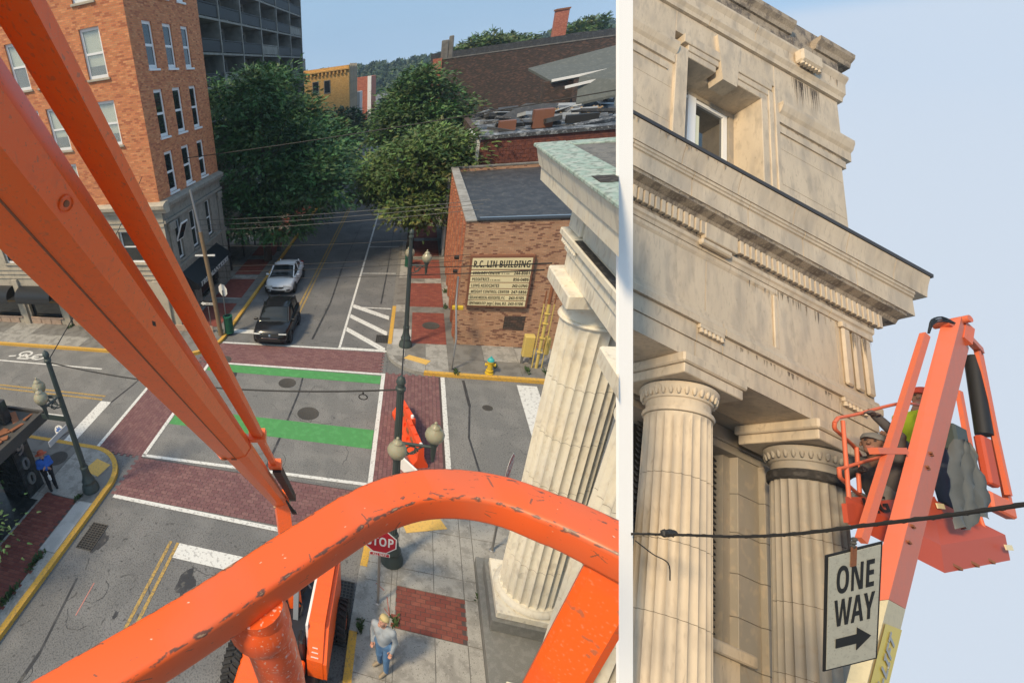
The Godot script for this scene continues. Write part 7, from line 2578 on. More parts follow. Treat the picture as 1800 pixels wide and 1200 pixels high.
# ---------------------------------------------------------------- people
# bones: [a, b, radius a, radius b, colour]; one closed surface
func body_mesh(bones: Array, cell: float, k := 0.025) -> ArrayMesh:
	var mn := Vector3.ONE * INF
	var mx := -Vector3.ONE * INF
	for b in bones:
		var r: float = maxf(b[2], b[3]) + cell * 3
		mn = mn.min(b[0] - Vector3.ONE * r).min(b[1] - Vector3.ONE * r)
		mx = mx.max(b[0] + Vector3.ONE * r).max(b[1] + Vector3.ONE * r)
	var n := Vector3i(((mx - mn) / cell).ceil()) + Vector3i.ONE
	var f := PackedFloat32Array()
	f.resize(n.x * n.y * n.z)
	f.fill(1.0)
	var near := PackedFloat32Array()
	near.resize(f.size())
	near.fill(1.0)
	var who := PackedInt32Array()
	who.resize(f.size())
	for bi in bones.size():
		var b: Array = bones[bi]
		var a: Vector3 = b[0]
		var ab: Vector3 = b[1] - a
		var l2 := maxf(ab.length_squared(), 1e-9)
		var r: float = maxf(b[2], b[3]) + cell * 2.5 + k
		var lo := Vector3i(((b[0].min(b[1]) - Vector3.ONE * r - mn) / cell).floor()).clamp(Vector3i.ZERO, n - Vector3i.ONE)
		var hi := Vector3i(((b[0].max(b[1]) + Vector3.ONE * r - mn) / cell).ceil()).clamp(Vector3i.ZERO, n - Vector3i.ONE)
		for z in range(lo.z, hi.z + 1):
			for y in range(lo.y, hi.y + 1):
				var row := (z * n.y + y) * n.x
				for x in range(lo.x, hi.x + 1):
					var p := mn + Vector3(x, y, z) * cell - a
					var t := clampf(p.dot(ab) / l2, 0.0, 1.0)
					var d := (p - ab * t).length() - lerpf(b[2], b[3], t)
					var i := row + x
					var o := f[i]
					if d < near[i]:
						near[i] = d
						who[i] = bi
					var hh := maxf(k - absf(o - d), 0.0) / k
					f[i] = minf(o, d) - hh * hh * k * 0.25
	var vid := PackedInt32Array()
	vid.resize(f.size())
	vid.fill(-1)
	var vs := PackedVector3Array()
	var ns_ := PackedVector3Array()
	var cs := PackedColorArray()
	var sx := 1
	var sy := n.x
	var sz := n.x * n.y
	var off := [0, sx, sy, sx + sy, sz, sz + sx, sz + sy, sz + sx + sy]
	var edges := [[0, 1], [2, 3], [4, 5], [6, 7], [0, 2], [1, 3], [4, 6], [5, 7], [0, 4], [1, 5], [2, 6], [3, 7]]
	for z in n.z - 1:
		for y in n.y - 1:
			for x in n.x - 1:
				var i := x + y * sy + z * sz
				var ins := 0
				for q in off:
					if f[i + q] < 0.0:
						ins += 1
				if ins == 0 or ins == 8:
					continue
				var s := Vector3.ZERO
				var cnt := 0
				for e in edges:
					var fa := f[i + off[e[0]]]
					var fb := f[i + off[e[1]]]
					if (fa < 0.0) != (fb < 0.0):
						var t := fa / (fa - fb)
						var pa := Vector3(e[0] & 1, (e[0] >> 1) & 1, (e[0] >> 2) & 1)
						var pb := Vector3(e[1] & 1, (e[1] >> 1) & 1, (e[1] >> 2) & 1)
						s += pa.lerp(pb, t)
						cnt += 1
				vid[i] = vs.size()
				vs.append(mn + (Vector3(x, y, z) + s / cnt) * cell)
				var g := Vector3(f[i + 1] + f[i + 3] + f[i + sz + 1] + f[i + sz + 3 * 0 + sx + sy] - f[i] - f[i + sy] - f[i + sz] - f[i + sz + sy], f[i + sy] + f[i + sx + sy] + f[i + sz + sy] + f[i + sz + sx + sy] - f[i] - f[i + 1] - f[i + sz] - f[i + sz + 1], f[i + sz] + f[i + sz + 1] + f[i + sz + sy] + f[i + sz + sx + sy] - f[i] - f[i + 1] - f[i + sy] - f[i + sx + sy])
				ns_.append(g.normalized() if g.length() > 1e-6 else Vector3.UP)
				cs.append(bones[who[i]][4])
	var ix := PackedInt32Array()
	for z in range(1, n.z - 1):
		for y in range(1, n.y - 1):
			for x in range(1, n.x - 1):
				var i := x + y * sy + z * sz
				for ax in 3:
					var st: int = [sx, sy, sz][ax]
					if (f[i] < 0.0) == (f[i + st] < 0.0):
						continue
					var u: int = [sy, sz, sx][ax]
					var v: int = [sz, sx, sy][ax]
					var a := vid[i]
					var b := vid[i - u]
					var c := vid[i - u - v]
					var d := vid[i - v]
					if a < 0 or b < 0 or c < 0 or d < 0:
						continue
					if f[i] < 0.0:
						ix.append_array([a, c, b, a, d, c])
					else:
						ix.append_array([a, b, c, a, c, d])
	var arr := []
	arr.resize(Mesh.ARRAY_MAX)
	arr[Mesh.ARRAY_VERTEX] = vs
	arr[Mesh.ARRAY_NORMAL] = ns_
	arr[Mesh.ARRAY_COLOR] = cs
	arr[Mesh.ARRAY_INDEX] = ix
	var am := ArrayMesh.new()
	am.add_surface_from_arrays(Mesh.PRIMITIVE_TRIANGLES, arr)
	return am

func hand_bones(wrist: Vector3, dir: Vector3, palm: Vector3, skin: Color, sgn: float) -> Array:
	var d := dir.normalized()
	var w := d.cross(palm).normalized() * sgn
	var p := w.cross(d).normalized() * sgn
	var o := [[wrist, wrist + d * 0.085, 0.026, 0.034, skin]]
	var ln := [0.075, 0.085, 0.08, 0.06]
	for i in 4:
		var a := wrist + d * 0.085 + w * (0.027 - i * 0.018)
		var m1: Vector3 = a + d * ln[i] * 0.5 + p * 0.012
		o.append([a, m1, 0.0105, 0.0095, skin])
		o.append([m1, m1 + d * ln[i] * 0.4 + p * 0.03, 0.0095, 0.008, skin])
	var t0 := wrist + d * 0.02 + w * 0.03
	o.append([t0, t0 + d * 0.035 + w * 0.028 + p * 0.01, 0.013, 0.011, skin])
	o.append([t0 + d * 0.035 + w * 0.028 + p * 0.01, t0 + d * 0.07 + w * 0.03 + p * 0.03, 0.011, 0.009, skin])
	return o

# J: joint positions; C: colours
func person(o: Node3D, J: Dictionary, C: Dictionary, cell := 0.02) -> void:
	var B := []
	var up: Vector3 = (J.neck - J.hip).normalized()
	var rt: Vector3 = (J.sh_r - J.sh_l).normalized()
	var fw := rt.cross(up).normalized() * -1.0
	# trunk
	B.append([J.hip - rt * 0.07, J.hip + rt * 0.07, 0.125, 0.125, C.legs])
	B.append([J.hip + up * 0.06, J.hip + up * 0.22, 0.14, 0.15, C.top])
	B.append([J.hip + up * 0.2 - rt * 0.05, J.neck - up * 0.16 - rt * 0.09, 0.13, 0.125, C.top])
	B.append([J.hip + up * 0.2 + rt * 0.05, J.neck - up * 0.16 + rt * 0.09, 0.13, 0.125, C.top])
	B.append([J.sh_l, J.sh_r, 0.075, 0.075, C.top])
	B.append([J.neck - up * 0.05, J.head - (J.head - J.neck).normalized() * 0.06, 0.058, 0.055, C.skin])
	for s in ["l", "r"]:
		B.append([J["sh_" + s], J["el_" + s], 0.068, 0.055, C.top])
		B.append([J["el_" + s], J["wr_" + s], 0.055, 0.042, C.top])
		var sg := 1.0 if s == "l" else -1.0
		B.append([J.hip + rt * (0.09 if s == "r" else -0.09), J["kn_" + s], 0.105, 0.075, C.legs])
		B.append([J["kn_" + s], J["an_" + s], 0.078, 0.056, C.legs])
		var toe: Vector3 = J.get("toe_" + s, J["an_" + s] + fw * 0.17 + Vector3(0, -0.05, 0))
		B.append([J["an_" + s] + Vector3(0, -0.035, 0) - (toe - J["an_" + s]) * 0.25, toe, 0.047, 0.04, C.shoes])
	var m1 := put_mesh("body", body_mesh(B, cell), M.skin_vc, o)
	# head and hands get finer grids
	var hd: Vector3 = J.head
	var look: Vector3 = J.look.normalized()
	var hup: Vector3 = (hd - J.neck).normalized()
	hup = (hup - look * hup.dot(look)).normalized()
	var hr := look.cross(hup).normalized()
	var H := []
	H.append([hd + hup * 0.035 - look * 0.015, hd + hup * 0.035 + look * 0.015, 0.088, 0.085, C.skin])
	H.append([hd - hup * 0.03 + look * 0.02, hd - hup * 0.085 + look * 0.045, 0.068, 0.045, C.skin])
	H.append([hd + hup * 0.02 + look * 0.088, hd - hup * 0.02 + look * 0.108, 0.012, 0.017, C.skin])
	H.append([hd - hup * 0.06 + look * 0.083 - hr * 0.02, hd - hup * 0.06 + look * 0.083 + hr * 0.02, 0.010, 0.010, Color(0.34, 0.13, 0.10)])
	H.append([J.neck, hd - hup * 0.06 - look * 0.01, 0.055, 0.052, C.skin])
	for s in [-1.0, 1.0]:
		H.append([hd + hr * s * 0.087 + hup * 0.02, hd + hr * s * 0.09 - hup * 0.02, 0.015, 0.012, C.skin])
		H.append([hd + hup * 0.022 + look * 0.083 + hr * s * 0.032, hd + hup * 0.022 + look * 0.085 + hr * s * 0.034, 0.012, 0.012, Color(0.03, 0.022, 0.02)])
	put_mesh("head", body_mesh(H, 0.009, 0.012), M.skin_vc, m1)
	for s in ["l", "r"]:
		var d: Vector3 = (J["wr_" + s] - J["el_" + s]).normalized()
		if J.has("hd_" + s):
			d = J["hd_" + s]
		put_mesh("hand", body_mesh(hand_bones(J["wr_" + s] - d * 0.02, d, fw, C.glove if C.has("glove") else C.skin, 1.0 if s == "l" else -1.0), 0.006, 0.008), M.skin_vc, m1)
	if C.has("hair"):
		var R := [[hd + hup * 0.05 - look * 0.03, hd + hup * 0.05 - look * 0.01, 0.092, 0.09, C.hair], [hd + hup * 0.02 - look * 0.05, hd - hup * 0.06 - look * 0.05, 0.08, 0.06, C.hair]]
		if C.has("long_hair"):
			R.append([hd - look * 0.06, hd - hup * 0.2 - look * 0.06, 0.075, 0.05, C.hair])
		put_mesh("hair", body_mesh(R, 0.012, 0.02), M.skin_vc, o)
	if C.has("hat"):
		var st := ns(true)
		var hb := Basis(hr, hup, hr.cross(hup))
		var hx := Transform3D(hb, hd + hup * 0.055)
		if C.hat_kind == "brim":
			lathe(st, [Vector2(0.19, -0.03), Vector2(0.185, -0.018), Vector2(0.105, 0.0), Vector2(0.1, 0.06), Vector2(0.075, 0.095), Vector2(0.0, 0.1)], 22, hx)
		elif C.hat_kind == "helmet":
			lathe(st, [Vector2(0.135, -0.01), Vector2(0.135, 0.005), Vector2(0.12, 0.015), Vector2(0.112, 0.06), Vector2(0.08, 0.115), Vector2(0.0, 0.135)], 20, hx)
		else:
			lathe(st, [Vector2(0.1, -0.005), Vector2(0.102, 0.02), Vector2(0.09, 0.065), Vector2(0.05, 0.09), Vector2(0.0, 0.095)], 18, hx)
		var hm := flat(C.hat, 0.8)
		var ht := put("hat", st, hm, o)
		if C.hat_kind in ["cap", "helmet"]:
			st = ns()
			var lz := look * 0.085
			for k in 6:
				var t0 := lerpf(-1.0, 1.0, k / 6.0)
				var t1 := lerpf(-1.0, 1.0, (k + 1) / 6.0)
				var f := func(t: float, e: float) -> Vector3:
					return hx.origin + hr * sin(t * 1.2) * 0.085 + look * (cos(t * 1.2) * 0.085 + e * 0.075 * (1 - t * t)) - hup * e * 0.015
				quad(st, f.call(t0, 0.0), f.call(t1, 0.0), f.call(t1, 1.0), f.call(t0, 1.0))
			put("peak", st, hm, ht)

func build_people() -> void:
	# man on the pavement beside the lift, looking up
	var o := thing("person", "man in grey sweatshirt, blue jeans and yellow cap looking up beside the brick panel", "person", Vector3(-0.10, 0.126, -5.95), -0.35)
	o.scale = Vector3(0.9, 1.0, 0.9)
	person(o, {"hip": Vector3(0, 0.96, 0), "neck": Vector3(-0.02, 1.47, 0.0), "head": Vector3(-0.02, 1.64, 0.03), "look": Vector3(-0.25, 0.75, 0.9), "sh_l": Vector3(0.19, 1.40, 0), "sh_r": Vector3(-0.21, 1.40, 0.0), "el_l": Vector3(0.25, 1.13, -0.02), "wr_l": Vector3(0.21, 0.88, 0.06), "el_r": Vector3(-0.26, 1.13, -0.03), "wr_r": Vector3(-0.23, 0.88, 0.05), "kn_l": Vector3(0.09, 0.52, 0.03), "an_l": Vector3(0.10, 0.09, 0.03), "kn_r": Vector3(-0.09, 0.52, -0.01), "an_r": Vector3(-0.10, 0.09, -0.10), "toe_l": Vector3(0.04, 0.045, 0.19), "toe_r": Vector3(-0.18, 0.045, 0.04)},
		{"skin": Color(0.52, 0.28, 0.20), "top": Color(0.30, 0.34, 0.38), "legs": Color(0.09, 0.19, 0.36), "shoes": Color(0.35, 0.29, 0.2), "hair": Color(0.2, 0.15, 0.1), "hat": Color(0.50, 0.41, 0.20), "hat_kind": "cap"})
	# woman with folded arms at the lamp
	o = thing("person", "woman in blue jacket, black trousers and red brimmed hat standing with folded arms", "person", Vector3(-10.68, 0.13, -8.85), 0.95)
	person(o, {"hip": Vector3(0, 0.80, 0), "neck": Vector3(0, 1.23, 0), "head": Vector3(0, 1.38, 0.02), "look": Vector3(-0.1, 0.35, 1), "sh_l": Vector3(0.16, 1.17, 0), "sh_r": Vector3(-0.16, 1.17, 0), "el_l": Vector3(0.21, 0.96, 0.03), "wr_l": Vector3(-0.02, 0.97, 0.17), "el_r": Vector3(-0.21, 0.96, 0.03), "wr_r": Vector3(0.02, 0.92, 0.18), "kn_l": Vector3(0.08, 0.44, 0.02), "an_l": Vector3(0.09, 0.08, 0), "kn_r": Vector3(-0.08, 0.44, 0.02), "an_r": Vector3(-0.10, 0.08, 0.02)},
		{"skin": Color(0.50, 0.29, 0.21), "top": Color(0.035, 0.13, 0.52), "legs": Color(0.014, 0.014, 0.016), "shoes": Color(0.02, 0.02, 0.02), "hair": Color(0.02, 0.015, 0.012), "long_hair": true, "hat": Color(0.52, 0.12, 0.06), "hat_kind": "brim"}, 0.018)
	var tg := thing("white_bag", "white bag held at the woman's side", "bag", Vector3(-10.52, 0.75, -8.72))
	part("bag", Vector3(-0.05, -0.16, -0.03), Vector3(0.05, 0.05, 0.03), M.white, tg, 0.02)
	part("handle", Vector3(-0.012, 0.05, -0.008), Vector3(0.012, 0.2, 0.008), M.white, tg)

# ---------------------------------------------------------------- the lift seen from below
func prism(st: SurfaceTool, quad_a: Array, quad_b: Array) -> void:
	for k in 4:
		quad(st, quad_a[k], quad_a[(k + 1) % 4], quad_b[(k + 1) % 4], quad_b[k])
	quad(st, quad_a[3], quad_a[2], quad_a[1], quad_a[0])
	quad(st, quad_b[0], quad_b[1], quad_b[2], quad_b[3])

func build_second_lift() -> void:
	var o := rthing("boom_lift", "orange boom lift with raised arm and basket in front of the bank corner", "boom lift", Vector3(-1.4, -3.0, 0.9))
	var W := Transform3D(Basis(), Vector3(1.4, 3.0, -0.9))
	var m: Material = M.orange_faded
	# main boom: left face and right face
	var top := [Vector3(-0.337, 0.198, 0.85), Vector3(-0.169, 0.365, 0.95), Vector3(0.172, 0.093, 0.82), Vector3(0.0, -0.07, 0.72)]
	var bot := [Vector3(-2.407, -4.655, 0.85), Vector3(-2.342, -4.60, 0.95), Vector3(-1.845, -4.486, 0.82), Vector3(-1.95, -4.54, 0.72)]
	var lp := func(t: float, e := 0.0) -> Array:
		var r := []
		for k in 4:
			var p: Vector3 = top[k].lerp(bot[k], t)
			r.append(p)
		return r
	var st := ns()
	prism(st, lp.call(0.0), lp.call(0.83))
	var bm := put("boom", st, m, o, W)
	st = ns()
	prism(st, lp.call(0.831), lp.call(1.06))
	var cr := put("cream_boom", st, M.cream, o, W)
	var q0: Array = lp.call(0.88)
	var q1: Array = lp.call(1.04)
	st = ns()
	var off := Vector3(0.006, -0.002, 0.010)
	quad(st, q0[1].lerp(q0[2], 0.04) + off, q0[1].lerp(q0[2], 0.96) + off, q1[1].lerp(q1[2], 0.96) + off, q1[1].lerp(q1[2], 0.04) + off)
	var dc := put("decal", st, M.decal_yellow, cr)
	var bd: Vector3 = (q0[1] - q1[1]).normalized()
	var bw: Vector3 = (q1[2] - q1[1]).normalized()
	var bn := bd.cross(bw).normalized()
	if bn.z < 0:
		bn = -bn
	var by := bn.cross(bd).normalized()
	text_part("lettering", "1-LIFT", 0.15, M.letter_grey, dc, Transform3D(Basis(bd, by, bn), (q0[1] + q0[2] + q1[1] + q1[2]) / 4.0 + off * 1.8), 0.004, "Droid Sans", true, 0.62)
	for k in 8:
		var t := 0.45 + 0.04 * (k % 2) + 0.2 * (k / 4)
		var qq: Array = lp.call(t)
		st = ns()
		obox(st, Transform3D(Basis(), qq[1].lerp(qq[2], 0.15 + 0.1 * ((k / 2) % 2)) + Vector3(0.01, 0, 0.006)), Vector3.ONE * 0.022)
		put("bolt", st, M.rust, bm)
	# head plates and pins at the top
	st = ns()
	obox(st, Transform3D(Basis(Vector3(0, 0, 1), -0.35), Vector3(0.02, 0.22, 0.86)), Vector3(0.14, 0.30, 0.10))
	put("boom_head", st, m, o, W)
	for p in [Vector3(-0.34, 0.20, 0.86), Vector3(-0.06, 0.38, 0.90)]:
		st = ns(true)
		lathe(st, [Vector2(0, -0.07), Vector2(0.05, -0.07), Vector2(0.05, 0.07), Vector2(0, 0.07)], 14, Transform3D(Basis(Vector3(1, 0, 0), PI / 2), p))
		put("pivot_pin", st, m, o, W)
	st = ns(true)
	for k in 3:
		tube(st, curve_points([Vector3(-0.66, -0.10, 0.88), Vector3(-0.60, 0.06 + k * 0.03, 0.9), Vector3(-0.46, 0.16 + k * 0.03, 0.92), Vector3(-0.3, 0.2, 0.94)], 10), 0.012, 6)
	put("hoses", st, M.black, o, W)
	# levelling bar
	st = ns()
	beam(st, Vector3(-0.71, -0.15, 0.87), Vector3(-2.10, -3.25, 0.87), 0.085, 0.05, Vector3(0, 0, 1))
	put("levelling_bar", st, m, o, W)
	st = ns()
	beam(st, Vector3(-1.78, -2.15, 0.86), Vector3(-1.34, -1.97, 0.86), 0.07, 0.08, Vector3(0, 0, 1))
	put("bracket", st, m, o, W)
	# jib: strut, cylinder, outer bars, block
	st = ns()
	beam(st, Vector3(0.36, -0.40, 0.6), Vector3(0.36, -1.95, 0.6), 0.06, 0.04, Vector3(0, 0, 1))
	put("jib_strut", st, m, o, W)
	st = ns(true)
	tube(st, [Vector3(0.75, 0.30, 0.6), Vector3(0.68, -0.88, 0.6)], 0.07, 14)
	put("hydraulic_cylinder", st, M.black, o, W)
	st = ns()
	beam(st, Vector3(0.90, 0.46, 0.6), Vector3(0.86, -1.78, 0.6), 0.06, 0.045, Vector3(0, 0, 1))
	put("jib_bar", st, m, o, W)
	st = ns()
	beam(st, Vector3(0.72, 0.40, 0.66), Vector3(0.75, -1.65, 0.66), 0.045, 0.04, Vector3(0, 0, 1))
	put("jib_bar", st, m, o, W)
	st = ns()
	cbx(st, Vector3(0.50, -1.60, 0.58), Vector3(0.66, -0.95, 0.66), 0.02)
	put("jib_block", st, M.basket_red, o, W)
	st = ns()
	cbx(st, Vector3(0.46, -1.92, 0.56), Vector3(0.84, -1.70, 0.66), 0.02)
	put("jib_foot", st, m, o, W)
	st = ns()
	beam(st, Vector3(0.1, 0.25, 0.84), Vector3(0.88, 0.45, 0.62), 0.06, 0.08)
	put("head_link", st, m, o, W)
	st = ns()
	cbx(st, Vector3(0.12, -1.30, 0.5), Vector3(0.34, -0.95, 0.62), 0.02)
	put("control_box", st, M.lamp_green, o, W)
	# basket: floor tray, front panel and rails; the tray runs away to the right
	var fl := [Vector3(-1.80, -2.98, 0.62), Vector3(-0.62, -3.06, 0.70), Vector3(0.80, -2.42, 0.56), Vector3(0.10, -2.25, 0.36)]
	st = ns()
	var up := Vector3(0, 0.30, 0)
	prism(st, [fl[0] + up, fl[1] + up, fl[2] + up, fl[3] + up], fl)
	put("basket_floor", st, M.basket_red, o, W)
	for k in 3:
		st = ns()
		beam(st, fl[0].lerp(fl[3], 0.25 + k * 0.25) + Vector3(0.05, -0.015, 0), fl[1].lerp(fl[2], 0.25 + k * 0.25) + Vector3(-0.05, -0.015, 0), 0.06, 0.03)
		put("floor_rib", st, M.rust, o, W)
	st = ns()
	prism(st, [Vector3(-1.81, -2.76, 0.63), Vector3(-0.40, -2.12, 0.61), Vector3(-0.28, -2.30, 0.61), Vector3(-1.80, -2.97, 0.63)], [Vector3(-1.81, -2.76, 0.59), Vector3(-0.40, -2.12, 0.57), Vector3(-0.28, -2.30, 0.57), Vector3(-1.80, -2.97, 0.59)])
	var fp := put("front_panel", st, M.basket_red, o, W)
	var pd := (Vector3(-0.40, -2.12, 0.61) - Vector3(-1.81, -2.76, 0.63)).normalized()
	text_part("lettering", "JLG", 0.17, M.black, fp, Transform3D(Basis(pd, Vector3(0, 0, 1).cross(pd), Vector3(0, 0, 1)), Vector3(-1.40, -2.62, 0.645)), 0.006, "Droid Sans", true, 0.44)
	for q in [Vector3(-0.36, -2.22, 0.625), Vector3(0.62, -2.33, 0.64)]:
		st = ns()
		obox(st, Transform3D(Basis(Vector3(0, 0, 1), 0.3), q), Vector3(0.12, 0.06, 0.01))
		put("white_label", st, M.sign_cream, o, W)
	var rails := [[Vector3(-1.83, -1.80, 0.6), Vector3(-1.78, -1.72, 0.6), Vector3(-1.48, -1.54, 0.6), Vector3(-0.67, -1.03, 0.6), Vector3(0.1, -0.75, 0.45)], [Vector3(-1.83, -1.80, 0.6), Vector3(-1.80, -1.86, 0.58), Vector3(-1.30, -1.84, 0.45), Vector3(-0.9, -1.8, 0.3)], [Vector3(-1.82, -2.36, 0.6), Vector3(-1.78, -2.34, 0.6), Vector3(-1.07, -1.90, 0.6), Vector3(-0.4, -1.6, 0.6)], [Vector3(-1.82, -2.36, 0.6), Vector3(-1.78, -2.44, 0.58), Vector3(-1.3, -2.44, 0.45), Vector3(-1.0, -2.4, 0.35)]]
	for r in rails:
		st = ns(true)
		tube(st, curve_points(r, 20), 0.019, 8)
		put("rail", st, m, o, W)
	for p in [[Vector3(-1.70, -1.72, 0.6), Vector3(-1.71, -2.75, 0.6)], [Vector3(-1.22, -1.84, 0.44), Vector3(-1.20, -2.4, 0.42)], [Vector3(-0.74, -1.06, 0.6), Vector3(-0.82, -1.60, 0.6)], [Vector3(0.55, -1.95, 0.5), Vector3(0.60, -2.35, 0.52)]]:
		st = ns(true)
		tube(st, [p[0], p[1]], 0.019, 8)
		put("rail_post", st, m, o, W)
	# folded grey tarp over the side
	var tp := rthing("grey_tarp", "grey plastic sheet bundled over the side of the lift basket", "tarp", Vector3(-0.13, -1.32, 0.70))
	st = ns(true)
	var nx := 14
	var ny := 12
	for i in nx:
		for j in ny:
			var f := func(a: int, b: int) -> Vector3:
				var u := float(a) / nx - 0.5
				var v := float(b) / ny
				var wv := sin(u * 17.0 + v * 2.0) * 0.035 + sin(u * 41.0 - v * 5.0) * 0.018 + sin(v * 23.0 + u * 9.0) * 0.012
				return Vector3(u * (0.12 + 1.15 * v - 0.75 * v * v) - 0.06 * v, -v * 1.02 + u * 0.42 * v + 0.05 * sin(u * 11.0) * v, 0.06 + wv)
			quad(st, f.call(i, j), f.call(i + 1, j), f.call(i + 1, j + 1), f.call(i, j + 1))
	put("sheet", st, M.tarp, tp)
	# workers
	var w1 := rthing("person", "worker in grey shirt and cap leaning over the basket rail", "person", Vector3(-0.95, -2.75, 0.42))
	person(w1, {"hip": Vector3(0.30, 0.32, 0.0), "neck": Vector3(0.02, 0.86, 0.02), "head": Vector3(-0.12, 1.00, 0.08), "look": Vector3(-1.0, 0.0, 0.25), "sh_l": Vector3(0.02, 0.86, 0.20), "sh_r": Vector3(0.06, 0.86, -0.18), "el_l": Vector3(-0.10, 1.10, 0.28), "wr_l": Vector3(-0.30, 1.29, 0.22), "el_r": Vector3(-0.10, 0.62, -0.2), "wr_r": Vector3(-0.26, 0.62, 0.02), "kn_l": Vector3(-0.14, 0.42, 0.12), "an_l": Vector3(-0.02, 0.10, 0.10), "kn_r": Vector3(-0.06, 0.36, -0.12), "an_r": Vector3(0.05, 0.10, -0.1), "toe_l": Vector3(-0.18, 0.06, 0.1), "toe_r": Vector3(-0.12, 0.06, -0.1), "hd_l": Vector3(-0.9, 0.1, 0.0)},
		{"skin": Color(0.22, 0.12, 0.08), "top": Color(0.075, 0.07, 0.068), "legs": Color(0.13, 0.13, 0.13), "shoes": Color(0.04, 0.035, 0.03), "glove": Color(0.12, 0.09, 0.075), "hair": Color(0.02, 0.016, 0.013), "hat": Color(0.17, 0.165, 0.16), "hat_kind": "cap"})
	var w2 := rthing("person", "worker in yellow safety vest and red hard hat behind the boom", "person", Vector3(0.60, -1.92, 0.12))
	person(w2, {"hip": Vector3(0.05, 0.90, 0), "neck": Vector3(0.0, 1.42, 0), "head": Vector3(0.03, 1.60, 0.03), "look": Vector3(-1.0, 0.05, 0.3), "sh_l": Vector3(-0.02, 1.35, 0.18), "sh_r": Vector3(0.04, 1.35, -0.18), "el_l": Vector3(-0.08, 1.10, 0.26), "wr_l": Vector3(-0.24, 1.0, 0.2), "el_r": Vector3(0.0, 1.08, -0.24), "wr_r": Vector3(-0.2, 1.0, -0.2), "kn_l": Vector3(0.03, 0.48, 0.1), "an_l": Vector3(0.05, 0.08, 0.1), "kn_r": Vector3(0.03, 0.48, -0.1), "an_r": Vector3(0.05, 0.08, -0.1)},
		{"skin": Color(0.4, 0.22, 0.15), "top": Color(0.50, 0.62, 0.03), "legs": Color(0.06, 0.08, 0.12), "shoes": Color(0.04, 0.035, 0.03), "hair": Color(0.05, 0.03, 0.02), "hat": Color(0.65, 0.08, 0.04), "hat_kind": "helmet"})

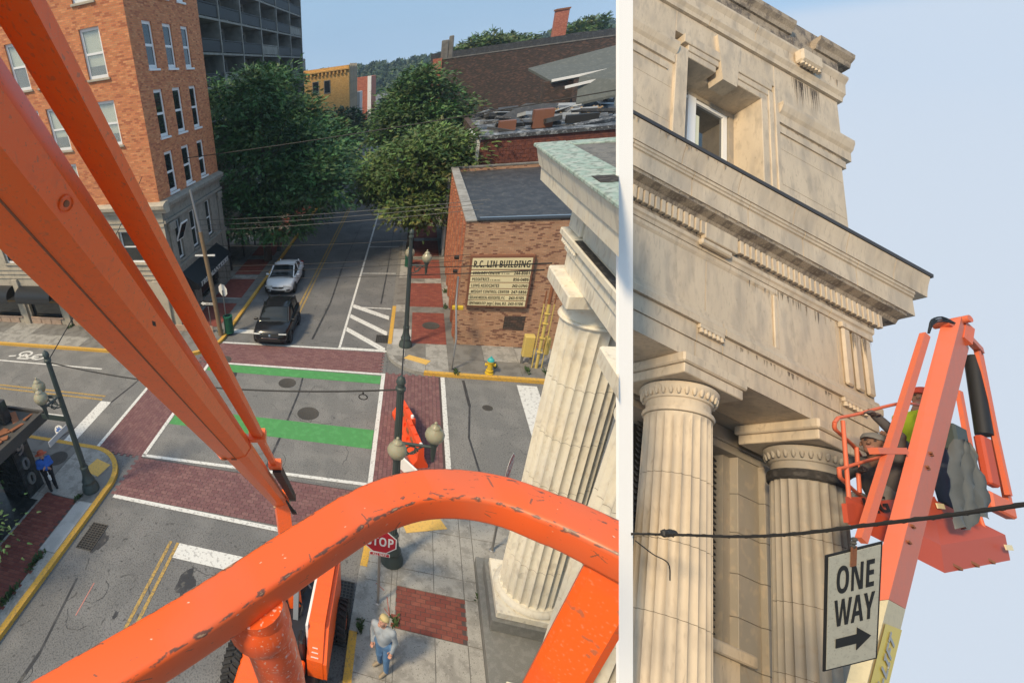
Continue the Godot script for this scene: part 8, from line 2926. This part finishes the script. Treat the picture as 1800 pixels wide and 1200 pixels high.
func build_second_sign() -> void:
	# hanging sign: its own upright axes
	var tl := Vector3(-4.724, -4.216, 2.08)
	var o := rthing("one_way_sign", "large white one way sign with right arrow hanging from a black cable", "sign", tl)
	var ux := Vector3(0.7793, 0.56, 0.2811).normalized()
	var n := ux.cross(Vector3(-0.6229, 0.6662, 0.4101)).normalized()
	var uy := n.cross(ux).normalized()
	var S := Transform3D(Basis(ux, uy, n), Vector3.ZERO)
	var w := 0.393
	var h := 0.955
	var st := ns()
	cbx(st, Vector3(0, -h, -0.008), Vector3(w, 0, 0.0), 0.003)
	var pl := put("plate", st, M.letter_black, o, S)
	st = ns()
	bx(st, Vector3(0.018, -h + 0.018, 0.0005), Vector3(w - 0.018, -0.018, 0.003))
	put("face", st, M.sign_face, pl)
	text_part("lettering", "ONE", h * 0.165, M.letter_black, pl, Transform3D(Basis.from_scale(Vector3(1, 1.35, 1)), Vector3(w * 0.52, -h * 0.235, 0.004)), 0.003, "Droid Sans", true, w * 0.66)
	text_part("lettering", "WAY", h * 0.165, M.letter_black, pl, Transform3D(Basis.from_scale(Vector3(1, 1.35, 1)), Vector3(w * 0.52, -h * 0.51, 0.004)), 0.003, "Droid Sans", true, w * 0.72)
	st = ns()
	var ay := -h * 0.765
	extr(st, PackedVector2Array([Vector2(w * 0.2, ay - h * 0.04), Vector2(w * 0.58, ay - h * 0.04), Vector2(w * 0.58, ay - h * 0.1), Vector2(w * 0.84, ay), Vector2(w * 0.58, ay + h * 0.1), Vector2(w * 0.58, ay + h * 0.04), Vector2(w * 0.2, ay + h * 0.04)]), 0.003, Transform3D(Basis(), Vector3(0, 0, 0.004)))
	put("arrow", st, M.letter_black, pl)
	st = ns()
	bx(st, Vector3(w * 0.42, -0.13, 0.004), Vector3(w * 0.52, 0.02, 0.008))
	put("rusty_strap", st, M.rust, pl)
	st = ns(true)
	for k in 3:
		lathe(st, [Vector2(0, -0.014), Vector2(0.012, -0.008), Vector2(0.014, 0.006), Vector2(0.0, 0.014)], 10, Transform3D(Basis(Vector3(0, 0, 1), 0.5 * k), Vector3(w * 0.47 + 0.005 * k, 0.02 + k * 0.025, 0)))
	put("hanger", st, M.iron, pl)
	# the cable it hangs on
	o = rthing("support_cable", "thick black cable crossing in front of the columns and boom", "cable", Vector3(-4.198, -4.029, 0.291))
	st = ns(true)
	var pts := curve_points([Vector3(0.000, 0.000, 0.000), Vector3(-0.018, 0.000, 0.079), Vector3(-0.138, -0.008, 0.627), Vector3(-0.247, -0.018, 1.127), Vector3(-0.348, 0.002, 1.538), Vector3(-0.442, 0.042, 1.883), Vector3(-0.554, 0.090, 2.297), Vector3(-0.647, 0.135, 2.626), Vector3(-0.722, 0.172, 2.892)], 60)
	var rads := []
	for k in 61:
		rads.append(0.012)
	tube(st, pts, rads, 8)
	put("cable", st, M.wire, o)
	st = ns(true)
	var tw := []
	for k in 121:
		var t := k / 120.0 * 60.0
		var i := mini(int(t), 59)
		var p: Vector3 = pts[i].lerp(pts[i + 1], t - i)
		tw.append(p + Vector3(0, cos(k * 1.1) * 0.011, sin(k * 1.1) * 0.011))
	tube(st, tw, 0.006, 5)
	put("lashing", st, M.wire, o)
	st = ns(true)
	for k in 5:
		lathe(st, [Vector2(0, -0.03), Vector2(0.018, -0.02), Vector2(0.021, 0.012), Vector2(0, 0.03)], 8, Transform3D(Basis(Vector3(0, 0, 1), k * 1.3).scaled(Vector3.ONE * 1.4), pts[9] + Vector3(k * 0.026, 0.012 + k * 0.01, 0.0)))
	put("splice", st, M.wire, o)
	o = rthing("loose_wire", "thin loose wire hanging down in front of the first column", "wire", Vector3(-4.171, -4.082, 0.360))
	st = ns(true)
	tube(st, curve_points([Vector3(0.000, 0.000, 0.000), Vector3(0.233, -0.056, 0.001), Vector3(0.400, -0.078, 0.008), Vector3(0.488, -0.222, -0.038)], 16), 0.006, 6)
	put("wire", st, M.wire, o)
